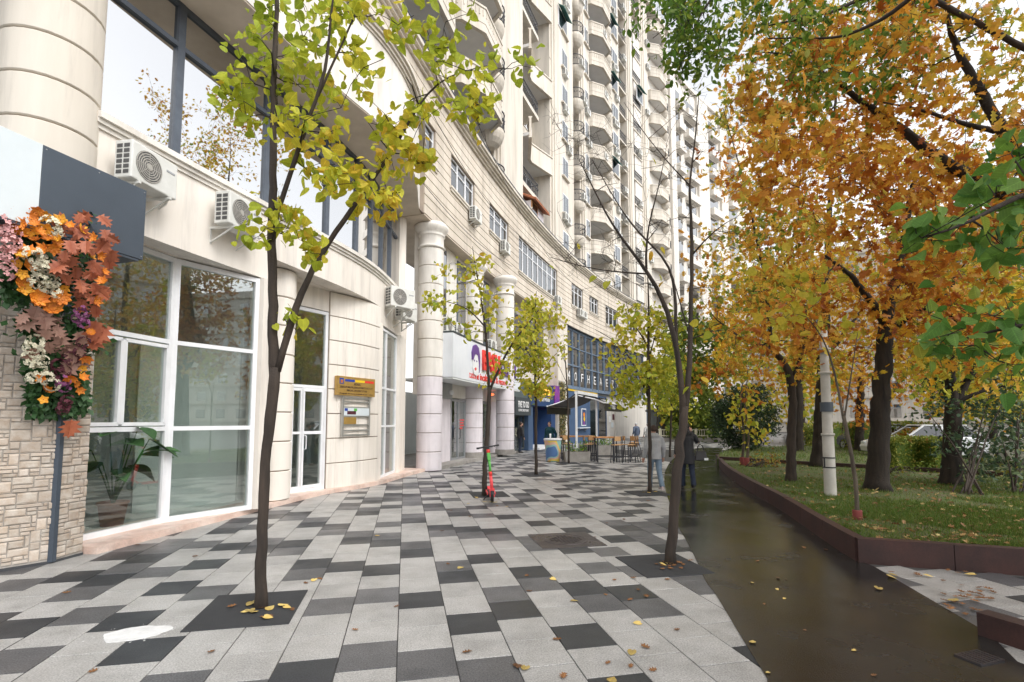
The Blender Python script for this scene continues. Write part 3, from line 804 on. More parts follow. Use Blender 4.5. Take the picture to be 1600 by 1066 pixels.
# first-floor ribbon of dark-framed glazing
sl = [-13.2, -11.72, -9.7, -7.75, -6.35, -5.35, -4.3, -3.3, -2.2]
og = lambda q: o_band(q) - .34
for a, e in zip(sl[:-1], sl[1:]):
    glazing(PG(a + .02, og(a)), PG(e - .02, og(e)), [6.16, 8.25, 9.0], [], 'alu_dark', 'glass_sky', w=.10, d=.12)
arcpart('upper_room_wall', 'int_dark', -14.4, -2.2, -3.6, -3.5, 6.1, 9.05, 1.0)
arcpart('upper_room_floor', 'int_floor', -14.4, -1.95, -3.6, lambda q: o_band(q) - .51, 6.02, 6.1, .8)
# bay above: smooth bulging wall, soffit, moulding
arcpart('bay_wall', 'plaster_white', -15.5, -2.4, -1.2, o_bay, 9.06, 11.1, .3)
arcpart('bay_soffit', 'soffit', -15.5, -2.4, -3.6, lambda q: o_bay(q) - .02, 9.03, 9.058, .3)
for z0, z1, e in ((11.1, 11.16, .04), (11.162, 11.24, .09), (11.242, 11.32, .15), (11.322, 11.42, .21)):
    arcpart('bay_moulding', 'facade_light', -15.5, -2.5 - e, -1.2, lambda q, e=e: o_bay(q) + e, z0, z1, .3)
# striped wall with its windows
WINS = [(-3.3, -1.5, 11.15, 12.55), (.05, 2.85, 11.15, 12.55), (4.85, 7.8, 11.15, 12.55), (9.55, 17.25, 10.45, 12.55), (20.6, 23.4, 10.80, 12.55), (25.05, 27.4, 11.15, 12.55), (29.4, 32.8, 10.80, 12.55), (35.5, 38.2, 11.15, 12.55)]
CH = .35
S0, S1 = -16.0, 41.0
def spans(z0, z1):
    cut = [(a, e) for a, e, p, q in WINS if p < z1 - .02 and q > z0 + .02]
    out = []; x = S0
    for a, e in sorted(cut):
        if a > x: out.append((x, a))
        x = e
    out.append((x, S1)); return out
for k in range(14):
    z0, z1 = 9.05 + k * CH, 9.05 + (k + 1) * CH
    for a, e in spans(z0, z1):
        arcpart('wall_core', 'joint', a, e, -.32, -.045, z0, z1, 3.0)
        a2 = -2.45 if (a < -2.45 and z0 < 11.3) else a
        if e <= a2: continue
        arcpart('stone_course', 'facade', a2 + .001, e - .001, -.3, 0, z0 + .018, z1 - .018, 2.0)
for a, e, z0, z1 in WINS:
    L = e - a; n = 2 if L < 2.2 else (3 if L < 4 else 8)
    oo = -.14
    f = MB()
    f.arc(a, e, oo - .05, oo + .03, z0, z0 + .07); f.arc(a, e, oo - .05, oo + .03, z1 - .07, z1)
    f.arc(a, e, oo - .05, oo + .02, z0 + (z1 - z0) * .68, z0 + (z1 - z0) * .68 + .05)
    for i in range(n + 1):
        q = a + L * i / n
        f.arc(max(a, q - .045), min(e, q + .045), oo - .06, oo + .04, z0, z1)
    w = f.build('window', 'pvc', B)
    for i in range(n):
        MB().arc(a + L * i / n + .04, a + L * (i + 1) / n - .04, oo - .015, oo - .003, z0 + .05, z1 - .05).build('pane', 'glass_dark', w)
    sb = MB()
    sb.arc(a - .15, e + .15, -.05, .10, z0 - .10, z0 - .02); sb.arc(a - .08, e + .08, -.05, .06, z0 - .2, z0 - .10)
    sb.build('sill', 'facade_light', w)
    MB().arc(a, e, -.62, -.6, z0, z1).build('curtain', 'curtain', w)
    MB().arc(a, e, -.36, -.325, z0 - .1, z1 + .1).build('reveal', 'soffit', w) if False else None
arcpart('soffit', 'soffit', -2.4, 19.4, -3.2, -.02, 9.0, 9.048, 2)
for z0, z1, e in ((13.95, 14.05, .10), (14.052, 14.16, .20), (14.162, 14.26, .32), (14.262, 14.42, .40)):
    arcpart('cornice', 'facade_light', S0, S1, -1.2, e, z0, z1, 1.5)
arcpart('cornice_flashing', 'alu_dark', S0, S1, -1.0, .43, 14.421, 14.45, 1.5)
# recess behind the columns: wall, upper windows, shop door
arcpart('recess_wall', 'plaster_white', -1.4, 8.4, -.85, -.55, 2.75, 9.0)
for a, e in ((-.9, 1.55), (3.25, 4.4), (6.4, 8.4)):
    arcpart('recess_wall', 'lilac', a, e, -.85, -.55, .1, 2.75)
for a, e in ((-.2, .9), (2.1, 3.1), (5.2, 6.2)):
    w = MB().arc(a, e, -.59, -.51, 5.6, 8.8).build('window', 'alu_dark', B)
    MB().arc(a + .08, (a + e) / 2 - .03, -.518, -.505, 5.7, 8.7).build('pane', 'glass_blue', w)
    MB().arc((a + e) / 2 + .03, e - .08, -.518, -.505, 5.7, 8.7).build('pane', 'glass_blue', w)
arcpart('shop_step', 'concrete', -1.2, 9.0, -4.2, .1, -.03, .12)
arcpart('shop_interior_wall', 'int_pale', -1.4, 8.4, -4.4, -4.2, 0, 3.2)
d = glazing(PG(1.6, -.57), PG(3.2, -.57), [.16, 2.65], [.5], 'alu_grey', 'glass_front', w=.09, name='shop_door')
hh = P(2.3, -.47, 0)
MB().tube([hh + Vector((0, 0, 1.0)), P(2.3, -.41, 1.02), P(2.3, -.41, 1.42), hh + Vector((0, 0, 1.44))], .016, 6).build('door_handle', 'black', d)
for i, wd in enumerate((.5, .42, .46, .3)):
    MB().arc(2.6, 2.6 + wd, -.555, -.55, 1.78 - i * .12, 1.84 - i * .12).build('door_lettering', 'red', d)
glazing(PG(4.45, -.57), PG(6.35, -.57), [.16, 2.65], [.5], 'alu_grey', 'glass_front', w=.09, name='shop_window')
MB().arc(-1.1, 1.5, -.52, -.46, 2.68, 3.4).build('roller_shutter', 'alu_grey', B)
# 'five to go' and blue shop fronts
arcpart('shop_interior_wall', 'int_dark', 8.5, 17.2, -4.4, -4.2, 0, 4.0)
arcpart('upper_wall', 'facade_light', 8.3, 17.4, -1.1, -.8, 4.2, 9.0)
w = MB().arc(9.6, 16.4, -.82, -.76, 5.6, 8.3).build('window', 'alu_dark', B)
for i in range(5): MB().arc(9.7 + i * 1.34, 10.96 + i * 1.34, -.762, -.75, 5.7, 8.2).build('pane', 'glass_blue', w)
arcpart('shop_fascia', 'slate', 8.45, 11.5, -.9, -.12, 3.12, 4.25)
glazing(PG(8.55, -.35), PG(11.3, -.35), [.14, 2.05], [.38, .66], 'charcoal', 'glass_front', w=.1, name='shop_front')
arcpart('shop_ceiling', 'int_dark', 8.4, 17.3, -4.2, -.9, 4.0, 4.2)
arcpart('shop_pier', 'blue_wall', 11.45, 12.3, -1.0, -.08, .0, 2.7)
arcpart('shop_recess', 'blue', 12.3, 17.2, -1.7, -1.5, 0, 2.72)
arcpart('shop_recess', 'blue', 16.3, 17.2, -1.5, -.2, 0, 2.72)
arcpart('shop_fascia', 'blue', 11.52, 16.3, -1.5, .02, 2.72, 4.12)
arcpart('shop_fascia', 'magenta', 16.3, 17.3, -1.5, .1, 2.5, 4.2)
arcpart('entrance_step', 'white', 12.3, 17.0, -1.5, .35, 0, .12)
arcpart('pillar', 'facade_light', 17.4, 19.65, -1.5, -.05, 0, 9.0, 1.2)
# cafe front beyond the pillar and the curtain wall above
arcpart('cafe_wall', 'blue_wall', 19.7, 25.2, -.8, -.1, 0, 4.05)
arcpart('cafe_band', 'yellow', 19.7, 27.0, -.7, -.06, 4.06, 4.2)
glazing(PG(25.3, -.25), PG(29.8, -.25), [.2, 3.9], [.5], 'blue_wall', 'glass_dark', w=.14, name='cafe_window')
arcpart('cafe_interior_wall', 'int_wall', 25.2, 30, -3.4, -3.2, 0, 4.0)
arcpart('white_wall', 'facade_cool', 29.9, 41.0, -.9, -.3, 0, 4.0)
arcpart('white_recess', 'facade_cool', 32.2, 36.6, -.3, -.12, 0, 4.0)
arcpart('balcony_band', 'alu_blue', 19.7, 41, -.9, -.02, 4.2, 4.34)
f = MB()
f.arc(19.7, 41, -.36, -.22, 4.34, 4.5); f.arc(19.7, 41, -.36, -.22, 8.85, 9.0); f.arc(19.7, 41, -.36, -.2, 6.05, 6.15); f.arc(19.7, 41, -.36, -.2, 7.5, 7.58)
for i in range(14): f.arc(19.7 + i * 1.6, 19.8 + i * 1.6, -.36, -.18, 4.34, 9.0)
cw = f.build('curtain_wall', 'alu_blue', B)
for i in range(13):
    for z0, z1 in ((4.5, 6.05), (6.15, 7.5), (7.58, 8.85)):
        MB().arc(19.8 + i * 1.6, 21.3 + i * 1.6, -.30, -.285, z0, z1).build('pane', 'glass_blue', cw)
arcpart('soffit', 'iron', 19.5, 41, -1.2, -.05, 9.0, 9.046)
arcpart('curtain_wall_back', 'int_wall', 19.7, 41, -2.6, -2.5, 4.2, 9.0)
# end of this front and the next block further along the curve
arcpart('next_block_wall', 'facade_cool', 41.0, 78, -3.0, -.9, 0, 49.4, 2)
for a in (43, 47, 52, 57, 62, 67):
    for z0, z1 in ((.6, 3.6), (5.4, 8.4)):
        w = MB().arc(a, a + 2.2, -.92, -.84, z0, z1).build('window', 'alu_blue', B)
        MB().arc(a + .1, a + 1.05, -.845, -.83, z0 + .1, z1 - .1).build('pane', 'glass_blue', w)
        MB().arc(a + 1.15, a + 2.1, -.845, -.83, z0 + .1, z1 - .1).build('pane', 'glass_blue', w)

# ------------------------------------------------------------------ tower of balconies above the cornice
FH = 3.05
ZT = 14.45
def zmax(s, o=-.8):
    p = P(s, o, 0); u = PX + FPX * p.x / (CP * p.y)
    return zat(u, -5, p.x, p.y)
arcpart('tower_back_wall', 'facade_light', -16, 51.6, -4.2, -2.3, 14.3, 54, 2.5)
arcpart('tower_roof', 'facade_light', -16.2, 51.8, -4.4, -.4, 54, 54.5, 2.5)
SH = [(-16, -11.5), (-6.6, -4.6), (.4, 2.3), (7.7, 12.6), (18.2, 23.7), (25.3, 27.9), (32.9, 36.4), (38.7, 40.5), (43.0, 45.3), (50.0, 51.6)]
for a, e in SH:
    arcpart('tower_pier', 'facade_light', a, e, -2.3, -.85, 14.45, 53.6, 1.2)
    if e - a > 1.7:
        arcpart('pilaster_strip', 'facade_light', a + .28, e - .28, -.85, -.72, 14.45, 53.6, 1.2)
        arcpart('pilaster_strip', 'facade_light', a + .55, e - .55, -.72, -.62, 14.45, 53.6, 1.2)
    g = MB()
    for k in range(0, 13): g.arc(a - .01, e + .01, -.87, -.838, ZT + k * FH - .02, ZT + k * FH + .03)
    g.build('pier_joint', 'joint', B)
def rail(b, pts, z0, h=.95, gap=.13):
    b.wall(pts, .05, z0 + h - .05, z0 + h); b.wall(pts, .04, z0 + .06, z0 + .10)
    for (p, q) in zip(pts[:-1], pts[1:]):
        p, q = Vector((p[0], p[1])), Vector((q[0], q[1])); n = max(1, int((q - p).length / gap))
        for i in range(n):
            c = p.lerp(q, (i + .5) / n); b.box((c.x, c.y, z0 + h / 2), (.022, .022, h - .08))
            if i % 2 == 0: b.box((c.x, c.y, z0 + h * .62), (.075, .05, .10), rz=.6)
def xy(s, o): p = P(s, o, 0); return (p.x, p.y)
def bay_window(a, e, oo, z0, h, nm='balcony_door', fr='pvc'):
    w = MB(); L = e - a; n = max(2, round(L / 1.1))
    w.arc(a, e, oo - .04, oo + .05, z0, z0 + .08); w.arc(a, e, oo - .04, oo + .05, z0 + h - .08, z0 + h)
    for i in range(n + 1): w.arc(max(a, a + L * i / n - .05), min(e, a + L * i / n + .05), oo - .04, oo + .06, z0, z0 + h)
    f = w.build(nm, fr, B); fs = [f]
    for i in range(n): MB().arc(a + L * i / n + .05, a + L * (i + 1) / n - .05, oo + .0, oo + .012, z0 + .08, z0 + h - .08).build('pane', 'glass_dark', f)
    return f
def lift(o, dz, name=None):
    """copy a part with its sub-parts one or more storeys up"""
    c = o.copy(); col.objects.link(c); c.parent = o.parent; c.location = Vector(o.location) + Vector((0, 0, dz))
    for ch in o.children:
        k = ch.copy(); col.objects.link(k); k.parent = c
    return c
def poly_balcony(a, e, proj=.75, inset=.28):
    L = e - a
    pts = [xy(a, -.9), xy(a + L * .02, -.55), xy(a + L * inset, proj - .55), xy(e - L * inset * .5, proj - .55), xy(e, -.55), xy(e, -.9)]
    full = pts + [xy(e, -2.3), xy(a, -2.3)]
    b = MB(); b.prism(full, ZT - .22, ZT)
    s_ = b.build('balcony', 'soffit_blue', B)
    p = MB(); p.wall(pts, .12, ZT - .26, ZT + .86); p.build('parapet', 'facade_light', s_)
    t = MB(); t.wall(pts, .22, ZT + .862, ZT + .97); t.wall(pts, .2, ZT - .34, ZT - .262); t.wall(pts, .16, ZT + .1, ZT + .14); t.build('parapet_moulding', 'facade_light', s_)
    r_ = MB()
    for (p0, p1) in zip(pts[:-1], pts[1:]):
        p0, p1 = Vector((*p0, 0)), Vector((*p1, 0)); n = max(1, int((p1 - p0).length / .2))
        for i in range(n):
            c = p0.lerp(p1, (i + .5) / n); d_ = (p1 - p0).normalized(); k_ = Vector((d_.y, -d_.x, 0)) * .065
            r_.box((c.x + k_.x, c.y + k_.y, ZT + .62), (.05, .05, .3), rz=math.atan2(d_.y, d_.x))
    r_.build('baluster_relief', 'facade_light', s_, kind='stuff')
    return s_
def round_balcony(a, e, r=.95):
    m = (a + e) / 2; L = (e - a) / 2
    ring = [xy(m + L * math.cos(t), -.85 + r * math.sin(t)) for t in [math.pi * i / 10 for i in range(11)]]
    cc = P(m, -.85, 0)
    b = MB(); prof = [(1.0, .0), (1.0, -.18), (.96, -.3), (.86, -.5), (.66, -.72), (.35, -.88), (.0, -.95)]
    for i in range(len(prof) - 1):
        r0, z0 = prof[i]; r1, z1 = prof[i + 1]
        vs = [(cc.x + (p[0] - cc.x) * r0, cc.y + (p[1] - cc.y) * r0, ZT + z0) for p in ring] + [(cc.x + (p[0] - cc.x) * r1, cc.y + (p[1] - cc.y) * r1, ZT + z1) for p in ring]
        b.add(vs, [(k, k + 1, 12 + k, 11 + k) for k in range(10)])
    b.add([(p[0], p[1], ZT) for p in ring], [tuple(range(11))])
    s_ = b.build('round_balcony', 'facade_light', B)
    rb = MB(); rail(rb, ring, ZT, 1.0, .1); rb.build('railing', 'iron', s_)
    return s_
def slab_rail(a, e, o1=-.95):
    b = MB().arc(a, e, -2.3, o1, ZT - .18, ZT)
    s_ = b.build('balcony', 'facade_light', B)
    rb = MB(); rail(rb, [xy(a + .05, o1 - .06), xy((a + e) / 2, o1 - .06), xy(e - .05, o1 - .06)], ZT, 1.0, .12); rb.build('railing', 'iron', s_)
    return s_
def stack(fn, s_mid, ks):
    o0 = fn()
    top = zmax(s_mid) + 3.2; first = True
    for k in ks:
        if ZT + k * FH > top: break
        if first: o0.location = Vector(o0.location) + Vector((0, 0, k * FH)); base = k; first = False
        else: lift(o0, (k - base) * FH)
ALL = range(0, 13)
for a, e, kind in [(-11.5, -6.6, 'poly'), (-4.6, .4, 'poly'), (2.3, 6.5, 'poly'), (27.9, 31.7, 'poly'), (45.3, 49.0, 'poly'), (12.6, 18.2, 'zig'),
                   (23.7, 25.3, 'rnd'), (36.4, 38.7, 'slab'), (40.5, 43.0, 'slab2')]:
    m = (a + e) / 2
    stack(lambda: bay_window(a + .25, e - .25, -2.28, ZT + .02, 2.35), m, ALL)
    if kind == 'poly':
        stack(lambda: poly_balcony(a, e), m, range(1, 13) if a < 20 else ALL)
        arcpart('bay_side_wall', 'facade_cool', e - .02, e + .2, -2.3, -.9, 14.45, 53, 1)
    elif kind == 'zig':
        def zig():
            pts = [xy(a, -.3), xy(a + 2.6, -1.35), xy(a + 3.1, -1.4), xy(e, -.7)]
            b = MB(); b.prism(pts + [xy(e, -2.3), xy(a, -2.3)], ZT - .2, ZT)
            s_ = b.build('balcony', 'soffit_blue', B)
            MB().wall(pts, .14, ZT - .3, ZT + .95).build('parapet', 'facade_light', s_)
            t = MB(); t.wall(pts, .26, ZT + .952, ZT + 1.05); t.wall(pts, .22, ZT - .38, ZT - .302); t.build('parapet_moulding', 'facade_light', s_)
            return s_
        stack(zig, m, range(0, 13, 2))
        def narrow():
            b = MB().arc(a, a + 3.4, -2.3, -.9, ZT - .3, ZT)
            s_ = b.build('balcony', 'facade_light', B)
            rb = MB(); rail(rb, [xy(a + .05, -.95), xy(a + 1.7, -.95), xy(a + 3.35, -.95), xy(a + 3.35, -2.2)], ZT, 1.05, .12); rb.build('railing', 'iron', s_)
            return s_
        stack(narrow, m, range(1, 13, 2))
    elif kind == 'rnd':
        stack(lambda: round_balcony(a, e, .7), m, ALL)
    elif kind == 'slab':
        stack(lambda: slab_rail(a, e), m, ALL)
    else:
        stack(lambda: slab_rail(a, e, -.8) if True else None, m, ALL)
for a, e, ks in ((6.3, 7.9, range(0, 13)), (31.5, 32.9, ALL), (48.8, 50.2, ALL)):
    stack(lambda: round_balcony(a, e, .8), (a + e) / 2, ks)
# enclosed balcony with a red tiled lean-to on the cornice, right of the wide pier
lt = MB(); lt.arc(12.7, 15.2, -.95, -.3, 14.46, 16.0); lt.build('balcony_enclosure', 'lilac', B)
w = MB(); w.arc(12.7, 13.9, -.32, -.24, 15.1, 16.0); w = w.build('window', 'wood', B); MB().arc(12.8, 13.8, -.245, -.235, 15.2, 15.9).build('pane', 'glass_dark', w)
rt_ = MB()
rt_.add([P(12.5, -1.0, 16.5), P(15.4, -1.0, 16.5), P(15.4, .1, 15.98), P(12.5, .1, 15.98), P(12.5, -1.0, 16.42), P(15.4, -1.0, 16.42), P(15.4, .1, 15.9), P(12.5, .1, 15.9)],
        [(0, 3, 2, 1), (4, 5, 6, 7), (0, 1, 5, 4), (1, 2, 6, 5), (2, 3, 7, 6), (3, 0, 4, 7)])
for i in range(14): rt_.tube([P(12.6 + i * .2, -1.0, 16.53), P(12.6 + i * .2, .1, 16.01)], .06, 5)
rt_.build('lean_to_roof', 'roof_tile', B)
# green blinds over upper windows
for s_, k in ((34.0, 7), (34.0, 4), (33.6, 9), (42, 8), (20.5, 6)):
    z = ZT + k * FH
    if z > zmax(s_) + 1: continue
    w = MB().arc(s_ - .9, s_ + .9, -.66, -.55, z + .6, z + 2.2).build('window', 'pvc', B)
    MB().arc(s_ - .8, s_ - .03, -.56, -.54, z + .7, z + 2.1).build('pane', 'glass_dark', w)
    MB().arc(s_ + .03, s_ + .8, -.56, -.54, z + .7, z + 2.1).build('pane', 'glass_dark', w)
    bl = MB(); bl.add([P(s_ - 1, -.55, z + 2.3), P(s_ + 1, -.55, z + 2.3), P(s_ + 1, -.05, z + 1.9), P(s_ - 1, -.05, z + 1.9), P(s_ - 1, -.55, z + 2.25), P(s_ + 1, -.55, z + 2.25), P(s_ + 1, -.05, z + 1.82), P(s_ - 1, -.05, z + 1.82)],
                      [(0, 3, 2, 1), (4, 5, 6, 7), (0, 1, 5, 4), (1, 2, 6, 5), (2, 3, 7, 6), (3, 0, 4, 7)])
    bl.build('blind', 'blind_green', w)
# windows up the plain piers
for s_, w_ in ((34.6, 1.5), (21.0, 1.3), (26.6, .9)):
    def pw():
        f = MB(); f.arc(s_ - w_ / 2, s_ + w_ / 2, -.66, -.56, ZT + .7, ZT + 2.3)
        f = f.build('window', 'pvc', B)
        MB().arc(s_ - w_ / 2 + .07, s_ - .03, -.562, -.55, ZT + .78, ZT + 2.22).build('pane', 'glass_dark', f)
        MB().arc(s_ + .03, s_ + w_ / 2 - .07, -.562, -.55, ZT + .78, ZT + 2.22).build('pane', 'glass_dark', f)
        sl_ = MB(); sl_.arc(s_ - w_ / 2 - .12, s_ + w_ / 2 + .12, -.66, -.42, ZT + .58, ZT + .69); sl_.build('sill', 'facade_light', f)
        return f
    stack(pw, s_, ALL)
# next block: piers and balcony bays further round the curve
def far_bay(a, e):
    b = MB().arc(a, e, -.9, -.1, ZT - .2, ZT + .85); s_ = b.build('balcony', 'facade_cool', B)
    w = MB().arc(a + .2, e - .2, -.9, -.86, ZT + .9, ZT + 2.6); w.build('far_balcony_window', 'glass_blue', s_)  # dark glass pane on the wall above the balcony front
    return s_
for a, e in ((53.5, 55.5), (56.5, 60.0), (64, 67), (70, 73)):
    stack(lambda: far_bay(a, e), (a + e) / 2, range(-1, 11))
for a, e in ((51.7, 53.2), (60.3, 63.6), (67.5, 69.5)):
    arcpart('tower_pier', 'facade_cool', a, e, -.9, -.55, 0, 49.4, 1.5)
arcpart('tower_roof', 'facade_cool', 51.6, 78, -3, -.5, 49.4, 49.9, 2)

for k, (s0, s1, o_, z0, z1, sag) in enumerate([(-2.6, 12, .12, 12.9, 12.6, .5), (1.0, 30, .5, 14.9, 12.2, 1.2), (-3.2, 8, .14, 9.9, 10.2, .25)]):
    n = 14; pts = [P(s0 + (s1 - s0) * i / n, o_, z0 + (z1 - z0) * i / n - sag * math.sin(math.pi * i / n)) for i in range(n + 1)]
    o = MB().tube(pts, .012, 5).build('cable', 'black'); tag(o, ['thin black cable sagging under the cornice past the first windows', 'long black cable hanging from the cornice towards the far windows', 'black cable along the lower edge of the striped wall'][k], 'cable')
# ------------------------------------------------------------------ stone-clad pier, sign box, flower garland
rq = random.Random(21)
F1 = gnd(80, 880); F2 = gnd(128, 867); Fm = gnd(0, 893); F0 = F1 + (Fm - F1).normalized() * 1.7
pier = thing('stone_pier', 'pier clad in small tan stone blocks under the flower garland', 'pier', F1)
inw = Vector((-.75, .35, 0))
MB().prism([(p.x, p.y) for p in (F0, F1, F2, F2 + Vector((-.3, .28, 0)), F0 + inw)], .03, 4.5).build('pier_core', 'mortar', pier)
MB().prism([(p.x, p.y) for p in (F0 + Vector((.02, -.01, 0)), F1 + Vector((.015, -.01, 0)), F2 + Vector((.015, 0, 0)), F2 + Vector((-.3, .25, 0)), F0 + inw)], -.02, .03).build('pier_gap', 'int_dark', pier)
def stone_mesh(sd, m):
    r_ = random.Random(sd); b = MB(); c = .16
    j = lambda: r_.uniform(-.03, .03)
    fr = [(-.5 + c * .5 + j(), 1 + j(), -.5 + c + j()), (.5 - c * .5 + j(), 1 + j(), -.5 + c + j()), (.5 - c * .5 + j(), 1 + j(), .5 - c + j()), (-.5 + c * .5 + j(), 1 + j(), .5 - c + j())]
    mid = [(-.5, .55, -.5), (.5, .55, -.5), (.5, .55, .5), (-.5, .55, .5)]
    bk = [(x, 0, z) for x, _, z in mid]
    b.add(bk + mid + fr, [(0, 1, 5, 4), (1, 2, 6, 5), (2, 3, 7, 6), (3, 0, 4, 7), (4, 5, 9, 8), (5, 6, 10, 9), (6, 7, 11, 10), (7, 4, 8, 11), (8, 9, 10, 11)])
    me = bpy.data.meshes.new('stone'); me.from_pydata(b.v, [], [tuple(reversed(f)) for f in b.f]); me.materials.append(MATS[m]); me.update(); return me
SM = [stone_mesh(i, m) for i, m in enumerate(['stone_a', 'stone_b', 'stone_a', 'stone_b', 'stone_a'])]
def clad(p, q, z0, z1):
    d = (q - p); L = d.length; t = d / L; n = Vector((t.y, -t.x, 0)); u = .048
    nx, nz = int(round(L / u)), int((z1 - z0) / u); ux = L / nx
    occ = [[0] * nz for _ in range(nx)]
    for j in range(nz):
        for i in range(nx):
            if occ[i][j]: continue
            w = rq.choice([2, 2, 3, 3, 4, 4, 5]); h = rq.choice([1, 1, 1, 2, 2, 3]) if w < 5 else rq.choice([1, 1, 2])
            k = 0
            while k < w and i + k < nx and not occ[i + k][j]: k += 1
            w = k; h = min(h, nz - j)
            for a in range(w):
                for c in range(h): occ[i + a][j + c] = 1
            x = (i + w / 2) * ux; z = z0 + (j + h / 2) * u; pr = rq.uniform(.014, .034)
            o = bpy.data.objects.new('stone', rq.choice(SM)); col.objects.link(o); o.parent = pier
            c_ = p + t * x - Vector(ORG[pier.name]); o.location = (c_.x, c_.y, z)
            o.rotation_euler = (0, 0, math.atan2(t.y, t.x) + math.pi); o.scale = (w * ux - .010, pr * .8, h * u - .010)
    return n
pv = F1 + (F0 - F1).normalized() * .95
n1 = clad(pv, F1 - (F1 - F0).normalized() * .02, .05, 3.55); n2 = clad(F1 + (F2 - F1).normalized() * .03, F2, .05, 3.9)
MB().bar(F1 + n1 * .02 + Vector((0, 0, .02)), F1 + n1 * .02 + Vector((0, 0, 3.8)), .06, .06).build('metal_strip', 'sign_grey', pier)
# fascia box over the pier
E = Vector((-4.9, 6.6, 0)); bd = Vector((-.28, -.96, 0)).normalized(); bi = Vector((bd.y, -bd.x, 0))
fb_ = thing('sign_box', 'dark grey blank fascia box with a pale end jutting over the stone pier', 'sign', (E.x, E.y, 3.9))
def sbox(t0, t1, m, z0=3.92, z1=4.87, d=.62, off=0.0):
    a, c = E + bd * t0 - bi * off, E + bd * t1 - bi * off
    return MB().hexa([(*(a + bi * d).xy, z0), (*a.xy, z0), (*c.xy, z0), (*(c + bi * d).xy, z0), (*(a + bi * d).xy, z1), (*a.xy, z1), (*c.xy, z1), (*(c + bi * d).xy, z1)])
sbox(0, 1.19, 0).build('dark_panel', 'sign_grey', fb_, bevel=.004)
sbox(1.193, 3.2, 0).build('pale_panel', 'sign_pale', fb_, bevel=.004)
sbox(.05, 3.2, 0, 3.89, 3.918, .6, -.01).build('underside', 'sign_grey', fb_)
for t in (.03, .6, 1.16):
    for z in (3.96, 4.83):
        c_ = E + bd * t; MB().box((c_.x, c_.y, z), (.012, .012, .012)).build('screw', 'alu_grey', fb_)
# --- garland
g_root = gnd(60, 878)
GL = thing('flower_garland', 'cascading garland of orange, rust, cream and purple artificial flowers on the stone pier', 'garland', (F1.x, F1.y, 2.6))
pln = n1; 
def onpier(u, v, off):
    off = off * .8 + .80 * min(1, max(0, (610 - v) / 210))
    d = Vector(ray(u, v)); o_ = Vector((0, 0, CAM_H)); p = F1 + pln * off
    t = (p - o_).dot(pln) / d.dot(pln); return o_ + d * t
def fan_mesh(name, outline, m, bend=.25, fold=.15):
    """leaf blade: outline in x,y with base at the origin, bent along its length and folded at the midrib; given a little thickness"""
    vs = [(x, y, -bend * y * y + fold * abs(x)) for x, y in outline]; n = len(vs)
    vs2 = [(x, y, z - .012) for x, y, z in vs]
    k = n // 2
    f = [tuple(range(0, k + 1)), tuple([0] + list(range(k, n)))]
    f2 = [tuple(i + n for i in reversed(a)) for a in f]
    side = [(i, i + n, (i + 1) % n + n, (i + 1) % n) for i in range(n)]
    me = bpy.data.meshes.new(name); me.from_pydata(vs + vs2, [], f + f2 + side); me.materials.append(MATS[m]); me.update()
    return me
def lobed(n=5, w=.5):
    R_ = [(0, 0)]
    L_ = [(0.05, .08), (.34, .10), (.20, .26), (.50, .40), (.24, .48), (.46, .68), (.18, .70), (.22, .90), (.07, .86)]
    half = [(x * w * 2, y) for x, y in L_]
    return [(0, 0)] + half + [(0, 1)] + [(-x, y) for x, y in reversed(half)]
def oval(w=.4, n=5, tip=1.0):
    h = [(w * math.sin(math.pi * (i / (n + 1)) ** .85), i / (n + 1)) for i in range(1, n + 1)]
    return [(0, 0)] + h + [(0, tip)] + [(-x, y) for x, y in reversed(h)]
M_rust = fan_mesh('maple_leaf', lobed(), 'leaf_rust'); M_dusk = fan_mesh('maple_leaf', lobed(), 'leaf_dusky')
M_green = fan_mesh('green_leaf', oval(.3), 'leaf_green')
def flower_mesh(name, npet, m, w=.42, cup=.35, centre='petal_wine', layers=1):
    b = MB()
    for l in range(layers):
        for i in range(npet):
            a = 2 * math.pi * (i + l * .5) / npet; sc_ = 1 - .28 * l
            o_ = oval(w, 4)
            vs = []
            for x, y in o_:
                x *= sc_ * .62; y *= sc_ * .62; z = cup * y * y * 1.2 + l * .09
                vs.append((y * math.cos(a) - x * math.sin(a), y * math.sin(a) + x * math.cos(a), z))
            k = len(vs) // 2
            b.add(vs, [tuple(range(0, k + 1)), tuple([0] + list(range(k, len(vs))))])
    b.ell((0, 0, .05), (.09, .09, .07), 8, 5, mi=1)
    me = bpy.data.meshes.new(name); me.from_pydata(b.v, [], b.f); me.materials.append(MATS[m]); me.materials.append(MATS[centre])
    me.polygons.foreach_set('material_index', b.mi); me.update(); return me
def cluster_mesh(name, m, n, sd):
    r_ = random.Random(sd); b = MB()
    for i in range(n):
        z = r_.uniform(-.5, .5); a = r_.uniform(0, 6.28); rr = .42 * math.sqrt(max(.05, 1 - (z * 1.7) ** 2 * .8))
        c = Vector((rr * math.cos(a), rr * math.sin(a), z)); nn = c.normalized()
        t1 = nn.cross(Vector((.3, .2, 1))).normalized(); t2 = nn.cross(t1)
        for q in range(4):
            an = q * 1.571 + r_.uniform(0, 1); d_ = t1 * math.cos(an) + t2 * math.sin(an); e_ = t1 * -math.sin(an) + t2 * math.cos(an); s_ = r_.uniform(.13, .19)
            b.add([c, c + (d_ * .55 + e_ * .4) * s_ + nn * .04, c + d_ * s_ + nn * .02, c + (d_ * .55 - e_ * .4) * s_ + nn * .04], [(0, 1, 2, 3)])
    me = bpy.data.meshes.new(name); me.from_pydata(b.v, [], b.f); me.materials.append(MATS[m]); me.update(); return me
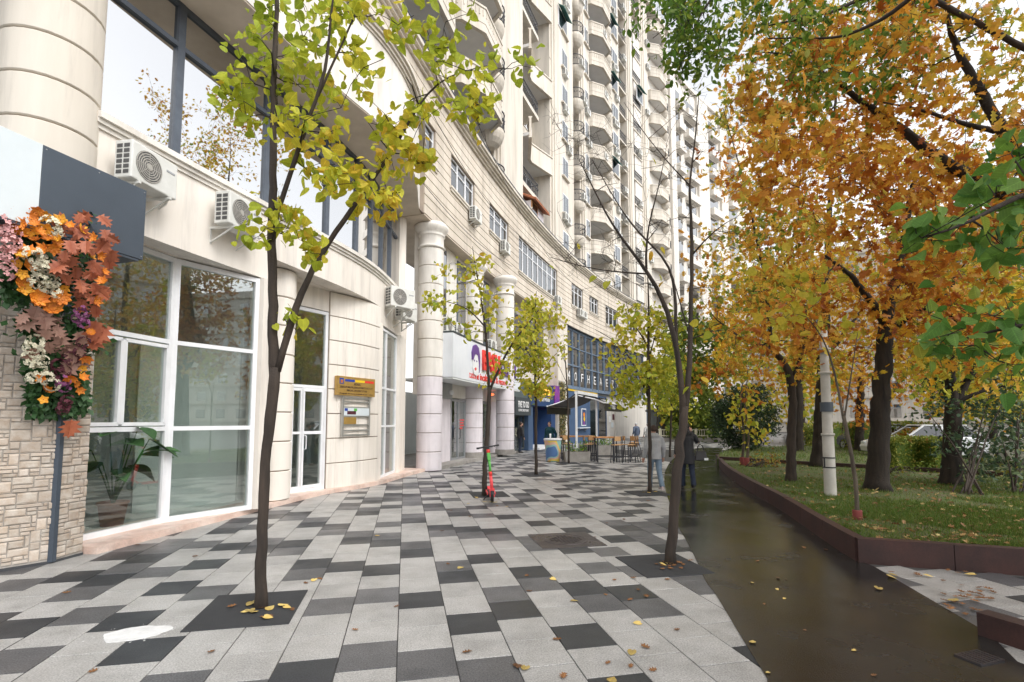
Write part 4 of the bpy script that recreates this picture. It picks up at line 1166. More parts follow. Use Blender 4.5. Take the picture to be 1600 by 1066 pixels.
M_orch = flower_mesh('orchid', 5, 'petal_gold', .36, .75, 'petal_wine', 2); M_orch2 = flower_mesh('orchid', 6, 'petal_orange', .33, .8, 'petal_gold', 2)
M_mari = flower_mesh('marigold', 9, 'petal_orange', .4, .9, 'petal_orange', 3)
M_cream = [cluster_mesh('hydrangea', 'petal_cream', 26, i) for i in range(2)]
M_pink = cluster_mesh('hydrangea', 'petal_pink', 26, 5); M_purp = cluster_mesh('hydrangea', 'petal_purple', 26, 7); M_wine = cluster_mesh('amaranth', 'petal_wine', 34, 9)
def put(me, u, v, size, off, roll=None, tilt=.35, nm=None):
    p = onpier(u, v, off) - Vector(ORG[GL.name])
    o = bpy.data.objects.new(nm or me.name.split('.')[0], me); col.objects.link(o); o.parent = GL; o.location = p
    q = pln.to_track_quat('Z', 'Y').to_matrix()
    # local y points up the wall; roll turns it, then a random tilt
    up = Vector((0, 0, 1)); xx = up.cross(pln).normalized(); base = Matrix((xx, up, pln)).transposed()
    roll = rq.uniform(0, 6.28) if roll is None else roll
    m = base @ Matrix.Rotation(roll, 3, 'Z') @ Matrix.Rotation(rq.uniform(-tilt, tilt), 3, 'X') @ Matrix.Rotation(rq.uniform(-tilt, tilt), 3, 'Y')
    o.rotation_euler = m.to_euler(); o.scale = (size,) * 3
    if 'hydrangea' in me.name or 'amaranth' in me.name: o['kind'] = 'stuff'
    return o
DOWN = math.pi
for u, v in [(150, 385), (120, 375), (100, 360), (135, 420), (110, 415), (95, 440), (140, 455), (120, 450), (155, 430), (165, 410), (125, 480), (145, 490), (105, 395), (80, 355), (160, 460), (115, 430), (90, 405), (150, 350), (135, 345), (165, 390)]:
    put(M_rust, u + rq.gauss(4, 10), v - 12 + rq.gauss(0, 12), rq.uniform(.13, .2), rq.uniform(.40, .56), DOWN + rq.uniform(-1.1, 1.1), .6); put(M_rust, u + 4, v - 14, rq.uniform(.15, .22), rq.uniform(.26, .40), DOWN + rq.uniform(-.8, .8), .4)
for u, v in [(70, 500), (58, 510), (80, 520), (95, 530), (105, 545), (115, 555), (60, 490), (88, 505), (120, 530), (75, 545), (118, 575)]:
    put(M_dusk, u + rq.gauss(0, 12), v - 12 + rq.gauss(0, 12), rq.uniform(.14, .2), rq.uniform(.24, .38), DOWN + rq.uniform(-1.1, 1.1), .6); put(M_dusk, u, v - 12, rq.uniform(.17, .25), rq.uniform(.26, .36), DOWN + rq.uniform(-.9, .9), .4)
for u, v in [(75, 372), (90, 372), (68, 390), (85, 388), (72, 358), (38, 400), (30, 412), (45, 415), (35, 428), (28, 440), (42, 440), (38, 452), (30, 395), (45, 392)]:
    put(rq.choice([M_orch, M_orch, M_orch2]), u, v, rq.uniform(.10, .14), rq.uniform(.44, .56), None, .8)
for u, v in [(25, 345), (40, 335), (30, 365), (48, 360), (20, 330), (55, 350), (35, 350), (55, 375), (48, 342), (140, 400), (160, 440), (130, 590), (118, 600), (125, 610), (72, 610), (68, 625), (65, 590), (110, 590), (30, 325), (12, 335), (60, 330), (70, 338), (95, 345), (110, 352), (128, 360), (145, 372), (158, 400), (163, 425), (150, 470), (142, 520), (135, 560), (128, 575), (22, 355), (60, 362), (90, 380), (100, 450)]:
    put(rq.choice([M_orch, M_orch2, M_orch2, M_mari]), u, v, rq.uniform(.08, .13), rq.uniform(.38, .54), None, .8)
for u, v, s_ in [(58, 465, .17), (82, 482, .17), (95, 465, .16), (60, 470, .12)]: put(M_mari, u, v, s_, .5)
for u, v in [(50, 398), (56, 440), (78, 440), (82, 600), (46, 560), (52, 590), (84, 455), (60, 405), (62, 420), (68, 432), (72, 448), (55, 535), (58, 552), (65, 565), (60, 578), (72, 590), (78, 350), (85, 358), (48, 545), (66, 415)]: put(rq.choice(M_cream), u, v, rq.uniform(.15, .2), .5)
for u, v in [(5, 355), (15, 365), (5, 380), (12, 395), (4, 410), (18, 380), (8, 425), (2, 345)]: put(M_pink, u, v, rq.uniform(.17, .22), .48)
for u, v in [(128, 488), (122, 498), (130, 505), (97, 595), (100, 605)]: put(M_purp, u, v, rq.uniform(.13, .17), .5)
for u, v in [(130, 535), (125, 550), (92, 570), (100, 580), (105, 625), (98, 640), (110, 560), (90, 585), (102, 632)]: put(M_wine, u, v, rq.uniform(.14, .18), .42)
for u, v, s_ in [(150, 500, .3), (165, 505, .3), (112, 655, .26), (90, 350, .2), (155, 520, .25)]: put(M_rust, u, v, s_, .3, DOWN + rq.uniform(-1.2, .4), .3)
gm = MB()
gp = [(rq.uniform(30, 150), rq.uniform(330, 520)) for _ in range(1100)] + [(rq.gauss(90, 30), rq.uniform(500, 650)) for _ in range(1300)] + [(rq.uniform(0, 60), rq.uniform(380, 470)) for _ in range(500)] + [(rq.gauss(55, 9), rq.uniform(560, 640)) for _ in range(420)] + [(rq.gauss(120, 10), rq.uniform(580, 640)) for _ in range(420)]
for u, v in gp:
    if v > 560 and abs(u - 90) > 48: continue
    p = onpier(u, v, rq.uniform(.03, .27)); d_ = Vector((rq.gauss(0, .6), rq.gauss(0, .6), rq.gauss(-.5, .6))).normalized(); n_ = (pln + Vector((rq.gauss(0, .5), rq.gauss(0, .5), rq.gauss(.2, .5)))).normalized()
    x_ = d_.cross(n_).normalized(); L = rq.uniform(.06, .12); w_ = L * .3
    gm.add([p, p + d_ * L * .5 + x_ * w_, p + d_ * L, p + d_ * L * .5 - x_ * w_], [(0, 1, 2, 3)])
gm.build('foliage', 'leaf_green', GL, kind='stuff')

# ------------------------------------------------------------------ air conditioners
def make_ac():
    t = thing('air_conditioner', 'x', 'air conditioner', (0, 0, 0))
    W, H_, D = .84, .58, .30
    MB().box((0, D / 2, H_ / 2), (W, D, H_)).build('casing', 'ac_white', t, local=True, bevel=.02)
    b = MB()
    b.lathe([(.0, 0), (.235, 0)], c=(-.12, -.004, H_ / 2), n=28, axis='y')
    b.build('fan_opening', 'ac_dark', t, local=True)
    g = MB()
    for r_ in (.05, .085, .12, .155, .19, .225): g.lathe([(r_ - .007, -.012), (r_ + .007, -.012), (r_ + .007, -.004), (r_ - .007, -.004), (r_ - .007, -.012)], c=(-.12, 0, H_ / 2), n=28, axis='y')
    for i in range(8):
        a = i * math.pi / 4; g.bar((-.12, -.008, H_ / 2), (-.12 + .23 * math.cos(a), -.008, H_ / 2 + .23 * math.sin(a)), .008, .008)
    g.lathe([(.0, -.016), (.04, -.016), (.045, -.004)], c=(-.12, 0, H_ / 2), n=16, axis='y')
    g.build('fan_grille', 'ac_grille', t, local=True)
    s_ = MB()
    for i in range(6):
        for j in range(2): s_.box((-W / 2 - .003, .09 + j * .12, .09 + i * .08), (.008, .09, .055))
    s_.build('side_louvre', 'ac_dark', t, local=True)
    MB().box((.28, -.003, .40), (.16, .006, .03)).build('badge', 'alu_grey', t, local=True)
    for x in (-.28, .28):
        k = MB(); k.bar((x, -.02, -.02), (x, D + .2, -.02), .04, .04); k.bar((x, D + .18, -.02), (x, D + .18, -.3), .04, .03); k.bar((x, .02, -.03), (x, D + .18, -.28), .025, .025)
        k.build('bracket', 'ac_white', t, local=True)
    MB().tube([(W / 2, .2, .12), (W / 2 + .08, .22, .1), (W / 2 + .1, .3, .0), (W / 2 + .08, D + .15, -.1)], .018, 6).build('pipe', 'ac_white', t, local=True)
    return t
AC = make_ac(); ac_used = [False]
def ac(s_, o_, z, label, group='air conditioners on the building', flip=0.0, sc_=1.0):
    a = AC if not ac_used[0] else copy_tree(AC)
    ac_used[0] = True
    a.location = P(s_, o_, z); a.rotation_euler = (0, 0, face_rz(s_) + flip); a.scale = (sc_,) * 3
    tag(a, label, 'air conditioner', group); return a
ac(-12.72, -.22, 5.2, 'white air conditioner on the curved band just beside the dark fascia box', sc_=.95)
ac(-11.0, -.02, 5.2, 'white air conditioner on the curved band between the fascia box and the yellow tree', sc_=1.0)
ac(-4.6, .28, 5.2, 'white air conditioner at the end of the curved band, further from the banded column', sc_=1.05, flip=-.5)
ac(-3.5, .02, 5.05, 'white air conditioner at the end of the curved band, right beside the banded column', sc_=1.05, flip=-.1)
ac(-.55, .30, 5.1, 'white air conditioner standing on the cleaner\'s sign, at its column end', sc_=.95)
ac(.45, .30, 5.1, 'white air conditioner standing on the cleaner\'s sign, second from the column', sc_=.95)
ac(4.9, .25, 5.1, 'white air conditioner standing on the middle of the cleaner\'s sign', sc_=.95)
ac(2.35, .38, 10.55, 'white air conditioner under the first white window of the striped wall')
ac(6.6, .38, 10.5, 'white air conditioner under the second white window of the striped wall')
ac(16.7, .38, 9.95, 'white air conditioner below the long window of the striped wall')
ac(22.0, .38, 10.1, 'white air conditioner under the window past the long one, nearer the long window'); ac(23.0, .38, 10.1, 'white air conditioner under the window past the long one, farther from the long window')
ra = random.Random(8)
ORD = ['first', 'second', 'third', 'fourth', 'fifth', 'sixth', 'seventh', 'eighth', 'ninth', 'tenth', 'eleventh', 'twelfth', 'thirteenth']
BAY = {20.9: 'on the wide pier past the zigzag balconies', 21.5: 'at the far edge of the wide pier', 34.5: 'on the pier with green blinds', 34.9: 'by the windows with green blinds', 26.6: 'on the pier past the small round balconies', 24.5: 'on a small round balcony', 29.5: 'on an angular balcony past the round ones', 42: 'on the far iron railed balcony', 37.5: 'on the iron railed balcony past the green blinds', 44.2: 'on the pier past the far iron railings'}
for s_, o_ in ((20.9, -.3), (34.5, -.3), (34.9, -.3), (26.6, -.3), (24.5, .0), (29.5, .35), (42, -.4), (37.5, -.5), (44.2, -.3), (21.5, -.3)):
    for k in range(0, 13):
        if ZT + k * FH > zmax(s_) or ra.random() < .52: continue
        ac(s_ + ra.uniform(-.3, .3), o_, ZT + k * FH + ra.choice([-.1, .0, .1]), 'air conditioner %s, %s storey above cornice' % (BAY[s_], ORD[k]), 'air conditioners on the tower')

# ------------------------------------------------------------------ signs and plaques
def tx(body, size, m, parent, s_, o_, z, width=None, name='lettering', ex=.01, extra=0.0, bold=0.0):
    p = P(s_, o_, z); oo = ORG[parent.name]
    return text(body, size, m, parent, name, (p.x - oo[0], p.y - oo[1], p.z - oo[2]), (R(90), 0, face_rz(s_) + extra), ex, width=width, offset=bold)
SG = thing('shop_sign', 'white box sign with a purple haired face logo and red and purple lettering', 'sign', P(3.4, .3, 3.35))
MB().arc(-1.1, 8.0, .02, .6, 3.38, 5.02, step=1).build('sign_board', 'sign_white', SG, bevel=.01)
MB().arc(-1.1, 8.0, .02, .62, 5.022, 5.09, step=1).build('sign_cap', 'charcoal', SG)
MB().arc(-1.05, 7.95, -1.7, .58, 3.32, 3.378, step=1).build('sign_soffit', 'int_pale', SG)
tx('BASH', 1.2, 'red', SG, 3.35, .66, 4.33, 2.3, ex=.04, bold=.02)
tx('CLEAN', .95, 'purple', SG, 5.85, .66, 4.25, 2.3, ex=.04, bold=.02)
tx('Curatatorie incaltaminte & reconditionari', .42, 'red', SG, 3.35, .625, 3.62, 7.0, ex=.008, bold=.004)
lg = MB(); LS = 1.35
def fp(x, z, o_=.66): return P(LS + x, o_, 4.2 + z)
hairp = [(-.42, .05), (-.45, .35), (-.3, .62), (0, .72), (.3, .62), (.47, .3), (.48, -.1), (.40, -.42), (.36, -.42), (.36, -.05), (.2, .28), (-.05, .33), (-.2, .22), (-.34, .05)]
facep = [(-.38, .08), (-.2, .24), (.0, .36), (.2, .3), (.38, 0), (.36, -.4), (.12, -.58), (-.22, -.52), (-.36, -.25)]
def flat(pts, o0, o1): 
    n = len(pts); b = MB(); b.add([fp(x, z, o0) for x, z in pts] + [fp(x, z, o1) for x, z in pts], [tuple(range(2 * n - 1, n - 1, -1))] + [(i, n + i, n + (i + 1) % n, (i + 1) % n) for i in range(n)]); return b
lo = flat(facep, .6, .645).build('face_logo', 'white', SG)
flat(hairp, .6, .66).build('logo_hair', 'purple', lo)
flat([(-.2, -.3), (-.02, -.22), (.08, -.3), (-.06, -.38)], .645, .65).build('logo_lips', 'red', lo)
for x in (-.22, .08): flat([(x - .07, .03), (x, .08), (x + .08, .03), (x, -.02)], .645, .65).build('logo_eye', 'purple', lo)
FG = thing('shop_sign', 'dark grey projecting fascia sign with white lettering over the coffee shop door', 'sign', P(10, .0, 2.1))
MB().arc(8.62, 11.35, -.3, .12, 2.08, 3.1).build('sign_board', 'charcoal', FG, bevel=.01)
tx('FIVE TO GO', .5, 'white', FG, 10.0, .125, 2.68, 1.9, ex=.01, bold=.012)
tx('COFFEE SHOP DAILY', .2, 'white', FG, 10.0, .125, 2.36, 1.85)
BS = thing('shop_sign', 'glowing orange letters over white letters on the dark blue shop fascia', 'sign', P(14, .05, 3.0))
MB().arc(11.9, 16.2, .02, .05, 3.28, 4.05).build('sign_board', 'blue', BS)
tx('EXPRESS', .72, 'neon_orange', BS, 14.0, .06, 3.68, 3.3, ex=.03, bold=.01)
tx('STREET FOOD', .3, 'white', BS, 14.2, .06, 3.12, 2.2, bold=.006)
PQ = thing('wall_plaque', 'brass plaque with dark lettering and a blue yellow red ribbon', 'plaque', P(-6.3, -.3, 2.6))
def pil(t, z, off): 
    bl = .12 * math.sin(math.pi * t) + .15 + off
    return Vector((e0.x + dv.x * t + pn.x * bl, e0.y + dv.y * t + pn.y * bl, z))
prz = math.atan2(dv.y, dv.x)
def pbox(t0, t1, z0, z1, off, th, m, parent, name):
    a, c = pil(t0, 0, off), pil(t1, 0, off); b = MB()
    a2, c2 = a + pn * th, c + pn * th
    b.hexa([(*a.xy, z0), (*a2.xy, z0), (*c2.xy, z0), (*c.xy, z0), (*a.xy, z1), (*a2.xy, z1), (*c2.xy, z1), (*c.xy, z1)])
    return b.build(name, m, parent)
def pbox_flat(t0, t1, z0, z1, d0, d1, m, parent, name):
    """flat board standing off the pillar: chord between the two ends"""
    a, c = pil(.10, 0, 0), pil(.86, 0, 0); ta = (t0 - .10) / .76; tb_ = (t1 - .10) / .76
    A, C_ = a.lerp(c, ta), a.lerp(c, tb_); b = MB(); k0, k1 = pn * d0, pn * d1
    b.hexa([(*(A + k0).xy, z0), (*(A + k1).xy, z0), (*(C_ + k1).xy, z0), (*(C_ + k0).xy, z0), (*(A + k0).xy, z1), (*(A + k1).xy, z1), (*(C_ + k1).xy, z1), (*(C_ + k0).xy, z1)])
    return b.build(name, m, parent)
pbox_flat(.06, .80, 2.44, 2.93, .02, .13, 'gold', PQ, 'plate')
pbox_flat(.19, .38, 2.80, 2.86, .13, .134, 'blue_flag', PQ, 'ribbon_blue'); pbox_flat(.38, .58, 2.80, 2.86, .13, .134, 'yellow', PQ, 'ribbon_yellow'); pbox_flat(.58, .77, 2.80, 2.86, .13, .134, 'red', PQ, 'ribbon_red')
pbox_flat(.09, .165, 2.73, 2.88, .13, .135, 'blue_flag', PQ, 'crest'); pbox_flat(.105, .15, 2.75, 2.84, .135, .138, 'gold', PQ, 'crest_shield'); pbox_flat(.118, .138, 2.77, 2.82, .138, .14, 'red', PQ, 'crest_eagle')
def ptx(body, size, t, z, d, m, parent, width=None):
    a, c = pil(.10, 0, 0), pil(.86, 0, 0); A = a.lerp(c, (t - .10) / .76) + pn * d; oo = ORG[parent.name]
    return text(body, size, m, parent, 'lettering', (A.x - oo[0], A.y - oo[1], z - oo[2]), (R(90), 0, prz), .002, width=width, offset=.001)
ptx('SEDIUL', .08, .43, 2.74, .134, 'brass_dark', PQ); ptx('EXECUTORILOR JUDECATORESTI ASOCIATI', .07, .43, 2.655, .134, 'brass_dark', PQ, 1.22)
ptx('BIROUL DE EXECUTARI', .07, .43, 2.57, .134, 'brass_dark', PQ, .75); ptx('Program de lucru cu publicul luni - vineri', .045, .43, 2.49, .134, 'brass_dark', PQ, 1.25)
NB = thing('notice_rack', 'grey metal notice rack with slats and two cards under the brass plaque', 'notice board', P(-6.3, -.3, 1.4))
for z in (1.40, 1.52, 1.66, 1.88, 2.12, 2.26, 2.36): pbox_flat(.17, .71, z, z + .035, .085, .115, 'steel', NB, 'slat')
for t in (.165, .69): pbox_flat(t, t + .022, 1.38, 2.42, .07, .125, 'steel', NB, 'post')
pbox_flat(.19, .69, 1.92, 2.12, .116, .122, 'sign_pale', NB, 'notice_card'); pbox_flat(.19, .43, 1.70, 1.88, .116, .122, 'gold', NB, 'notice_card')
pbox_flat(.20, .26, 2.04, 2.11, .123, .125, 'blue_flag', NB, 'card_picture'); pbox_flat(.25, .42, 1.95, 2.04, .123, .125, 'petal_wine', NB, 'card_picture'); pbox_flat(.38, .44, 2.04, 2.11, .123, .125, 'green_paint', NB, 'card_picture')
WL = thing('window_lettering', 'white letters stuck along the bottom of the curved glass wall', 'lettering', P(24, -.2, 4.8))
for i, ch in enumerate('4OFHEAEZU'):
    tx(ch, 1.0, 'white', WL, 20.6 + i * 1.6, -.275, 5.25, .55 if ch != '4' else .5, ex=.004)
PO = thing('poster', 'tall framed poster with orange and blue shapes on the blue cafe wall', 'poster', P(23.4, -.08, 1.6))
MB().arc(22.9, 24.0, -.1, -.04, 1.35, 2.75).build('frame', 'white', PO); MB().arc(22.98, 23.92, -.04, -.03, 1.42, 2.68).build('poster_sheet', 'blue', PO)
for z, s_, m in ((2.25, 23.45, 'orange'), (1.9, 23.5, 'yellow'), (1.6, 23.4, 'magenta')):
    b = MB(); b.lathe([(0, -.0), (.2, .0)], c=(0, 0, 0), n=14, axis='y'); p = P(s_, -.024, z); o = b.build('poster_spot', m, PO, local=True, loc=(p.x - ORG[PO.name][0], p.y - ORG[PO.name][1], p.z - ORG[PO.name][2])); o.rotation_euler = (0, 0, face_rz(s_))
SF = thing('wall_shelf', 'narrow pale shelf fixed on the blue cafe wall below the poster', 'shelf', P(22.8, 0, 1.2)); MB().arc(21.6, 24.2, -.1, .25, 1.16, 1.22).build('board', 'sign_pale', SF); 
for s_ in (22, 23.8): MB().bar(P(s_, -.1, .95), P(s_, .2, 1.15), .04).build('bracket', 'alu_grey', SF)
for i, (s_, z, w_, h_, m, lb) in enumerate([(31.0, 1.9, .55, .55, 'white', 'white paper notice taped on the pale wall past the cafe'), (32.0, 2.1, .7, .55, 'petal_wine', 'dark red paper notice taped on the pale wall past the cafe'), (31.6, 1.35, .6, .5, 'sign_pale', 'pale blue paper notice low on the pale wall past the cafe')]):
    o = MB().arc(s_ - w_ / 2, s_ + w_ / 2, -.118 if s_ > 32.2 else -.298, -.10 if s_ > 32.2 else -.28, z - h_ / 2, z + h_ / 2).build('notice', m); tag(o, lb, 'notice')
CMR = thing('security_camera', 'small white dome camera on the lilac recess beside the roller shutter', 'camera', P(2.0, -1.6, 2.9)); b = MB(); q = P(1.3, -.42, 2.95); b.ell(q, (.11, .11, .11), 12, 8); b.build('dome', 'white', CMR, smooth=True); MB().bar(q, q + Vector((-.2, .05, .05)), .06).build('arm', 'white', CMR)
LD = thing('red_lamp', 'small glowing red lamp under the white sign at the far column', 'lamp', P(6.6, -.4, 3.2)); b = MB(); b.ell(P(6.5, -.5, 3.12), (.16, .16, .06), 10, 6); b.build('lamp_glass', 'red_led', LD, smooth=True); MB().bar(P(6.5, -.5, 3.16), P(6.5, -.5, 3.34), .03).build('lamp_stem', 'alu_grey', LD)
# ivy wall panel on the pillar
IV = thing('ivy_panel', 'tall strip of yellowing artificial ivy on the pillar beside the blue shop', 'plant', P(18.4, 0, 0)); b = MB()
for i in range(1500):
    s_, z = ra.uniform(17.5, 18.9), ra.uniform(.1, 4.6); p = P(s_, ra.uniform(-.03, .12), z); d_ = Vector((ra.gauss(0, .5), ra.gauss(0, .5), -1)).normalized(); x_ = d_.cross(Vector((ra.gauss(.9, .4), ra.gauss(-.3, .4), .3))).normalized(); L = ra.uniform(.10, .18)
    b.add([p, p + d_ * L * .5 + x_ * L * .35, p + d_ * L, p + d_ * L * .5 - x_ * L * .35], [(0, 1, 2, 3)])
o = b.build('ivy_leaves', 'ivy', IV, kind='stuff'); a_ = o.data.attributes.new('v', 'FLOAT', 'POINT'); a_.data.foreach_set('value', np.repeat(RNG.random(1500), 4).astype(np.float32))
MB().arc(17.45, 18.95, -.06, -.03, .05, 4.65).build('backing', 'mortar', IV)
# ------------------------------------------------------------------ trees, shrubs, grass, fallen leaves
def outline(kind):
    if kind == 'oak':   h = [(.06, .10), (.26, .16), (.13, .30), (.38, .46), (.15, .54), (.30, .76), (.10, .80)]; tip = 1.0
    elif kind == 'lime': h = [(.22, -.08), (.44, .10), (.46, .38), (.30, .70), (.10, .92)]; tip = 1.04
    elif kind == 'oval': h = [(.20, .15), (.28, .42), (.18, .76)]; tip = 1.0
    elif kind == 'lance': h = [(.11, .25), (.12, .6)]; tip = 1.0
    elif kind == 'needle': h = [(.05, .3)]; tip = 1.0
    a = [(0, 0)] + h + [(0, tip)]
    return np.array(a), len(a)
def leaf_cloud(name, pts, size, kind, m, parent, droop=.6, upb=.5, fold=.25, seed=1, org=None, svar=.4, flat=0.0, vals=None):
    """many real blades in one mesh: each leaf is two halves folded on the midrib, with its own tilt, size and colour value"""
    r_ = np.random.default_rng(seed); pts = np.asarray(pts, dtype=np.float64); N = len(pts)
    if N == 0: return None
    h, k = outline(kind)
    ax = r_.normal(size=(N, 3)); ax[:, 2] = ax[:, 2] * (1 - flat) - droop; ax /= np.linalg.norm(ax, axis=1)[:, None]
    nr = r_.normal(size=(N, 3)); nr[:, 2] += upb; xx = np.cross(ax, nr); xx /= (np.linalg.norm(xx, axis=1)[:, None] + 1e-9); nn = np.cross(xx, ax)
    sz = size * (1 + svar * r_.uniform(-1, 1, N)); bend = r_.uniform(-.15, .5, N); fo = fold * r_.uniform(.2, 1.4, N)
    right = np.array([(x, y) for x, y in h]); left = np.array([(-x, y) for x, y in h[1:-1]])
    sh = np.vstack([right, left]); K = len(sh)
    loc = (pts[:, None, :] + sz[:, None, None] * (xx[:, None, :] * sh[None, :, 0:1] + ax[:, None, :] * sh[None, :, 1:2]
           + nn[:, None, :] * (np.abs(sh[None, :, 0:1]) * fo[:, None, None] - (sh[None, :, 1:2] ** 2) * bend[:, None, None])))
    if org is not None: loc = loc - np.array(org)
    fr = list(range(0, k)); fl = [0] + [k - 1] + list(range(K - 1, k - 1, -1))
    # right half 0..k-1 ; left half tip back down
    base = (np.arange(N) * K)[:, None]
    loops = np.concatenate([base + np.array(fr), base + np.array(fl)], axis=1).ravel().astype(np.int32)
    nf = 2 * N; tot = np.tile([len(fr), len(fl)], N).astype(np.int32); st = np.concatenate([[0], np.cumsum(tot)[:-1]]).astype(np.int32)
    me = bpy.data.meshes.new(name); me.vertices.add(N * K); me.vertices.foreach_set('co', loc.astype(np.float32).ravel())
    me.loops.add(len(loops)); me.loops.foreach_set('vertex_index', loops); me.polygons.add(nf); me.polygons.foreach_set('loop_start', st); me.polygons.foreach_set('loop_total', tot)
    me.materials.append(MATS[m]); me.update(calc_edges=True)
    v = r_.random(N) if vals is None else np.clip(vals, 0, 1)
    a = me.attributes.new('v', 'FLOAT', 'POINT'); a.data.foreach_set('value', np.repeat(v, K).astype(np.float32))
    if kind == 'lime':
        for nm_, arr in (('lx', np.abs(sh[:, 0])), ('ly', sh[:, 1])):
            a2 = me.attributes.new(nm_, 'FLOAT', 'POINT'); a2.data.foreach_set('value', np.tile(arr, N).astype(np.float32))
    o = bpy.data.objects.new(name, me); col.objects.link(o)
    if parent is not None: o.parent = parent
    return o
def bez(a, c, b, n): return [a * (1 - t) ** 2 + c * 2 * t * (1 - t) + b * t * t for t in [i / n for i in range(n + 1)]]
def tree(name, label, limbs, targets, leaf, bark='bark', twigs=3, tw_len=.35, seed=0, group='street trees', start=0, tip=.004, wander=.12, sides=8, cat='tree', br=1.0, jit=.3):
    """limbs: lists of (point, radius) that were traced; each target gets a branch from the nearest limb, twigs and leaves"""
    r_ = random.Random(seed); b0 = limbs[0][0][0]
    root = thing(name, label, cat, (b0.x, b0.y, b0.z), 0, group)
    nodes = []
    for i, L in enumerate(limbs):
        pts = [p for p, _ in L]; rad = [q for _, q in L]
        P_, Q_ = [], []
        for j in range(len(pts) - 1):
            n = max(1, int((pts[j + 1] - pts[j]).length / .14))
            for t in range(n):
                f = t / n; P_.append(pts[j].lerp(pts[j + 1], f)); Q_.append(rad[j] + (rad[j + 1] - rad[j]) * f)
        P_.append(pts[-1]); Q_.append(rad[-1])
        for _ in range(2):
            P_ = [P_[0]] + [(P_[k - 1] + P_[k] * 2 + P_[k + 1]) / 4 for k in range(1, len(P_) - 1)] + [P_[-1]]
        W = [p + Vector((r_.gauss(0, 1), r_.gauss(0, 1), 0)) * min(.012, Q_[k] * .12) if 0 < k < len(P_) - 1 else p for k, p in enumerate(P_)]
        if i == 0: W[0] = W[0] - Vector((0, 0, .06)); Q_[0] *= 1.25
        mb = MB().tube(W, [q * (1 + r_.uniform(-.05, .05)) for q in Q_], sides if i == 0 or Q_[0] > .05 else 6)
        mb.build('trunk' if i == 0 else 'limb', bark, root, smooth=True)
        for k, p in enumerate(W):
            if i > 0 or k >= len(W) * start: nodes.append((p, Q_[k]))
    lv = []; tb_ = MB(); nt_ = 0
    tg = sorted(targets, key=lambda t: min((t - n[0]).length for n in nodes))
    for t in tg:
        best = min(nodes, key=lambda n: (t - n[0]).length + max(0, (n[0].z - t.z)) * .5)
        a, ra_ = best; d = t - a; L = d.length
        if L < .05: continue
        c = a + d * .5 + Vector((r_.gauss(0, 1), r_.gauss(0, 1), r_.gauss(.5, 1))) * L * wander
        n = max(2, int(L / .18)); q = bez(a, c, t, n)
        q = [q[0]] + [p + Vector((r_.gauss(0, 1), r_.gauss(0, 1), r_.gauss(0, 1))) * .012 for p in q[1:]]
        r0 = min(ra_ * .75, .006 + .011 * L * br); rr = [r0 + (tip - r0) * k / n for k in range(n + 1)]
        tb_.tube(q, rr, 5 if r0 > .01 else 4, cap=False); nt_ += 1
        for k, p in enumerate(q[1:]): nodes.append((p, rr[k + 1]))
        for _ in range(twigs):
            k = r_.randint(max(0, n // 3), n); s = q[k]; e = s + Vector((r_.gauss(0, 1), r_.gauss(0, 1), r_.gauss(.1, .8))).normalized() * tw_len * r_.uniform(.5, 1.3)
            m_ = s.lerp(e, .5) + Vector((r_.gauss(0, 1), r_.gauss(0, 1), r_.gauss(0, 1))) * tw_len * .1
            tb_.tube([s, m_, e], [tip, tip * .8, tip * .5], 3, cap=False)
            for _ in range(leaf['n']):
                f = r_.uniform(.25, 1.05); p = (s.lerp(m_, f * 2) if f < .5 else m_.lerp(e, f * 2 - 1)) + Vector((r_.gauss(0, 1), r_.gauss(0, 1), r_.gauss(0, 1))) * leaf.get('sp', .05)
                lv.append(tuple(p))
    if nt_: tb_.build('twigs', 'twig' if bark != 'bark_pale' else 'bark', root, kind='stuff', smooth=True)
    if lv:
        vals = None
        if leaf.get('clump'):
            A = np.array(lv); sc_ = leaf['clump']
            w = np.sin(A[:, 0] * sc_ + 1.3 * seed) + np.sin(A[:, 1] * sc_ * 1.3 + seed) + np.sin(A[:, 2] * sc_ * 1.1 + 2 * seed)
            vals = leaf.get('mid', .45) + w * leaf.get('amp', .10) + np.random.default_rng(seed).normal(0, leaf.get('sd', .2), len(A))
        o = leaf_cloud('crown', lv, leaf['size'], leaf['kind'], leaf['mat'], root, leaf.get('droop', .6), leaf.get('up', .5), seed=seed + 1, org=ORG[root.name], vals=vals, fold=leaf.get('fold', .25))
        o['kind'] = 'stuff'
    return root
def pxl(lst): return [(at(u, v, Y), r_) for u, v, Y, r_ in lst]
def region(n, x0, x1, y0, y1, Y0, Y1, seed, mask=None):
    r_ = random.Random(seed); out = []
    while len(out) < n:
        u, v = r_.uniform(x0, x1), r_.uniform(y0, y1)
        if mask and not mask(u, v): continue
        out.append(at(u, v, r_.uniform(Y0, Y1)))
    return out
def ellm(cx, cy, rx, ry): return lambda u, v: ((u - cx) / rx) ** 2 + ((v - cy) / ry) ** 2 < 1
def around(lst, Y, dY, seed):
    r_ = random.Random(seed); return [at(u + r_.gauss(0, 5), v + r_.gauss(0, 5), Y + r_.gauss(0, dY)) for u, v in lst]
LG = 4.6 + .43
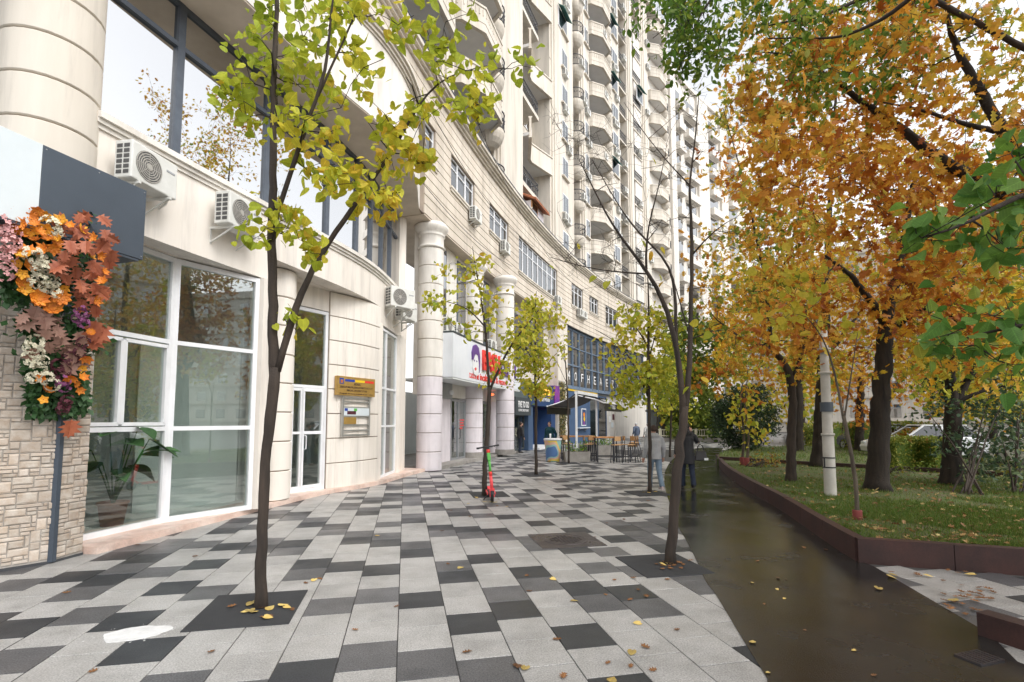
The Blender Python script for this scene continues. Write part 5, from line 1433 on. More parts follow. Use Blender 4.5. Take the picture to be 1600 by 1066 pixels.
# ---- near lime sapling on the left
g1 = gnd(408, 950); Y = g1.y
t1 = [[(g1, .058)] + pxl([(407, 880, Y, .053), (410, 800, Y, .050), (418, 700, Y, .050), (427, 610, Y, .056), (430, 575, Y, .053)]),
      pxl([(429, 590, Y, .05), (427, 480, Y, .046), (424, 380, Y, .042), (427, 250, Y - .02, .036), (428, 120, Y - .05, .028), (432, 20, Y - .05, .022), (436, -80, Y - .05, .012)]),
      pxl([(432, 580, Y, .045), (445, 540, Y, .036), (462, 480, Y + .05, .033), (490, 415, Y + .1, .029), (525, 362, Y + .15, .026), (560, 312, Y + .2, .024), (585, 278, Y + .25, .021), (612, 238, Y + .3, .018), (640, 188, Y + .4, .014), (668, 143, Y + .45, .011), (700, 118, Y + .5, .008), (755, 104, Y + .55, .005)]),
      pxl([(425, 352, Y, .03), (440, 310, Y - .05, .027), (456, 270, Y - .1, .025), (475, 205, Y - .15, .022), (494, 157, Y - .2, .019), (509, 112, Y - .25, .016), (515, 50, Y - .25, .013), (522, -20, Y - .3, .009)]),
      pxl([(497, 150, Y - .2, .014), (520, 100, Y - .15, .012), (545, 45, Y - .1, .010), (570, -10, Y, .008)])]
tg1 = around([(365, 150), (345, 165), (380, 190), (395, 130), (410, 100), (400, 60), (420, 40), (455, 30), (470, 60), (445, 90), (480, 20), (500, 50), (520, 25), (545, 20), (570, 40), (590, 20), (615, 35), (640, 30), (660, 45), (690, 60), (700, 30), (540, 80), (560, 110), (520, 130), (500, 165), (475, 180), (470, 215), (510, 200), (540, 160), (580, 150), (600, 90), (625, 120), (575, 190), (530, 215), (455, 130), (430, 160),
              (600, 180), (630, 170), (655, 180), (665, 210), (640, 230), (610, 215), (650, 260), (670, 255), (625, 290), (600, 280), (575, 255), (550, 270), (525, 255), (500, 265), (480, 255), (505, 285), (560, 290), (740, 165), (755, 130), (770, 155), (790, 110), (800, 105), (725, 120), (745, 190), (680, 100), (715, 150),
              (440, 345), (465, 355), (480, 380), (500, 400), (450, 375), (410, 355), (440, 330), (445, 500), (600, 310), (620, 300), (390, 20), (365, 115), (430, 5), (560, -10), (480, -20), (640, -10), (385, 160), (360, 140)], Y, .28, 4)
tree('lime_tree', 'slim forked lime tree with yellow green leaves on the rubber mat by the paint spill', t1, tg1,
     dict(n=10, size=.088, kind='lime', mat='leaf_lime_yellow', sp=.07, droop=.6, up=.3, clump=1.7, mid=.42, amp=.13, sd=.16), twigs=2, tw_len=.22, seed=3)
rubber('tree_mat', 'square black rubber mat round the forked lime tree beside the white paint spill', tuple(gnd(392, 952).xy), TW)
# ---- tree with the scooter
g2 = gnd(757, 775); Y = g2.y
t2 = [[(g2, .062)] + pxl([(757, 740, Y, .058), (761, 690, Y, .055), (763, 640, Y, .052), (765, 605, Y, .050)]),
      pxl([(764, 610, Y, .04), (762, 565, Y, .036), (758, 510, Y, .028), (750, 455, Y, .02), (742, 410, Y, .012), (738, 385, Y, .006)]),
      pxl([(766, 608, Y, .038), (776, 585, Y, .032), (793, 548, Y + .1, .028), (812, 520, Y + .2, .022), (832, 500, Y + .3, .015), (845, 478, Y + .3, .008)]),
      pxl([(757, 510, Y, .02), (735, 485, Y - .1, .014), (715, 475, Y - .2, .01), (690, 470, Y - .3, .006)])]
tg2 = around([(700, 430), (690, 470), (720, 445), (735, 420), (752, 440), (750, 480), (705, 495), (675, 490), (668, 470), (720, 480), (740, 400), (760, 470), (775, 445), (712, 410), (730, 520), (700, 500), (690, 455), (755, 405), (775, 480), (785, 500),
              (800, 520), (825, 500), (840, 520), (850, 500), (790, 540), (815, 555), (835, 480), (855, 530), (780, 560), (770, 600), (785, 585)], Y, .35, 5)
tree('lime_tree', 'young lime tree with a few yellow leaves, the scooter parked at its foot', t2, tg2,
     dict(n=6, size=.105, kind='lime', mat='leaf_sapling', sp=.085, droop=.8, clump=1.2, mid=.45, amp=.1, sd=.2), twigs=3, tw_len=.3, seed=6)
rubber('tree_mat', 'square black rubber mat round the tree with the parked scooter', tuple(gnd(764, 773).xy), TW)
g3 = gnd(838, 742); Y = g3.y
t3 = [[(g3, .055)] + pxl([(837, 690, Y, .05), (838, 640, Y, .048), (836, 590, Y, .042), (837, 540, Y, .032), (836, 490, Y, .02), (838, 455, Y, .01)]),
      pxl([(837, 600, Y, .025), (850, 578, Y, .02), (862, 560, Y, .012)]), pxl([(837, 570, Y, .025), (822, 545, Y, .02), (808, 520, Y, .01)])]
tree('lime_tree', 'young lime tree with dense yellow green leaves in front of the dark blue shop', t3, region(54, 780, 890, 455, 622, Y - 1, Y + 1, 9, ellm(836, 545, 52, 78)),
     dict(n=7, size=.108, kind='lime', mat='leaf_sapling', sp=.11, droop=.7, clump=1.1, mid=.40, amp=.1, sd=.2), twigs=4, tw_len=.36, seed=9)
rubber('tree_mat', 'square black rubber mat round the dense young tree facing the blue shop', tuple(gnd(838, 742).xy), TW)
gb = gnd(889, 724); Y = gb.y
tree('lime_tree', 'thin nearly bare young tree beside the concrete planter', [[(gb, .045)] + pxl([(888, 680, Y, .042), (887, 620, Y, .036), (884, 570, Y, .026), (881, 545, Y, .018)]), pxl([(884, 570, Y, .015), (872, 535, Y, .008), (862, 515, Y, .005)]), pxl([(883, 555, Y, .015), (897, 545, Y, .01), (925, 530, Y, .005)]), pxl([(886, 600, Y, .015), (870, 565, Y, .008)])],
     region(8, 862, 915, 500, 580, Y - .6, Y + .6, 2), dict(n=1, size=.11, kind='lime', mat='leaf_sapling', sp=.1), twigs=3, tw_len=.4, seed=12)
rubber('tree_mat', 'square black rubber mat round the nearly bare tree at the planter', tuple(gnd(889, 724).xy), TW)
# ---- tree beside the hooded walker
g4 = gnd(1015, 769); Y = g4.y
t4 = [[(g4, .052)] + pxl([(1016, 710, Y, .048), (1014, 650, Y, .045), (1013, 590, Y, .042), (1013, 540, Y, .038), (1014, 480, Y, .026), (1012, 430, Y, .012)]),
      pxl([(1013, 620, Y, .03), (1000, 590, Y, .024), (985, 560, Y, .018), (965, 535, Y, .012), (930, 515, Y, .006)]), pxl([(1014, 545, Y, .022), (1000, 520, Y, .016), (985, 500, Y, .01), (978, 470, Y, .006)]), pxl([(1014, 560, Y, .02), (1025, 520, Y, .014), (1035, 490, Y, .008)])]
tree('lime_tree', 'slender lime tree with loose yellow green leaves standing at the hooded walker\'s side', t4,
     region(46, 930, 1060, 455, 600, Y - 1, Y + 1, 21, ellm(998, 540, 68, 66)) + region(26, 955, 1075, 575, 622, Y - .8, Y + .8, 22),
     dict(n=5, size=.11, kind='lime', mat='leaf_sapling', sp=.1, droop=.7, clump=1.1, mid=.25, amp=.13, sd=.2), twigs=3, tw_len=.35, seed=14)
rubber('tree_mat', 'square black rubber mat round the slender tree beside the hooded walker', tuple(gnd(1012, 771).xy), TW)
# ---- near bare tree by the path
g5 = gnd(1048, 881); Y = g5.y
t5 = [[(g5, .070)] + pxl([(1050, 840, Y, .066), (1053, 790, Y, .064), (1058, 735, Y, .067), (1064, 690, Y, .058), (1068, 655, Y, .056), (1069, 635, Y, .055)]),
      pxl([(1067, 645, Y, .044), (1064, 590, Y, .038), (1056, 540, Y - .05, .034), (1044, 490, Y - .1, .030), (1028, 450, Y - .15, .027), (1010, 422, Y - .2, .024), (985, 390, Y - .25, .018), (955, 350, Y - .3, .013), (930, 300, Y - .35, .009), (905, 250, Y - .4, .005)]),
      pxl([(1070, 645, Y, .042), (1076, 590, Y, .035), (1079, 530, Y + .05, .031), (1080, 470, Y + .1, .027), (1081, 400, Y + .15, .024), (1080, 340, Y + .2, .019), (1077, 290, Y + .2, .014), (1086, 220, Y + .25, .010), (1092, 150, Y + .25, .006)]),
      pxl([(1058, 555, Y, .024), (1056, 500, Y + .05, .021), (1054, 440, Y + .1, .019), (1048, 415, Y + .1, .016), (1020, 385, Y + .05, .013), (985, 350, Y, .010), (960, 310, Y, .007), (925, 250, Y - .1, .004)]),
      pxl([(1010, 422, Y - .2, .016), (1009, 380, Y - .2, .013), (1013, 350, Y - .2, .011), (1025, 310, Y - .2, .008), (1040, 240, Y - .2, .004)]),
      pxl([(1080, 400, Y + .15, .014), (1100, 375, Y + .1, .011), (1120, 355, Y, .008), (1150, 340, Y, .004)]),
      pxl([(1010, 428, Y - .2, .012), (960, 425, Y - .3, .009), (905, 416, Y - .4, .006), (860, 402, Y - .5, .003)]),
      pxl([(1078, 290, Y + .2, .010), (1040, 250, Y, .007), (1000, 200, Y - .1, .005), (975, 160, Y - .1, .003)]),
      pxl([(1079, 530, Y + .05, .012), (1062, 470, Y + .3, .009), (1050, 430, Y + .4, .006)])]
tree('bare_tree', 'almost leafless V forked tree on the rubber mat at the edge of the wet path', t5,
     region(60, 860, 1060, 160, 440, Y - .8, Y + .3, 31) + region(36, 1060, 1180, 150, 520, Y - .4, Y + .9, 32) + region(10, 870, 1010, 400, 480, Y - .6, Y + .1, 33),
     dict(n=0, size=.1, kind='lime', mat='leaf_sapling'), twigs=4, tw_len=.3, seed=17, tip=.0022, br=.55)
sp = [(906, 384), (1004, 376), (1020, 402), (1033, 387), (1036, 440), (930, 432), (950, 440), (1030, 430), (985, 530), (960, 535), (1076, 605), (1102, 590), (1018, 585), (1090, 505), (1110, 520), (1070, 510), (864, 420), (930, 528), (1024, 256)]
o = leaf_cloud('hanging_leaf_cloud', [tuple(at(u, v, g5.y - .1)) for u, v in sp], .10, 'lime', 'leaf_sapling', bpy.data.objects['bare_tree'], org=ORG['bare_tree'], seed=5); o.name = 'last_leaves'; o['kind'] = 'stuff'
rubber('tree_mat', 'square black rubber mat round the V forked bare tree by the path', tuple(gnd(1035, 883).xy), TW)
for k, (u, v, Ys, x0, x1, y0, y1, lb) in enumerate([(1047, 714, None, 1005, 1075, 560, 650, 'small young tree past the hooded walker with pale yellow leaves'), (1026, 706, None, 985, 1060, 530, 640, 'small young tree beyond the walkers near the white wall')]):
    g = gnd(u, v); Y = g.y
    tree('lime_tree', lb, [[(g, .06)] + pxl([(u + 1, v - 40, Y, .055), (u + 2, v - 80, Y, .045), (u + 3, v - 125, Y, .025)])], region(26, x0, x1, y0, y1, Y - 1.5, Y + 1.5, 40 + k),
         dict(n=8, size=.15, kind='lime', mat='leaf_sapling', sp=.15, mid=.2, clump=1, sd=.2), twigs=3, tw_len=.5, seed=19 + k)
# ---- park oaks
ZL = .235
OKL = dict(n=9, size=.135, kind='oak', mat='leaf_oak', sp=.10, droop=.45, up=.4, clump=.9, mid=.45, amp=.12, sd=.24)
gA = gnd(1371, 766, ZL); Y = gA.y
tree('oak_tree', 'broad oak with a thick dark trunk and orange leaves rising from the near lawn', [[(gA, .25)] + pxl([(1371, 740, Y, .215), (1374, 680, Y, .195), (1378, 600, Y, .18), (1382, 540, Y, .165), (1386, 480, Y, .14)]),
     pxl([(1385, 495, Y, .13), (1400, 440, Y, .11), (1412, 390, Y, .09), (1420, 320, Y, .06), (1440, 240, Y, .03)]), pxl([(1386, 510, Y, .10), (1360, 470, Y - .4, .08), (1330, 430, Y - .8, .05), (1290, 400, Y - 1, .025)]), pxl([(1384, 520, Y, .08), (1430, 490, Y - .3, .06), (1480, 460, Y - .6, .03)])],
     region(150, 1180, 1600, 170, 560, Y - 2.6, Y + 2.6, 51), dict(OKL, n=6, size=.165, mid=.5, amp=.17), bark='bark_dark', br=2.0, twigs=5, tw_len=.6, seed=51, group='park trees', sides=14, start=.6)
gB = gnd(1279, 729, ZL); Y = gB.y
tree('oak_tree', 'oak with a straight black trunk standing beside the low steel edging', [[(gB, .27)] + pxl([(1280, 700, Y, .215), (1283, 640, Y, .20), (1286, 580, Y, .18), (1290, 500, Y, .14), (1292, 420, Y, .11), (1300, 250, Y + .5, .07), (1310, 80, Y + 1, .03)]), pxl([(1286, 570, Y, .09), (1260, 530, Y, .07), (1230, 500, Y, .03)]), pxl([(1288, 560, Y, .09), (1320, 520, Y, .07), (1350, 480, Y, .03)])],
     region(105, 1130, 1420, 330, 610, Y - 3.5, Y + 3.5, 53) + region(125, 1150, 1480, -120, 330, Y - 2.5, Y + 4.5, 530), dict(OKL, mat='leaf_oak_gold', size=.17, n=6, sp=.16, amp=.16), bark='bark_dark', br=2.0, twigs=5, tw_len=.8, seed=53, group='park trees', sides=12, start=.6)
gC = gnd(1235, 752, ZL); Y = gC.y
tree('oak_tree', 'crooked slim oak whose trunk bends towards the wet path', [[(gC, .135)] + pxl([(1236, 715, Y, .115), (1237, 670, Y, .11), (1240, 630, Y, .105), (1235, 590, Y, .10), (1224, 562, Y, .085), (1205, 548, Y - .1, .07)]), pxl([(1212, 552, Y, .06), (1190, 540, Y - .3, .045), (1160, 530, Y - .6, .03), (1120, 500, Y - .9, .015)]), pxl([(1206, 549, Y, .06), (1202, 500, Y - .2, .05), (1195, 430, Y - .4, .04), (1175, 340, Y - .5, .03), (1150, 240, Y - .6, .015), (1130, 170, Y - .6, .008)]), pxl([(1235, 595, Y, .05), (1255, 550, Y - .2, .04), (1260, 480, Y - .2, .02)]), pxl([(1200, 480, Y - .2, .03), (1230, 400, Y - .3, .025), (1260, 300, Y - .3, .012)])],
     region(120, 1085, 1300, 120, 600, Y - 2.2, Y + 1.5, 55, lambda u, v: u > 1128 - (v - 100) * .10), dict(OKL, n=6, mid=.48, size=.155, sp=.13, amp=.17), br=1.8, twigs=5, tw_len=.6, seed=55, group='park trees', bark='bark', start=.7)
gD = gnd(1485, 757, ZL); Y = gD.y
tree('oak_tree', 'dark forked oak with yellow green leaves rising behind the bluish shrub', [[(gD, .24)] + pxl([(1486, 720, Y, .20), (1488, 680, Y, .19), (1490, 640, Y, .18), (1490, 625, Y, .17)]), pxl([(1490, 635, Y, .14), (1486, 600, Y, .13), (1484, 560, Y, .11), (1488, 500, Y, .08), (1490, 430, Y, .04)]), pxl([(1492, 635, Y, .10), (1510, 600, Y, .08), (1530, 560, Y, .06), (1560, 510, Y, .03)]), pxl([(1492, 630, Y, .06), (1530, 612, Y - .2, .04), (1580, 600, Y - .3, .02)])],
     region(125, 1400, 1640, 330, 600, Y - 3, Y + 3.5, 57), dict(OKL, mat='leaf_oak_gold', n=6, size=.17, mid=.62, sp=.14, amp=.16), bark='bark_dark', br=2.0, twigs=5, tw_len=.7, seed=57, group='park trees', sides=12, start=.6)
gE = gnd(1247, 706, ZL); Y = gE.y
tree('oak_tree', 'distant dark oak trunk between the crooked oak and the straight one', [[(gE, .26)] + pxl([(1247, 670, Y, .22), (1248, 620, Y, .2), (1250, 560, Y, .12)])], region(60, 1120, 1340, 380, 590, Y - 4, Y + 4, 59), dict(OKL, mat='leaf_oak_gold', size=.24, n=7, sp=.25), bark='bark_dark', twigs=4, tw_len=1.1, seed=59, group='park trees', start=.6)
gF = gnd(1343, 706, ZL); Y = gF.y
tree('oak_tree', 'distant oak with bright orange low leaves behind the leaning sapling', [[(gF, .24)] + pxl([(1343, 680, Y, .2), (1344, 640, Y, .18), (1345, 580, Y, .12)])], region(55, 1290, 1500, 480, 660, Y - 3, Y + 4, 61, lambda u, v: v < 640 or u < 1390), dict(OKL, size=.22, n=7, sp=.22, mid=.3), bark='bark_dark', twigs=4, tw_len=1.0, seed=61, group='park trees', start=.6)
# oak standing right of the view, its limbs reaching over the lawn
gO = Vector((10.2, 6.4, ZL)); q = lambda u, v, Y_, r_: (at(u, v, Y_), r_)
tree('oak_tree', 'large oak at the lawn\'s right side whose dark limbs reach over the lawn', [[(gO, .3), (gO + Vector((0, 0, 1.5)), .25), (Vector((10.0, 6.5, 3.2)), .22), (Vector((9.6, 6.6, 4.4)), .18)],
     [(Vector((9.8, 6.5, 3.6)), .12), q(1700, 360, 7.2, .11), q(1600, 318, 7.4, .10), q(1540, 290, 7.4, .09), q(1490, 262, 7.3, .08), q(1440, 228, 7.3, .068), q(1400, 195, 7.3, .058), q(1350, 162, 7.3, .045), q(1310, 130, 7.2, .034), q(1270, 105, 7.2, .024), q(1240, 80, 7.1, .014)],
     [(Vector((9.6, 6.6, 4.4)), .12), q(1640, 300, 7.0, .10), q(1590, 240, 7.1, .085), q(1560, 195, 7.1, .075), q(1530, 140, 7.1, .062), q(1505, 95, 7.1, .05), q(1485, 55, 7.1, .038), q(1478, 0, 7.0, .02)],
     [q(1555, 205, 7.1, .04), q(1500, 192, 7.0, .03), q(1440, 172, 6.9, .022), q(1380, 160, 6.8, .01)],
     [q(1280, 115, 7.2, .02), q(1250, 88, 7.1, .016), q(1200, 82, 7.0, .01), q(1160, 80, 6.9, .005)], [q(1290, 118, 7.2, .016), q(1230, 125, 7.0, .01), q(1190, 135, 6.9, .005)]],
     region(125, 1150, 1650, -60, 330, 5.9, 8.6, 63, lambda u, v: v > (1330 - u) * .32 - 30) + region(40, 1350, 1640, 250, 480, 6.5, 8.5, 64), dict(OKL, n=7, size=.15, mid=.47, sp=.10, amp=.15), bark='bark_dark', br=1.8, twigs=4, tw_len=.45, seed=63, group='park trees', start=.5)
# lime tree right of the view: green leaves overhead and close by
gL = Vector((6.6, 3.2, ZL))
tree('lime_tree', 'green leaved lime tree whose branches hang in from the lawn\'s right side', [[(gL, .16), (gL + Vector((0, 0, 1.4)), .13), (Vector((6.5, 3.3, 3.6)), .11), (Vector((6.3, 3.6, 5.5)), .08), (Vector((6.0, 4.0, 7.4)), .05)],
     [(Vector((6.5, 3.3, 2.4)), .05), (Vector((4.6, 3.0, 3.3)), .03), at(1590, 300, 2.6) and (at(1590, 300, 2.6), .016), (at(1520, 350, 2.6), .010), (at(1440, 372, 2.6), .004)],
     [(Vector((6.5, 3.3, 2.0)), .04), (Vector((4.4, 3.0, 2.2)), .022), (at(1600, 500, 2.8), .012), (at(1540, 520, 2.9), .008), (at(1470, 540, 3.0), .004)],
     [(Vector((6.3, 3.6, 5.5)), .05), (at(1480, -60, 5.0), .035), (at(1400, 20, 5.6), .025), (at(1320, 60, 6.0), .016), (at(1200, 60, 6.4), .008)],
     [(Vector((6.0, 4.0, 7.0)), .04), (at(1300, -140, 5.5), .03), (at(1150, -60, 6.2), .018), (at(1070, 20, 6.6), .010), (at(1020, 60, 6.8), .005)]],
     around([(1590, 260), (1560, 300), (1530, 320), (1490, 345), (1450, 365), (1430, 375), (1580, 340), (1550, 360), (1560, 390), (1590, 400), (1510, 350), (1600, 300), (1575, 240), (1600, 220)], 2.7, .15, 71) + around([(1590, 480), (1560, 500), (1500, 520), (1480, 545), (1530, 540), (1560, 560), (1590, 540), (1480, 500), (1450, 540), (1600, 520), (1540, 480)], 2.9, .15, 72),
     dict(n=4, size=.078, kind='lime', mat='leaf_lime_green', sp=.045, droop=.5, up=1.2, clump=1.5, mid=.4, amp=.1, sd=.18), bark='bark', twigs=3, tw_len=.16, seed=71, group='park trees', start=.5, tip=.003)
gM = Vector((8.2, 9.0, ZL))
tree('lime_tree', 'tall slim tree in the lawn whose green top leaves spread under the pale sky', [[(gM + Vector((1.8, -2.2, 0)), .16), (gM + Vector((1.5, -2.3, 3)), .13), (gM + Vector((.8, -2.3, 6)), .09), (gM + Vector((-.5, -2.3, 8)), .05)],
     [(gM + Vector((.9, -2.3, 5.6)), .05), (at(1400, -30, 6.8), .035), (at(1300, 20, 6.8), .02), (at(1200, 40, 6.8), .01)], [(gM + Vector((-.5, -2.3, 7.9)), .03), (at(1150, -60, 6.6), .02), (at(1090, 30, 6.6), .012), (at(1060, 110, 6.6), .006)]],
     region(40, 1120, 1430, -30, 120, 5.9, 7.4, 75, lambda u, v: True) + region(26, 1055, 1200, -30, 60, 6.0, 7.2, 76) + region(12, 1010, 1090, -30, 30, 6.2, 7, 77) + region(12, 1055, 1130, 60, 170, 6.4, 7.0, 78) + region(16, 1240, 1420, 90, 200, 6.4, 7.4, 79),
     dict(n=8, size=.085, kind='oval', mat='leaf_top', sp=.07, droop=.6, up=.5, clump=1.3, mid=.55, amp=.1, sd=.2), twigs=4, tw_len=.32, seed=75, group='park trees', start=.6, tip=.003)
# two more oaks of the same row, standing right of the view: they shade the path and show in the windows
for k, (x, y, lb) in enumerate([(11.5, 1.5, 'tall oak by the road past the straight steel edging'), (8.6, -3.5, 'tall oak by the path behind the short steel edging block')]):
    g = Vector((x, y, ZL)); r7 = random.Random(120 + k)
    tg = []
    while len(tg) < 100:
        p = Vector((r7.uniform(-1, 1), r7.uniform(-1, 1), r7.uniform(-1, 1)))
        if p.length < 1: tg.append(g + Vector((p.x * 5.2 - .8, p.y * 5.2, 7.2 + p.z * 3.6)))
    tree('oak_tree', lb, [[(g, .28), (g + Vector((0, 0, 2)), .23), (g + Vector((-.2, .1, 5)), .17), (g + Vector((-.3, .2, 8)), .08)], [(g + Vector((-.1, 0, 3.4)), .1), (g + Vector((-2, .6, 5.4)), .06), (g + Vector((-4, 1, 6.4)), .03)], [(g + Vector((-.1, 0, 4)), .1), (g + Vector((1.6, 1.4, 6)), .06), (g + Vector((3, 2.4, 7)), .03)]],
         tg, dict(OKL, n=9, size=.24, mid=.5, sp=.22), bark='bark_dark', twigs=5, tw_len=1.0, seed=120 + k, group='park trees', start=.5)
# saplings in red sleeves
gS = gnd(1340, 812, ZL); Y = gS.y
SL = tree('sapling', 'leaning grey sapling in a red sleeve on the near lawn', [[(gS, .032)] + pxl([(1339, 770, Y, .030), (1332, 715, Y, .029), (1322, 670, Y, .028), (1318, 650, Y, .028)]), pxl([(1318, 655, Y, .02), (1308, 600, Y, .017), (1298, 560, Y, .014), (1285, 525, Y - .1, .010), (1260, 495, Y - .2, .006)]), pxl([(1319, 655, Y, .016), (1326, 610, Y, .012), (1334, 560, Y, .008), (1340, 520, Y, .005)])],
     region(16, 1150, 1340, 395, 520, Y - .7, Y + .3, 81), dict(n=2, size=.13, kind='lime', mat='leaf_sapling', sp=.08, mid=.6, clump=1, sd=.12), bark='bark_pale', twigs=3, tw_len=.3, seed=81, group='saplings', tip=.003)
def sleeve(root, p, r_=.065, h=.17):
    b = MB(); prof = []
    for i in range(7): prof += [(r_, i * h / 7), (r_ * 1.08, (i + .5) * h / 7)]
    b.lathe(prof + [(r_, h), (r_ * .8, h)], c=(p.x, p.y, p.z - .02), n=16); b.build('sleeve', 'red_sleeve', root, smooth=True)
sleeve(SL, gS)
for u, v, lb in ((1160, 727, 'thin pale sapling in a red sleeve by the low edging and the dark conifer'), (1167, 728, 'thin pale sapling beside another sapling before the dark conifer')):
    g = gnd(u, v, ZL); Y = g.y
    T_ = tree('sapling', lb, [[(g, .05)] + pxl([(u + 3, v - 50, Y, .042), (u - 3, v - 90, Y, .032), (u, v - 130, Y, .018), (u + 3, v - 170, Y, .006)])], region(14, u - 35, u + 35, 560, 680, Y - .8, Y + .8, u), dict(n=3, size=.14, kind='lime', mat='leaf_sapling', sp=.12), bark='bark_pale', twigs=3, tw_len=.45, seed=u, group='saplings'); sleeve(T_, g, .08, .3)
g = gnd(1315, 697, ZL); tree('sapling', 'far thin sapling behind the white pole on the far lawn', [[(g, .05)] + pxl([(1316, 680, g.y, .04), (1317, 660, g.y, .03), (1318, 620, g.y, .01)])], [], dict(n=0, size=.1, kind='lime', mat='leaf_sapling'), bark='bark', seed=88, group='saplings')
# ---- shrubs
def shrub(name, label, base, pts, leaf, stems=9, seed=0, cat='shrub', bark='bark'):
    r_ = random.Random(seed); limbs = []
    for i in range(stems):
        t = r_.choice(pts); c = base + Vector((r_.gauss(0, .12), r_.gauss(0, .12), 0)); m_ = c.lerp(t, .5) + Vector((0, 0, .15))
        limbs.append([(c, .022), (m_, .015), (t, .006)])
    return tree(name, label, limbs, pts, leaf, bark=bark, twigs=3, tw_len=.35, seed=seed, group='shrubs and bushes', cat=cat)
SHL = dict(n=9, size=.10, kind='oval', mat='leaf_shrub', sp=.10, droop=.3, up=.7, clump=1.2, mid=.45, amp=.12, sd=.2)
shrub('shrub', 'bluish green loose shrub arching beside the forked oak', gnd(1520, 772, ZL), region(70, 1440, 1600, 580, 745, 11.6, 13.6, 91, lambda u, v: v < 740 - max(0, 1500 - u) * .9), dict(SHL, n=8), stems=9, seed=91)
shrub('shrub', 'green shrub with arching stems at the lawn\'s right side by the parked cars', gnd(1590, 770, ZL), region(60, 1555, 1680, 590, 750, 11.0, 13.4, 92), dict(SHL, n=8, mid=.6), stems=7, seed=92)
shrub('shrub', 'low sparse shrub by the near end of the low steel edging', gnd(1385, 740, ZL) , region(20, 1390, 1470, 728, 748, 14.5, 16.0, 93), dict(SHL, n=8, size=.09, mat='leaf_hedge'), stems=6, seed=93)
shrub('shrub', 'low brownish plants along the edging behind the crooked oak', gnd(1175, 730, ZL), region(24, 1165, 1215, 718, 732, 17.0, 19.0, 94), dict(SHL, n=6, size=.09, mat='leaf_hedge', mid=.7), stems=6, seed=94)
def hedge(label, c, d, rz, seed, mat_='leaf_hedge', n=2600, sz=.075):
    r_ = random.Random(seed); root = thing('hedge', label, 'hedge', c, 0, 'hedges'); cr, sr = math.cos(rz), math.sin(rz); pts = []
    for _ in range(n):
        x, y, z = r_.uniform(-1, 1), r_.uniform(-1, 1), r_.uniform(0, 1); k = r_.choice((0, 1, 2, 2))
        if k == 0: x = r_.choice((-1, 1)) * r_.uniform(.85, 1.06)
        elif k == 1: y = r_.choice((-1, 1)) * r_.uniform(.85, 1.06)
        else: z = r_.uniform(.86, 1.08)
        x *= d[0] / 2; y *= d[1] / 2; pts.append((c[0] + x * cr - y * sr, c[1] + x * sr + y * cr, c[2] + z * d[2]))
    o = leaf_cloud('foliage', pts, sz, 'oval', mat_, root, .2, .5, seed=seed, org=ORG[root.name], vals=np.random.default_rng(seed).normal(.5, .24, n)); o['kind'] = 'stuff'
    b = MB()
    for i in range(9):
        x, y = r_.uniform(-.42, .42) * d[0], r_.uniform(-.3, .3) * d[1]; p = Vector((c[0] + x * cr - y * sr, c[1] + x * sr + y * cr, c[2] - .05))
        MB().tube([p, p + Vector((r_.gauss(0, .06), r_.gauss(0, .06), d[2] * .5)), p + Vector((r_.gauss(0, .12), r_.gauss(0, .12), d[2] * .95))], [.02, .014, .005], 5).build('stem', 'twig', root)
    MB().box((c[0], c[1], c[2] + d[2] * .46), (d[0] * .86, d[1] * .8, d[2] * .84), rz).build('inner_growth', 'leaf_hedge', root)
    return root
h1 = gnd(1412, 731, ZL); hedge('clipped yellow green hedge beside the thick oak in front of parked cars', (h1.x, h1.y, ZL), (1.55, .9, .95), .2, 101)
h2 = gnd(1462, 733, ZL); hedge('small yellow green hedge between the clipped hedge and the forked oak', (h2.x, h2.y, ZL), (1.0, .9, .95), .2, 102, n=1800)
h3 = gnd(1222, 692, ZL); hedge('far green hedge on the far lawn behind the crooked oak', (h3.x + 2.5, 33, 0), (5, 1.2, 1.5), .1, 103, n=2600, sz=.12)
h4 = gnd(1348, 703, ZL); hedge('far yellowish hedge beyond the low steel edging', (h4.x + .6, h4.y - 1, ZL), (4.0, 1.2, 1.4), .1, 104, n=2600, sz=.10)
cb = gnd(1165, 703, ZL); cbY = cb.y
shrub('conifer', 'dark green spreading conifer by the bend of the path', cb, region(130, 1112, 1215, 600, 700, cbY - 2, cbY + 2, 95, ellm(1163, 655, 52, 52)), dict(n=34, size=.17, kind='lance', mat='leaf_conifer', sp=.16, droop=-.1, up=.4), stems=6, seed=95, cat='conifer', bark='bark_dark')
gN = Vector((13.4, 45, 0))
tree('broadleaf_tree', 'pale green tree beyond the bend of the path before the far building', [[(gN, .2), (gN + Vector((0, 0, 2)), .17), (gN + Vector((.3, 0, 5)), .08)]], region(130, 1035, 1145, 470, 692, 42, 48, 97, ellm(1090, 595, 54, 112)), dict(n=18, size=.24, kind='lime', mat='leaf_hedge', sp=.3, mid=.3, clump=.6, amp=.12, sd=.2), twigs=4, tw_len=1.0, seed=97, group='park trees')
gQ = Vector((24, 42, 0)); tree('broadleaf_tree', 'yellowing tree far behind the dark conifer', [[(gQ, .22), (gQ + Vector((0, 0, 3)), .18), (gQ + Vector((.3, 0, 7)), .08)]], region(90, 1120, 1300, 420, 660, 38, 46, 98), dict(n=12, size=.26, kind='lime', mat='leaf_oak_gold', sp=.35, mid=.6, clump=.6, amp=.15, sd=.2), twigs=4, tw_len=1.2, seed=98, group='park trees')
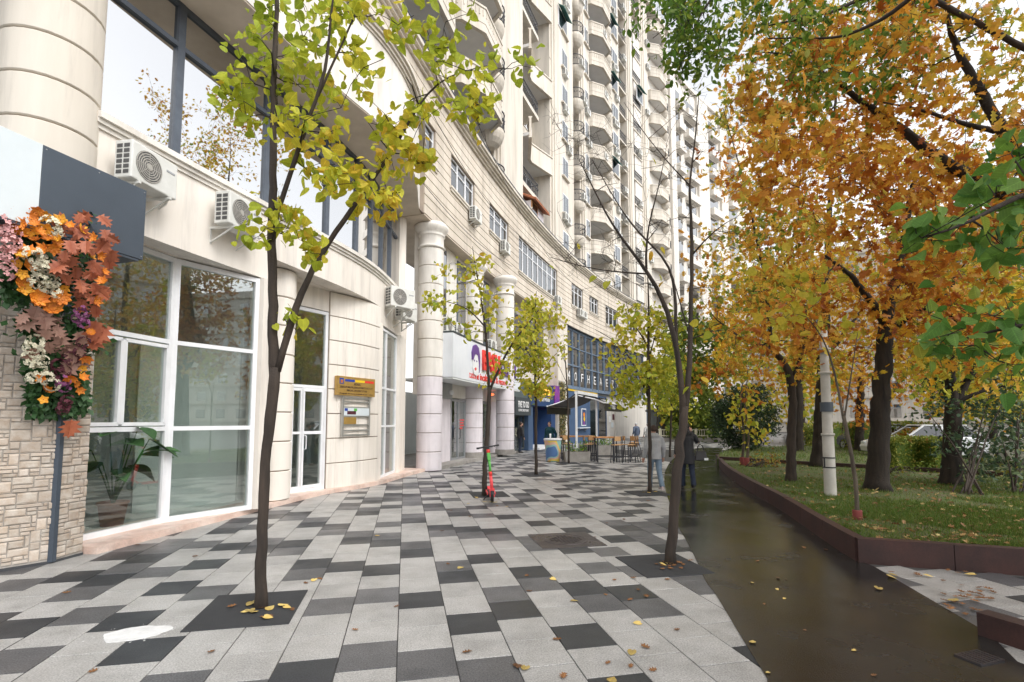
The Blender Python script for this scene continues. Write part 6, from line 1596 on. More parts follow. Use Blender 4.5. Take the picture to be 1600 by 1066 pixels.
gR = Vector((34, 36, 0)); tree('broadleaf_tree', 'orange tree across the road behind the parked cars', [[(gR, .25), (gR + Vector((0, 0, 3)), .2), (gR + Vector((.3, 0, 7)), .08)]], region(80, 1360, 1620, 380, 640, 30, 38, 99), dict(n=12, size=.24, kind='oak', mat='leaf_oak', sp=.35, mid=.5, clump=.6, amp=.15, sd=.2), twigs=4, tw_len=1.2, seed=99, group='park trees', bark='bark_dark')
gT = Vector((30, 22, 0)); tree('broadleaf_tree', 'yellow green tree across the road above the white car', [[(gT, .25), (gT + Vector((0, 0, 3)), .2), (gT + Vector((.3, 0, 6)), .08)]], region(80, 1440, 1680, 440, 660, 20, 28, 100), dict(n=12, size=.2, kind='lime', mat='leaf_oak_gold', sp=.3, mid=.75, clump=.6, amp=.15, sd=.2), twigs=4, tw_len=1.0, seed=100, group='park trees', bark='bark_dark')
# ---- grass and litter
def in_lawn(x, y): return inside(x, y, near_lawn)
gr_pts = []; li_pts = []
rg = random.Random(77)
while len(gr_pts) < 84000:
    u, v = rg.uniform(1115, 1700) if rg.random() < .82 else rg.uniform(1700, 2300), 700 + 190 * rg.random() ** .8
    p = gnd(u, v, ZL)
    if p.y > 24 or not in_lawn(p.x, p.y): continue
    nz = math.sin(p.x * 1.9 + 1) + math.sin(p.y * 1.6) + math.sin((p.x + p.y) * 2.7)
    if nz < -.6 and rg.random() < .8: continue
    gr_pts.append((p.x, p.y, ZL - .004))
G_ = leaf_cloud('grass', gr_pts, .062, 'needle', 'grass_blade', None, droop=-2.2, upb=0, fold=.1, seed=4, svar=.55)
tag(G_, 'short patchy grass growing over the near lawn', 'grass', kind='stuff')
while len(li_pts) < 1000:
    u, v = rg.uniform(1115, 1700), 702 + 180 * rg.random(); p = gnd(u, v, ZL)
    if p.y > 24 or not in_lawn(p.x, p.y): continue
    li_pts.append((p.x, p.y, ZL + rg.uniform(.015, .05)))
o = leaf_cloud('leaf_litter', li_pts, .085, 'oak', 'litter', None, droop=0, upb=3.0, fold=.4, seed=6, flat=.85); tag(o, 'dry brown and yellow leaves scattered over the near lawn', 'leaf litter', kind='stuff')
fl_pts = []
while len(fl_pts) < 9000:
    x, y = rg.uniform(8, 22), rg.uniform(18, 38)
    if inside(x, y, far_lawn): fl_pts.append((x, y, .266))
o = leaf_cloud('grass', fl_pts, .12, 'needle', 'grass_blade', None, droop=-2.2, upb=0, seed=8, svar=.5); tag(o, 'greener grass growing over the far lawn', 'grass', kind='stuff')
def fallen(name, kind, m, sd):
    h, k = outline(kind); r_ = random.Random(sd); rt2 = [(x, y) for x, y in h]; lf = [(-x, y) for x, y in h[1:-1]]
    al = rt2 + lf[::-1]; n = len(al); c1_, c2_ = r_.uniform(.15, .5), r_.uniform(.1, .4)
    vs = [(x, y - .5, .04 + c1_ * (y - .5) ** 2 + c2_ * abs(x) + r_.uniform(0, .03)) for x, y in al]; vs2 = [(x, y, z - .012) for x, y, z in vs]; kk = len(rt2) - 1
    f = [tuple(range(0, kk + 1)), tuple([0] + list(range(kk, n)))]
    me = bpy.data.meshes.new(name); me.from_pydata(vs + vs2, [], f + [tuple(i + n for i in reversed(a)) for a in f] + [(i, i + n, (i + 1) % n + n, (i + 1) % n) for i in range(n)]); me.materials.append(MATS[m]); me.update(); return me
FLB = [fallen('fallen_leaf', 'oak', 'litter_brown', i) for i in range(4)]; FLY = [fallen('fallen_leaf', 'lime', 'litter_yellow', 9 + i) for i in range(3)]
def drop(x, y, z, yellow, sz, lb, gp):
    o = bpy.data.objects.new('fallen_leaf', rg.choice(FLY if yellow else FLB)); col.objects.link(o); o.location = (x, y, z); o.rotation_euler = (rg.gauss(0, .1), rg.gauss(0, .1), rg.uniform(0, 6.28)); o.scale = (sz,) * 3; tag(o, lb, 'leaf', gp)
YB = [(898, 940), (995, 975), (987, 1022), (720, 888), (490, 908), (590, 838), (820, 1046), (957, 1064), (865, 906)]
BR = [(985, 938), (990, 904), (997, 922), (1043, 906), (946, 930), (960, 907), (827, 925), (823, 900), (1010, 933), (986, 1042), (950, 1037), (1008, 1012), (805, 1040), (700, 882), (730, 1020), (810, 1043), (500, 905), (478, 912), (330, 1020), (145, 1050), (305, 870), (104, 927), (215, 852), (1256, 857), (1290, 860), (1184, 878), (1216, 905), (930, 840), (948, 818), (975, 812), (700, 797), (734, 808), (690, 830), (705, 798), (1020, 1048), (1058, 985), (880, 1058), (870, 1000), (620, 948), (555, 985)]
for u, v in YB: p = gnd(u, v); drop(p.x, p.y, 0, True, .075, 'pale yellow fallen leaf lying flat on the paving', 'yellow fallen leaves on the paving')
for u, v in BR: p = gnd(u, v); drop(p.x, p.y, .007 if inside(p.x, p.y, path_poly) else .001, False, rg.uniform(.06, .09), 'curled brown fallen leaf lying on the paving', 'brown fallen leaves on the paving')
for (cx, cy, n, sx, sy, lb, gp, yl) in [(1512, 941, 26, 28, 13, 'dry brown leaf in the heap between the two steel edgings', 'leaves between the steel edgings', .1), (1048, 884, 16, 16, 5, 'brown leaf gathered at the foot of the V forked tree', 'leaves at the V forked tree', .2), (408, 956, 14, 22, 10, 'leaf gathered at the foot of the forked lime tree', 'leaves at the lime tree', .5), (1440, 905, 12, 60, 14, 'leaf lying on the paving corner beside the straight steel edging', 'leaves by the straight edging', .4), (770, 788, 8, 22, 5, 'leaf lying round the parked scooter', 'leaves round the scooter', .8), (1010, 772, 6, 12, 4, 'leaf at the foot of the slender tree', 'leaves at the slender tree', .2)]:
    for _ in range(n):
        p = gnd(rg.gauss(cx, sx), rg.gauss(cy, sy)); drop(p.x, p.y, .012, rg.random() < yl, rg.uniform(.07, .10), lb, gp)
for _ in range(24):
    p = gnd(rg.uniform(1080, 1420), 740 + 320 * rg.random() ** 1.5)
    if inside(p.x, p.y, path_poly): drop(p.x, p.y, .008, rg.random() < .4, rg.uniform(.03, .06), 'small wet leaf stuck on the dark asphalt path', 'wet leaves on the path')
# ------------------------------------------------------------------ street furniture
# lamp pole wrapped in white on the near lawn
wp = gnd(1298, 777, .2); LPz = .2
LP = thing('lamp_pole', 'stepped white concrete lamp pole standing on the near lawn', 'lamp pole', wp)
b = MB(); b.lathe([(.115, 0), (.108, 1.3), (.098, 1.32), (.090, 2.6)], c=tuple(wp), n=20); b.build('lower_shaft', 'pole_white', LP, smooth=True)
b = MB(); b.lathe([(.086, 2.6), (.078, 3.5), (.0, 3.52)], c=tuple(wp), n=20); b.build('upper_shaft', 'pole_white', LP, smooth=True)
for z in (1.3, 2.6, 3.05, 3.1): MB().lathe([(.10, z - .03), (.127, z - .025), (.127, z + .025), (.10, z + .03)], c=tuple(wp), n=20).build('collar', 'pole_white', LP, smooth=True)
for z in (.62, .82): MB().lathe([(.117, z - .012), (.124, z - .012), (.124, z + .012), (.117, z + .012)], c=tuple(wp), n=20).build('strap', 'black', LP)
MB().bar(wp + Vector((-.118, -.03, .62)), wp + Vector((-.118, -.03, .82)), .02).build('strap', 'black', LP)
MB().lathe([(.118, 1.78), (.124, 1.78), (.122, 1.98), (.116, 1.98)], c=tuple(wp), n=20).build('faded_sticker', 'sign_grey', LP)
# pop-art cup bin: generic patches of colour
cb_ = gnd(864, 721); CUP = thing('litter_bin', 'large cup shaped bin printed with yellow, peach and teal shapes', 'bin', cb_)
prof = [(.0, .0), (.29, .0), (.30, .02), (.375, .92), (.40, .93), (.41, .97), (.40, 1.0), (.33, 1.0), (.30, .9), (.0, .88)]
mc_ = bpy.data.materials.new('cup_print'); mc_.use_nodes = True; nt = mc_.node_tree; bs = nt.nodes['Principled BSDF']; bs.inputs['Roughness'].default_value = .45
ge = nd(nt, 'ShaderNodeNewGeometry'); nz = nd(nt, 'ShaderNodeTexNoise'); nz.inputs['Scale'].default_value = 1.7; nz.inputs['Detail'].default_value = 0; nt.links.new(ge.outputs['Position'], nz.inputs['Vector'])
cr = nd(nt, 'ShaderNodeValToRGB'); cr.color_ramp.interpolation = 'CONSTANT'; el = cr.color_ramp.elements
for i, (p_, c_) in enumerate([(0, (.30, .52, .50)), (.42, (.80, .60, .12)), (.5, (.72, .44, .32)), (.585, (.30, .52, .50)), (.66, (.10, .2, .42))]):
    e_ = el[i] if i < 2 else el.new(p_); e_.position = p_; e_.color = (*c_, 1)
nt.links.new(nz.outputs[0], cr.inputs[0]); nt.links.new(cr.outputs[0], bs.inputs['Base Color']); MATS['cup_print'] = mc_
MB().lathe(prof[:4], c=tuple(cb_), n=28).build('cup_body', 'cup_print', CUP, smooth=True); MB().lathe(prof[3:], c=tuple(cb_), n=28).build('rim', 'white', CUP, smooth=True)
bt = thing('paper_cup', 'small white cup left on the rim of the printed bin', 'cup', cb_ + Vector((-.12, -.1, .99))); MB().lathe([(0, 0), (.035, 0), (.045, .2), (.03, .22), (0, .22)], c=tuple(cb_ + Vector((-.12, -.1, .99))), n=12).build('cup', 'white', bt, smooth=True)
# planters
def planter(label, c, L, W, H_, rz, n, seed):
    t = thing('planter', label, 'planter', c, rz, None); b = MB()
    b.add([(-L/2+.03, -W/2+.03, 0), (L/2-.03, -W/2+.03, 0), (L/2-.03, W/2-.03, 0), (-L/2+.03, W/2-.03, 0), (-L/2, -W/2, H_), (L/2, -W/2, H_), (L/2, W/2, H_), (-L/2, W/2, H_), (-L/2+.06, -W/2+.06, H_), (L/2-.06, -W/2+.06, H_), (L/2-.06, W/2-.06, H_), (-L/2+.06, W/2-.06, H_), (-L/2+.06, -W/2+.06, H_-.06), (L/2-.06, -W/2+.06, H_-.06), (L/2-.06, W/2-.06, H_-.06), (-L/2+.06, W/2-.06, H_-.06)],
          [(0, 3, 2, 1), (0, 1, 5, 4), (1, 2, 6, 5), (2, 3, 7, 6), (3, 0, 4, 7), (4, 5, 9, 8), (5, 6, 10, 9), (6, 7, 11, 10), (7, 4, 8, 11), (8, 9, 13, 12), (9, 10, 14, 13), (10, 11, 15, 14), (11, 8, 12, 15)])
    b.build('trough', 'concrete', t, local=True); MB().box((0, 0, H_ - .05), (L - .13, W - .13, .03)).build('soil', 'soil', t, local=True)
    r_ = random.Random(seed); pts = [(r_.uniform(-L/2+.1, L/2-.1), r_.uniform(-W/2+.1, W/2-.1), H_ + abs(r_.gauss(0, .16))) for _ in range(n)]
    o = leaf_cloud('planting', pts, .13, 'lance', 'leaf_lime_green', t, -.6, .4, seed=seed); o['kind'] = 'stuff'
    return t
pA = gnd(903, 723); rzf = face_rz(4)
planter('concrete planter with green leaves at the foot of the awning\'s white post', pA + Vector((0, .4, 0)), 1.1, .6, .45, .05, 160, 5)
pB = Vector((4.1, 24.6, 0)); planter('dark planter with green leaves between the two bar tables', pB, 1.6, .6, .6, .2, 220, 6)
# double-sided awning on two posts
AW = thing('awning', 'black double sided awning on two white posts over the bar tables', 'awning', pA + Vector((-.1, .4, 0)))
a0 = Vector((2.82, 22.3, 0)); a1 = Vector((4.25, 25.6, 0)); HZ = 2.98
for q in (a0, a1): MB().bar(q + Vector((0, 0, .3)), q + Vector((0, 0, HZ)), .09, .09).build('post', 'pvc', AW)
MB().bar(a0 + Vector((0, 0, HZ + .05)), a1 + Vector((0, 0, HZ + .05)), .16, .14).build('ridge_beam', 'pvc', AW)
lf = Vector((-.92, .39, 0)); rg_ = -lf
def sheet(p, q, dv_, L, dz, m, name):
    b = MB(); n = 6; vs = []
    for i in range(n + 1):
        t = i / n; sag = -.10 * math.sin(math.pi * t); vs += [p + dv_ * L * t + Vector((0, 0, HZ - dz * t + sag)), q + dv_ * L * t + Vector((0, 0, HZ - dz * t + sag))]
    vs2 = [v - Vector((0, 0, .02)) for v in vs]; k = len(vs)
    b.add(vs + vs2, [(2*i, 2*i+1, 2*i+3, 2*i+2) for i in range(n)] + [(k+2*i, k+2*i+2, k+2*i+3, k+2*i+1) for i in range(n)] + [(2*i, 2*i+2, k+2*i+2, k+2*i) for i in range(n)] + [(2*i+1, k+2*i+1, k+2*i+3, 2*i+3) for i in range(n)])
    return b.build(name, m, AW)
sheet(a0, a1, lf, 1.35, .55, 'black', 'fabric'); sheet(a0, a1, rg_, .35, .12, 'black', 'fabric')
for L, dv_, dz in ((1.35, lf, .55), (1.25, rg_, .42)):
    p, q = a0 + dv_ * L + Vector((0, 0, HZ - dz)), a1 + dv_ * L + Vector((0, 0, HZ - dz))
    MB().bar(p, q, .07, .06).build('front_bar', 'pvc', AW)
    bv = MB(); bv.hexa([p + Vector((0, 0, -.36)), p + dv_ * .015 + Vector((0, 0, -.36)), q + dv_ * .015 + Vector((0, 0, -.36)), q + Vector((0, 0, -.36)), p, p + dv_ * .015, q + dv_ * .015, q]); bv.build('valance', 'black', AW)
    for s0 in (a0, a1):
        e = s0 + dv_ * L + Vector((0, 0, HZ - dz - .02)); m_ = s0.lerp(a0.lerp(a1, .5), .35) + dv_ * L * .55 + Vector((0, 0, HZ - dz * .4 - .08))
        MB().tube([s0 + Vector((0, 0, HZ - .08)), m_, e], .028, 6).build('arm', 'pvc', AW)
vm = (a0.lerp(a1, .45) + rg_ * 1.27 + Vector((0, 0, HZ - .42 - .18))); oo = ORG[AW.name]
text('T TOGO', .26, 'white', AW, 'lettering', (vm.x - oo[0], vm.y - oo[1], vm.z - oo[2]), (R(90), 0, math.atan2((a1 - a0).y, (a1 - a0).x)), .004, width=1.0)
# bar tables and stools
def bar_table(label, c, L, W, rz):
    t = thing('bar_table', label, 'table', c, rz, 'bar tables'); MB().box((0, 0, 1.06), (L, W, .06)).build('table_top', 'wood', t, local=True, bevel=.006)
    for x in (-1, 1):
        for y in (-1, 1): MB().bar((x * (L/2 - .06), y * (W/2 - .06), 0), (x * (L/2 - .06), y * (W/2 - .06), 1.03), .045).build('leg', 'iron', t, local=True)
    for y in (-1, 1): MB().bar((-(L/2 - .06), y * (W/2 - .06), .25), (L/2 - .06, y * (W/2 - .06), .25), .03).build('rail', 'iron', t, local=True)
    return t
bar_table('long bar table with an orange wood top beside the printed bin', Vector((3.0, 23.6, 0)), 1.5, .6, .1)
bar_table('bar table with an orange wood top among the stacked stools', gnd(949, 723) + Vector((0, .4, 0)), .95, .6, .1)
def make_stool():
    t = thing('bar_stool', 'x', 'stool', (0, 0, 0), 0, 'bar stools'); MB().box((0, 0, .76), (.36, .36, .03)).build('seat', 'wood_light', t, local=True, bevel=.006)
    MB().box((0, .17, 1.02), (.34, .02, .2)).build('backrest', 'wood_light', t, local=True, bevel=.005)
    for x in (-1, 1):
        for y in (-1, 1): MB().bar((x * .19, y * .19, 0), (x * .155, y * .155, .75), .028).build('leg', 'iron', t, local=True)
        MB().bar((x * .155, .16, .75), (x * .155, .18, 1.12), .026).build('back_post', 'iron', t, local=True)
    for z, k in ((.25, .18),): 
        for a, c in (((-k, -k), (k, -k)), ((k, -k), (k, k)), ((k, k), (-k, k)), ((-k, k), (-k, -k))): MB().bar((*a, z), (*c, z), .022).build('foot_rail', 'iron', t, local=True)
    return t
ST = make_stool(); su = [0]
def stool(p, rz, label, tilt=None):
    t = ST if su[0] == 0 else copy_tree(ST); su[0] += 1; t.location = p; t.rotation_euler = (tilt[0], tilt[1], rz) if tilt else (0, 0, rz); tag(t, label, 'stool', 'bar stools')
stool(Vector((3.55, 22.6, 0)), 2.9, 'upright bar stool at the long table\'s planter end'); stool(Vector((2.5, 22.9, 0)), .3, 'upright bar stool between printed bin and long table')
stool(Vector((3.75, 23.9, 0)), 1.4, 'upright bar stool at the far end of the long table')
bt_ = gnd(949, 723)
stool(bt_ + Vector((-.75, .5, 0)), 1.6, 'bar stool drawn up to the short table on its planter side'); stool(bt_ + Vector((.62, .35, 0)), -1.5, 'bar stool pushed against the short table\'s open side'); stool(bt_ + Vector((.35, -.2, 0)), 3.3, 'bar stool standing before the short table'); stool(bt_ + Vector((.95, .05, 0)), -1.2, 'bar stool standing next to the leaning stools')
stool(bt_ + Vector((1.25, .3, .08)), -1.57, 'bar stool leaning against the short table\'s stools', (.0, -.55)); stool(bt_ + Vector((1.45, .7, .1)), -1.57, 'outermost leaning bar stool by the short table', (.0, -.62))
# electric scooter
sc = gnd(769, 785)
SCO = thing('electric_scooter', 'red and green electric kick scooter parked against the young tree', 'scooter', sc, .12)
def wheel(parent, y, r_=.115):
    b = MB(); b.lathe([(r_ - .04, -.028), (r_ - .01, -.03), (r_, -.015), (r_, .015), (r_ - .01, .03), (r_ - .04, .028)], c=(0, y, r_), n=22, axis='x'); w = b.build('wheel', 'tyre', parent, local=True, smooth=True)
    b = MB(); b.lathe([(0, -.025), (r_ - .04, -.022), (r_ - .04, .022), (0, .025)], c=(0, y, r_), n=18, axis='x'); b.build('rim', 'black', w, local=True)
wheel(SCO, 0); wheel(SCO, .86)
top = Vector((-.085, .2, 1.2))
def sp_(t): return Vector((0, .04, .26)).lerp(top, t)
MB().tube([sp_(0), sp_(.33)], .036, 10).build('stem_lower', 'coral', SCO, local=True, smooth=True); MB().tube([sp_(.33), sp_(.42)], .038, 10).build('stem_joint', 'red', SCO, local=True, smooth=True)
MB().tube([sp_(.42), sp_(.70)], .030, 10).build('stem_green', 'green_paint', SCO, local=True, smooth=True); MB().bar(sp_(.68), sp_(.86), .085, .075).build('battery_pack', 'green_paint', SCO, local=True, bevel=.01)
MB().tube([sp_(.85), sp_(.94)], .040, 10).build('stem_collar', 'red', SCO, local=True, smooth=True); MB().tube([sp_(.93), sp_(1.0)], .03, 8).build('head', 'black', SCO, local=True)
hb = sp_(1.0); MB().tube([hb + Vector((-.24, .03, -.035)), hb + Vector((-.08, 0, -.005)), hb + Vector((.08, 0, .01)), hb + Vector((.24, .03, .045))], .017, 8).build('handlebar', 'black', SCO, local=True)
for x in (-.19, .19): MB().tube([hb + Vector((x, .02, x * .16)), hb + Vector((x * 1.32, .035, x * .19))], .022, 8).build('grip', 'black', SCO, local=True); 
for x in (-.13, .13): MB().tube([hb + Vector((x, -.01, x * .14)), hb + Vector((x * 1.25, -.06, x * .14 - .02))], .006, 5).build('brake_lever', 'black', SCO, local=True)
fk = MB(); fk.bar((-.045, 0, .115), (-.045, .035, .27), .02); fk.bar((.045, 0, .115), (.045, .035, .27), .02); fk.bar((-.055, .035, .27), (.055, .035, .27), .05); fk.build('fork', 'coral', SCO, local=True)
b = MB(); b.lathe([(.135, -.04), (.14, 0), (.135, .04)], c=(0, 0, .115), n=14, axis='x', a0=.6, a1=2.6); b.build('front_mudguard', 'black', SCO, local=True)
MB().box((0, .45, .15), (.16, .62, .045)).build('deck', 'black', SCO, local=True, bevel=.01); MB().bar((0, .03, .26), (0, .18, .15), .07, .05).build('neck', 'coral', SCO, local=True)
for x in (-.085, .085): MB().bar((x, .2, .16), (x, .72, .16), .02, .05).build('deck_edge', 'coral', SCO, local=True)
b = MB(); b.lathe([(.13, -.045), (.135, 0), (.13, .045)], c=(0, .86, .115), n=14, axis='x', a0=.4, a1=2.6); b.build('rear_mudguard', 'coral', SCO, local=True)
MB().tube([(-.07, .35, .13), (-.17, .33, .0)], .012, 6).build('kickstand', 'black', SCO, local=True); MB().tube([hb + Vector((-.05, -.02, -.02)), sp_(.8) + Vector((-.05, -.06, 0)), sp_(.5) + Vector((-.02, -.05, 0))], .006, 5).build('brake_cable', 'black', SCO, local=True)
# low fence at the end of the street
fx0, fx1, fy = 11.5, 19.5, 43.0
FN = thing('garden_fence', 'low pale picket fence on a kerb at the end of the path', 'fence', (fx0, fy, 0)); MB().box(((fx0 + fx1) / 2, fy, .15), (fx1 - fx0, .3, .36)).build('kerb', 'concrete', FN)
for z in (.5, 1.0): MB().box(((fx0 + fx1) / 2, fy, z), (fx1 - fx0, .06, .07)).build('rail', 'petal_cream', FN)
for i in range(9): MB().box((fx0 + i, fy, .7), (.12, .12, .85)).build('post', 'petal_cream', FN)
for i in range(40): MB().box((fx0 + .1 + i * .2, fy - .04, .72), (.05, .02, .6)).build('picket', 'petal_cream', FN)
KB = thing('kiosk', 'far grey and blue kiosk behind the low fence', 'kiosk', (14.5, 48, 0)); MB().box((16.5, 49, 1.3), (6, 3, 2.6)).build('wall', 'slate', KB); MB().box((16.5, 49, 2.72), (6.4, 3.4, .2)).build('roof', 'charcoal', KB); MB().box((18.2, 47.45, 1.2), (1.8, .1, 1.4)).build('banner', 'blue_flag', KB)
# potted plant inside the office
PP = P(-11.85, -1.55, .11); PT = thing('potted_plant', 'large leaved plant in a terracotta pot behind the office window', 'plant', PP)
MB().lathe([(0, 0), (.15, 0), (.2, .34), (.22, .34), (.22, .38), (.18, .38), (.17, .32), (0, .32)], c=tuple(PP), n=20).build('pot', 'terracotta', PT, smooth=True)
rp = random.Random(4)
for i in range(13):
    a = rp.uniform(0, 6.28); L = rp.uniform(.5, 1.35); tp = PP + Vector((math.cos(a) * L * .45, math.sin(a) * L * .45, .35 + L)); b = MB(); b.tube([PP + Vector((0, 0, .33)), PP.lerp(tp, .5) + Vector((0, 0, .2)), tp], [.014, .011, .008], 5); s_ = b.build('stem', 'leaf_green', PT)
    me = fan_mesh('leaf', oval(.26), 'leaf_green', .3, .2); o = bpy.data.objects.new('leaf', me); col.objects.link(o); o.parent = PT; o.location = tp - PP; o.scale = (.5,) * 3; o.rotation_euler = (rp.uniform(-.6, .3), rp.uniform(-.4, .4), a - 1.57)
# far building across the road, seen through the trees
FB = thing('far_building', 'long pale apartment block across the road behind the trees', 'building', (50, 70, 0)); d_ = Vector((.55, -.83, 0)).normalized(); n_ = Vector((-.83, -.55, 0)); c0 = Vector((42, 88, 0))
MB().bar(c0 + Vector((0, 0, 13)), c0 + d_ * 110 + Vector((0, 0, 13)), 12, 26).build('wall', 'facade_cool', FB)
fw = None
for i in range(26):
    for k in range(7):
        p = c0 + d_ * (2 + i * 4.1) + n_ * 6.03 + Vector((0, 0, 3 + k * 3.3))
        if fw is None:
            fw = MB().bar(-d_ * .9, d_ * .9, .08, 1.7).build('window', 'glass_blue', FB, local=True); fw.location = p - Vector(ORG[FB.name])
        else: inst(fw, FB, p - Vector(ORG[FB.name]))
for k in range(8): MB().bar(c0 + n_ * 6.2 + Vector((0, 0, 1.6 + k * 3.3)), c0 + d_ * 110 + n_ * 6.2 + Vector((0, 0, 1.6 + k * 3.3)), .4, .25).build('string_course', 'facade_light', FB)

# ------------------------------------------------------------------ parked cars
def make_car(label, loc, rz, paint, suv=False):
    t = thing('parked_car', label, 'car', loc, rz, 'parked cars'); hb_ = .12 if suv else 0
    prof = [(-2.1, .35), (-2.15, .6), (-2.08, .86 + hb_), (-1.7, .93 + hb_), (-1.25, 1.0 + hb_), (1.0, .98 + hb_), (1.55, .9 + hb_), (2.0, .78 + hb_), (2.15, .55), (2.1, .33), (1.75, .25), (-1.75, .25)]
    W = .87; b = MB(); n = len(prof); rings = []
    for y, k in ((-W, .94), (-W * .93, 1.0), (W * .93, 1.0), (W, .94)): rings.append([(x * (k if abs(x) > 1.9 else 1), y, .25 + (z - .25) * (k if z > .6 else 1)) for x, z in prof])
    vs = [v for r_ in rings for v in r_]; fs = [tuple(range(n)), tuple(range(4 * n - 1, 3 * n - 1, -1))]
    for i in range(3): fs += [(i * n + k, (i + 1) * n + k, (i + 1) * n + (k + 1) % n, i * n + (k + 1) % n) for k in range(n)]
    b.add(vs, fs); b.build('body', paint, t, local=True, bevel=.03)
    g = MB(); z0, z1 = .96 + hb_, 1.44 + hb_; cab = [(-1.75, z0), (-1.25, z1), (.25, z1), (1.0, z0)]
    for (xa, za), (xb, zb) in ((cab[0], cab[1]),): pass
    vb = [(-1.75, -.78, z0), (1.0, -.78, z0), (1.0, .78, z0), (-1.75, .78, z0), (-1.2, -.62, z1), (.3, -.62, z1), (.3, .62, z1), (-1.2, .62, z1)]
    g.hexa(vb); g.build('glasshouse', 'glass_car', t, local=True, bevel=.02); MB().hexa([(-1.68, -.74, z0 - .02), (.94, -.74, z0 - .02), (.94, .74, z0 - .02), (-1.68, .74, z0 - .02), (-1.18, -.6, z1 - .02), (.28, -.6, z1 - .02), (.28, .6, z1 - .02), (-1.18, .6, z1 - .02)]).build('cabin_interior', 'int_dark', t, local=True)
    MB().box((-.45, 0, z1 + .025), (1.62, 1.26, .06)).build('roof', paint, t, local=True, bevel=.03)
    for y in (-1, 1):
        for x0, x1, in (((-1.75, -1.2), None), ((1.0, .3), None), ((-.35, -.35), None)):
            MB().bar((x0[0], y * .79, z0), (x0[1], y * .63, z1 + .01), .07, .05).build('pillar', paint, t, local=True)
        MB().box((.85, y * .95, 1.0 + hb_), (.12, .18, .12)).build('mirror', paint, t, local=True, bevel=.02)
        MB().box((-.35, y * .885, .78), (.18, .02, .03)).build('door_handle', 'steel', t, local=True)
        MB().box((2.04, y * .6, .68 + hb_), (.12, .36, .14)).build('headlight', 'sign_pale', t, local=True, bevel=.02); MB().box((-2.1, y * .66, .78 + hb_), (.08, .3, .16)).build('tail_light', 'red', t, local=True, bevel=.02)
        for x in (-1.35, 1.35):
            w_ = MB(); w_.lathe([(.2, -.11), (.3, -.11), (.325, -.08), (.325, .08), (.3, .11), (.2, .11)], c=(x, y * .80, .325), n=22, axis='y'); w_ = w_.build('wheel', 'tyre', t, local=True, smooth=True); b2 = MB(); b2.lathe([(0, .105), (.2, .1), (.21, -.1), (0, -.105)], c=(x, y * .80, .325), n=14, axis='y'); b2.build('rim', 'steel', w_, local=True)
    MB().box((-2.16, 0, .62), (.03, .5, .12)).build('number_plate', 'white', t, local=True)
    return t
make_car('white parked car behind the clipped hedge', Vector((17.6, 21.8, .12)), 2.9, 'car_white')
make_car('white parked estate car with a dark rear window behind the forked oak', Vector((17.9, 16.6, .12)), 1.35, 'car_white', True)
make_car('silver parked car behind the bluish shrub', Vector((21.8, 20.0, .12)), 1.3, 'car_silver', True)
make_car('dark parked car further along the road behind the hedges', Vector((19.2, 27, .12)), 1.5, 'car_dark')

# ------------------------------------------------------------------ people
def remesh(b, name, m, root, vox=.013, sm=3):
    o = b.build(name, m, root, local=True, smooth=True); r_ = o.modifiers.new('r', 'REMESH'); r_.mode = 'VOXEL'; r_.voxel_size = vox; r_.use_smooth_shade = True
    s_ = o.modifiers.new('s', 'SMOOTH'); s_.iterations = sm; s_.factor = .5; return o
def hand(b, w, d, side, curl=.5):
    """palm with four fingers and a thumb at wrist w pointing along d"""
    d = d.normalized(); x = Vector((0, 1, 0)).cross(d); x = x.normalized() if x.length > .1 else Vector((1, 0, 0)); n = d.cross(x); pc = w + d * .045
    b.ell(pc, (.022, .04, .05), 10, 8, rot=Matrix((n, x, d)).transposed())
    for i, L in enumerate((.062, .072, .066, .052)):
        s0 = w + d * .085 + x * (.027 - i * .018); m_ = s0 + d * L * .55 + n * side * .012 * curl; e = m_ + d * L * .4 + n * side * .03 * curl
        b.tube([s0 - d * .02, s0, m_, e], [.010, .010, .009, .007], 6)
    t0 = w + d * .03 + x * .035; b.tube([t0 - x * .02, t0, t0 + d * .03 + x * .018, t0 + d * .055 + x * .02], [.012, .012, .010, .008], 6)
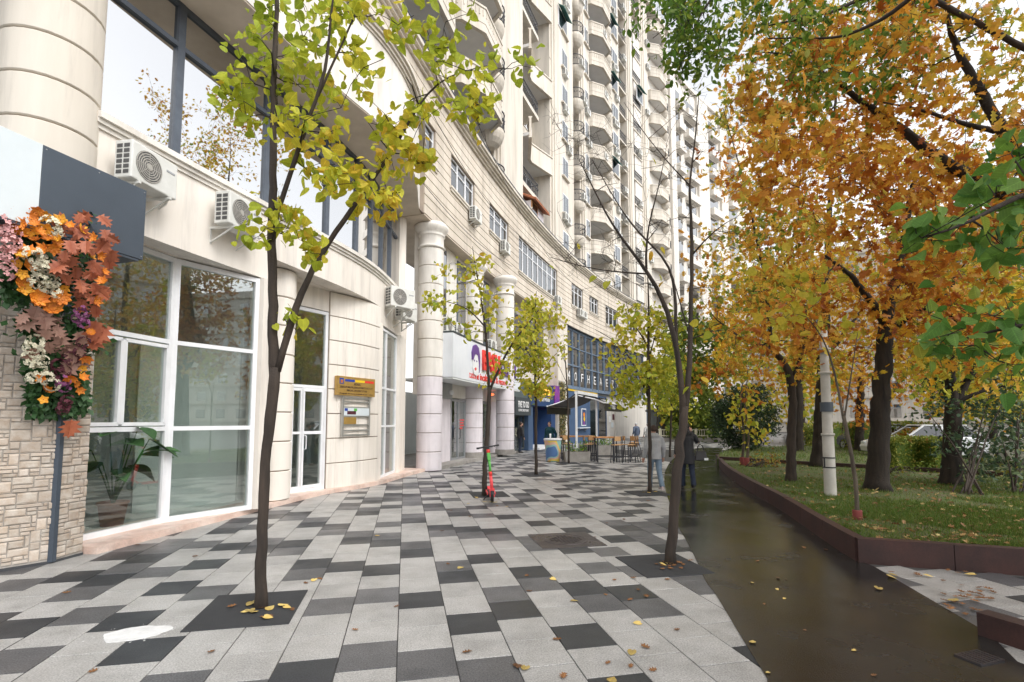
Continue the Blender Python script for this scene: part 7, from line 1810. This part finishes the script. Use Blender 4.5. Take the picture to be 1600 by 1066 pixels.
def person(label, loc, rz, H_, sk, top, legs, shoes, hair, stride=.16, arms=None, coat=0, hood=False, cap=None, cat='person', lean=.03, hair_len=.0, sit=False):
    t = thing('person', label, cat, loc, rz, None); k = H_ / 1.75; V = lambda x, y, z: Vector((x, y, z)) * k
    hip = {s: V(.095 * s, 0, .93) for s in (-1, 1)}
    knee = {-1: V(-.105, stride * .55, .50), 1: V(.105, -stride * .25, .50)}; ank = {-1: V(-.105, stride * .75, .09), 1: V(.11, -stride * 1.35, .13)}
    arms = arms or {-1: (V(-.27, -.06, 1.13), V(-.285, .05, .88)), 1: (V(.27, .04, 1.13), V(.285, .12, .88))}
    sh = {s: V(.185 * s, lean, 1.42) for s in (-1, 1)}
    b = MB()
    b.tube([V(0, 0, .88), V(0, 0, 1.0), V(0, lean * .6, 1.15), V(0, lean, 1.35), V(0, lean, 1.46)], [.145 * k, .14 * k, .125 * k, .15 * k, .07 * k], 12)
    b.tube([V(-.17, lean, 1.41), V(0, lean, 1.43), V(.17, lean, 1.41)], [.065 * k, .08 * k, .065 * k], 10); b.tube([V(0, lean, 1.42), V(0, lean + .02, 1.55)], [.06 * k, .052 * k], 10)
    hd = V(0, lean + .035, 1.635); b.ell(hd, (.078 * k, .098 * k, .118 * k), 16, 12); b.ell(hd + V(0, .03, -.055), (.058 * k, .062 * k, .055 * k), 12, 8)
    b.ell(hd + V(0, .105, -.01), (.013 * k, .02 * k, .022 * k), 8, 6); b.ell(hd + V(0, .09, -.06), (.025 * k, .012 * k, .008 * k), 8, 5)
    for s in (-1, 1):
        b.ell(hd + V(.08 * s, -.005, -.01), (.012 * k, .022 * k, .032 * k), 8, 6); b.ell(hd + V(.03 * s, .088, .015), (.013 * k, .01 * k, .008 * k), 8, 5)
        b.tube([sh[s], arms[s][0], arms[s][1]], [.05 * k, .04 * k, .028 * k], 8); hand(b, arms[s][1], arms[s][1] - arms[s][0], s)
        b.tube([hip[s], knee[s], ank[s]], [.085 * k, .055 * k, .038 * k], 10)
    remesh(b, 'body', sk, t, .0095, 2)
    lb = MB(); lb.ell(V(0, 0, .93), (.165 * k, .125 * k, .12 * k), 14, 10)
    for s in (-1, 1): lb.tube([hip[s] + V(0, 0, .03), hip[s].lerp(knee[s], .5), knee[s], knee[s].lerp(ank[s], .6), ank[s] - V(0, 0, .02)], [.105 * k, .09 * k, .075 * k, .068 * k, .07 * k], 12)
    remesh(lb, 'trousers', legs, t, .014, 3)
    for s in (-1, 1):
        f = MB(); a = ank[s]; up = .035 * k if s == 1 else 0; f.ell(a + V(0, .07, -.045), (.046 * k, .13 * k, .045 * k), 12, 8); f.ell(a + V(0, .0, -.02), (.045 * k, .055 * k, .055 * k), 10, 8)
        f.box(a + V(0, .065, -.08), (.085 * k, .25 * k, .02 * k)); remesh(f, 'shoe', shoes, t, .01, 2)
    jb = MB(); z0 = .84 - coat
    jb.tube([V(0, 0, z0), V(0, 0, .98), V(0, lean * .6, 1.15), V(0, lean, 1.35), V(0, lean, 1.47)], [(.185 + coat * .05) * k, .18 * k, .175 * k, .185 * k, .085 * k], 16)
    jb.tube([V(-.19, lean, 1.40), V(0, lean, 1.43), V(.19, lean, 1.40)], [.078 * k, .1 * k, .078 * k], 10)
    for s in (-1, 1): jb.tube([sh[s], sh[s].lerp(arms[s][0], .5), arms[s][0], arms[s][1]], [.08 * k, .076 * k, .068 * k, .052 * k], 12)
    if hood: jb.ell(V(0, lean - .07, 1.47), (.13 * k, .09 * k, .085 * k), 14, 10); jb.tube([V(-.1, lean + .02, 1.5), V(0, lean - .1, 1.5), V(.1, lean + .02, 1.5)], [.05 * k, .06 * k, .05 * k], 10)
    remesh(jb, 'jacket' if not coat else 'coat', top, t, .014, 3)
    hbm = MB(); hbm.ell(hd + V(0, -.018, .028), (.09 * k, .102 * k, .108 * k), 16, 12)
    if hair_len: hbm.ell(hd + V(0, -.06, -.08), (.085 * k, .06 * k, .12 * k), 12, 8)
    remesh(hbm, 'cap' if cap else 'hair', cap or hair, t, .011, 1)
    return t, k, V
hp = gnd(1024, 766)
person('person walking away in a grey hoodie and loose light blue jeans', hp, .08, 1.66, 'skin', 'hoodie', 'jeans', 'shoe', 'hair', hood=True)
wp2 = gnd(1075, 764); kk = 1.72 / 1.75; VV = lambda x, y, z: Vector((x, y, z)) * kk
T_, k_, V_ = person('person in a long black coat and dark jeans with a hand raised to the ear', wp2, -.1, 1.72, 'skin', 'coat', 'jeans_dark', 'leather', 'hair_black', coat=.18, hood=True,
                    arms={-1: (VV(-.28, -.05, 1.14), VV(-.27, .1, .92)), 1: (VV(.31, .06, 1.20), VV(.14, .10, 1.53))}, hair_len=1, stride=.14)
BG = thing('handbag', 'black leather handbag hanging from the black coated walker\'s arm', 'bag', wp2 + Vector((.36, .0, .74)), -.1)
b = MB(); b.hexa([(-.16, -.07, 0), (.16, -.07, 0), (.16, .07, 0), (-.16, .07, 0), (-.12, -.04, .25), (.12, -.04, .25), (.12, .04, .25), (-.12, .04, .25)]); b.build('bag_body', 'leather', BG, local=True, bevel=.02)
for y in (-.035, .035): MB().tube([(-.09, y, .24), (-.07, y, .36), (-.02, y, .43), (.05, y, .38), (.09, y, .24)], .008, 6).build('strap', 'leather', BG, local=True)
MB().box((.12, -.05, .04), (.1, .06, .06)).build('paper', 'white', BG, local=True)
fm = gnd(995, 697.5)
person('distant person in a blue jacket, pale cap and jeans walking by the white wall', fm, .3, 1.62, 'skin', 'jacket_blue', 'jeans', 'shoe', 'hair', hood=False, cap='cap')
fm2 = gnd(1013, 700)
person('distant person in a pale top and cap beyond the hooded walker', fm2, .1, 1.62, 'skin', 'cap', 'jeans', 'shoe', 'hair', cap='cap')
person('person in a teal jacket standing behind the printed bin', Vector((1.95, 25.6, 0)), 2.6, 1.72, 'skin', 'jacket_teal', 'jeans_dark', 'leather', 'hair', lean=.12, stride=.05)
dp = P(8.9, .28, .0)
person('person in a dark jacket half hidden by the far column at the coffee shop', dp, -1.2, 1.7, 'skin', 'coat', 'jeans_dark', 'leather', 'hair', stride=.06)
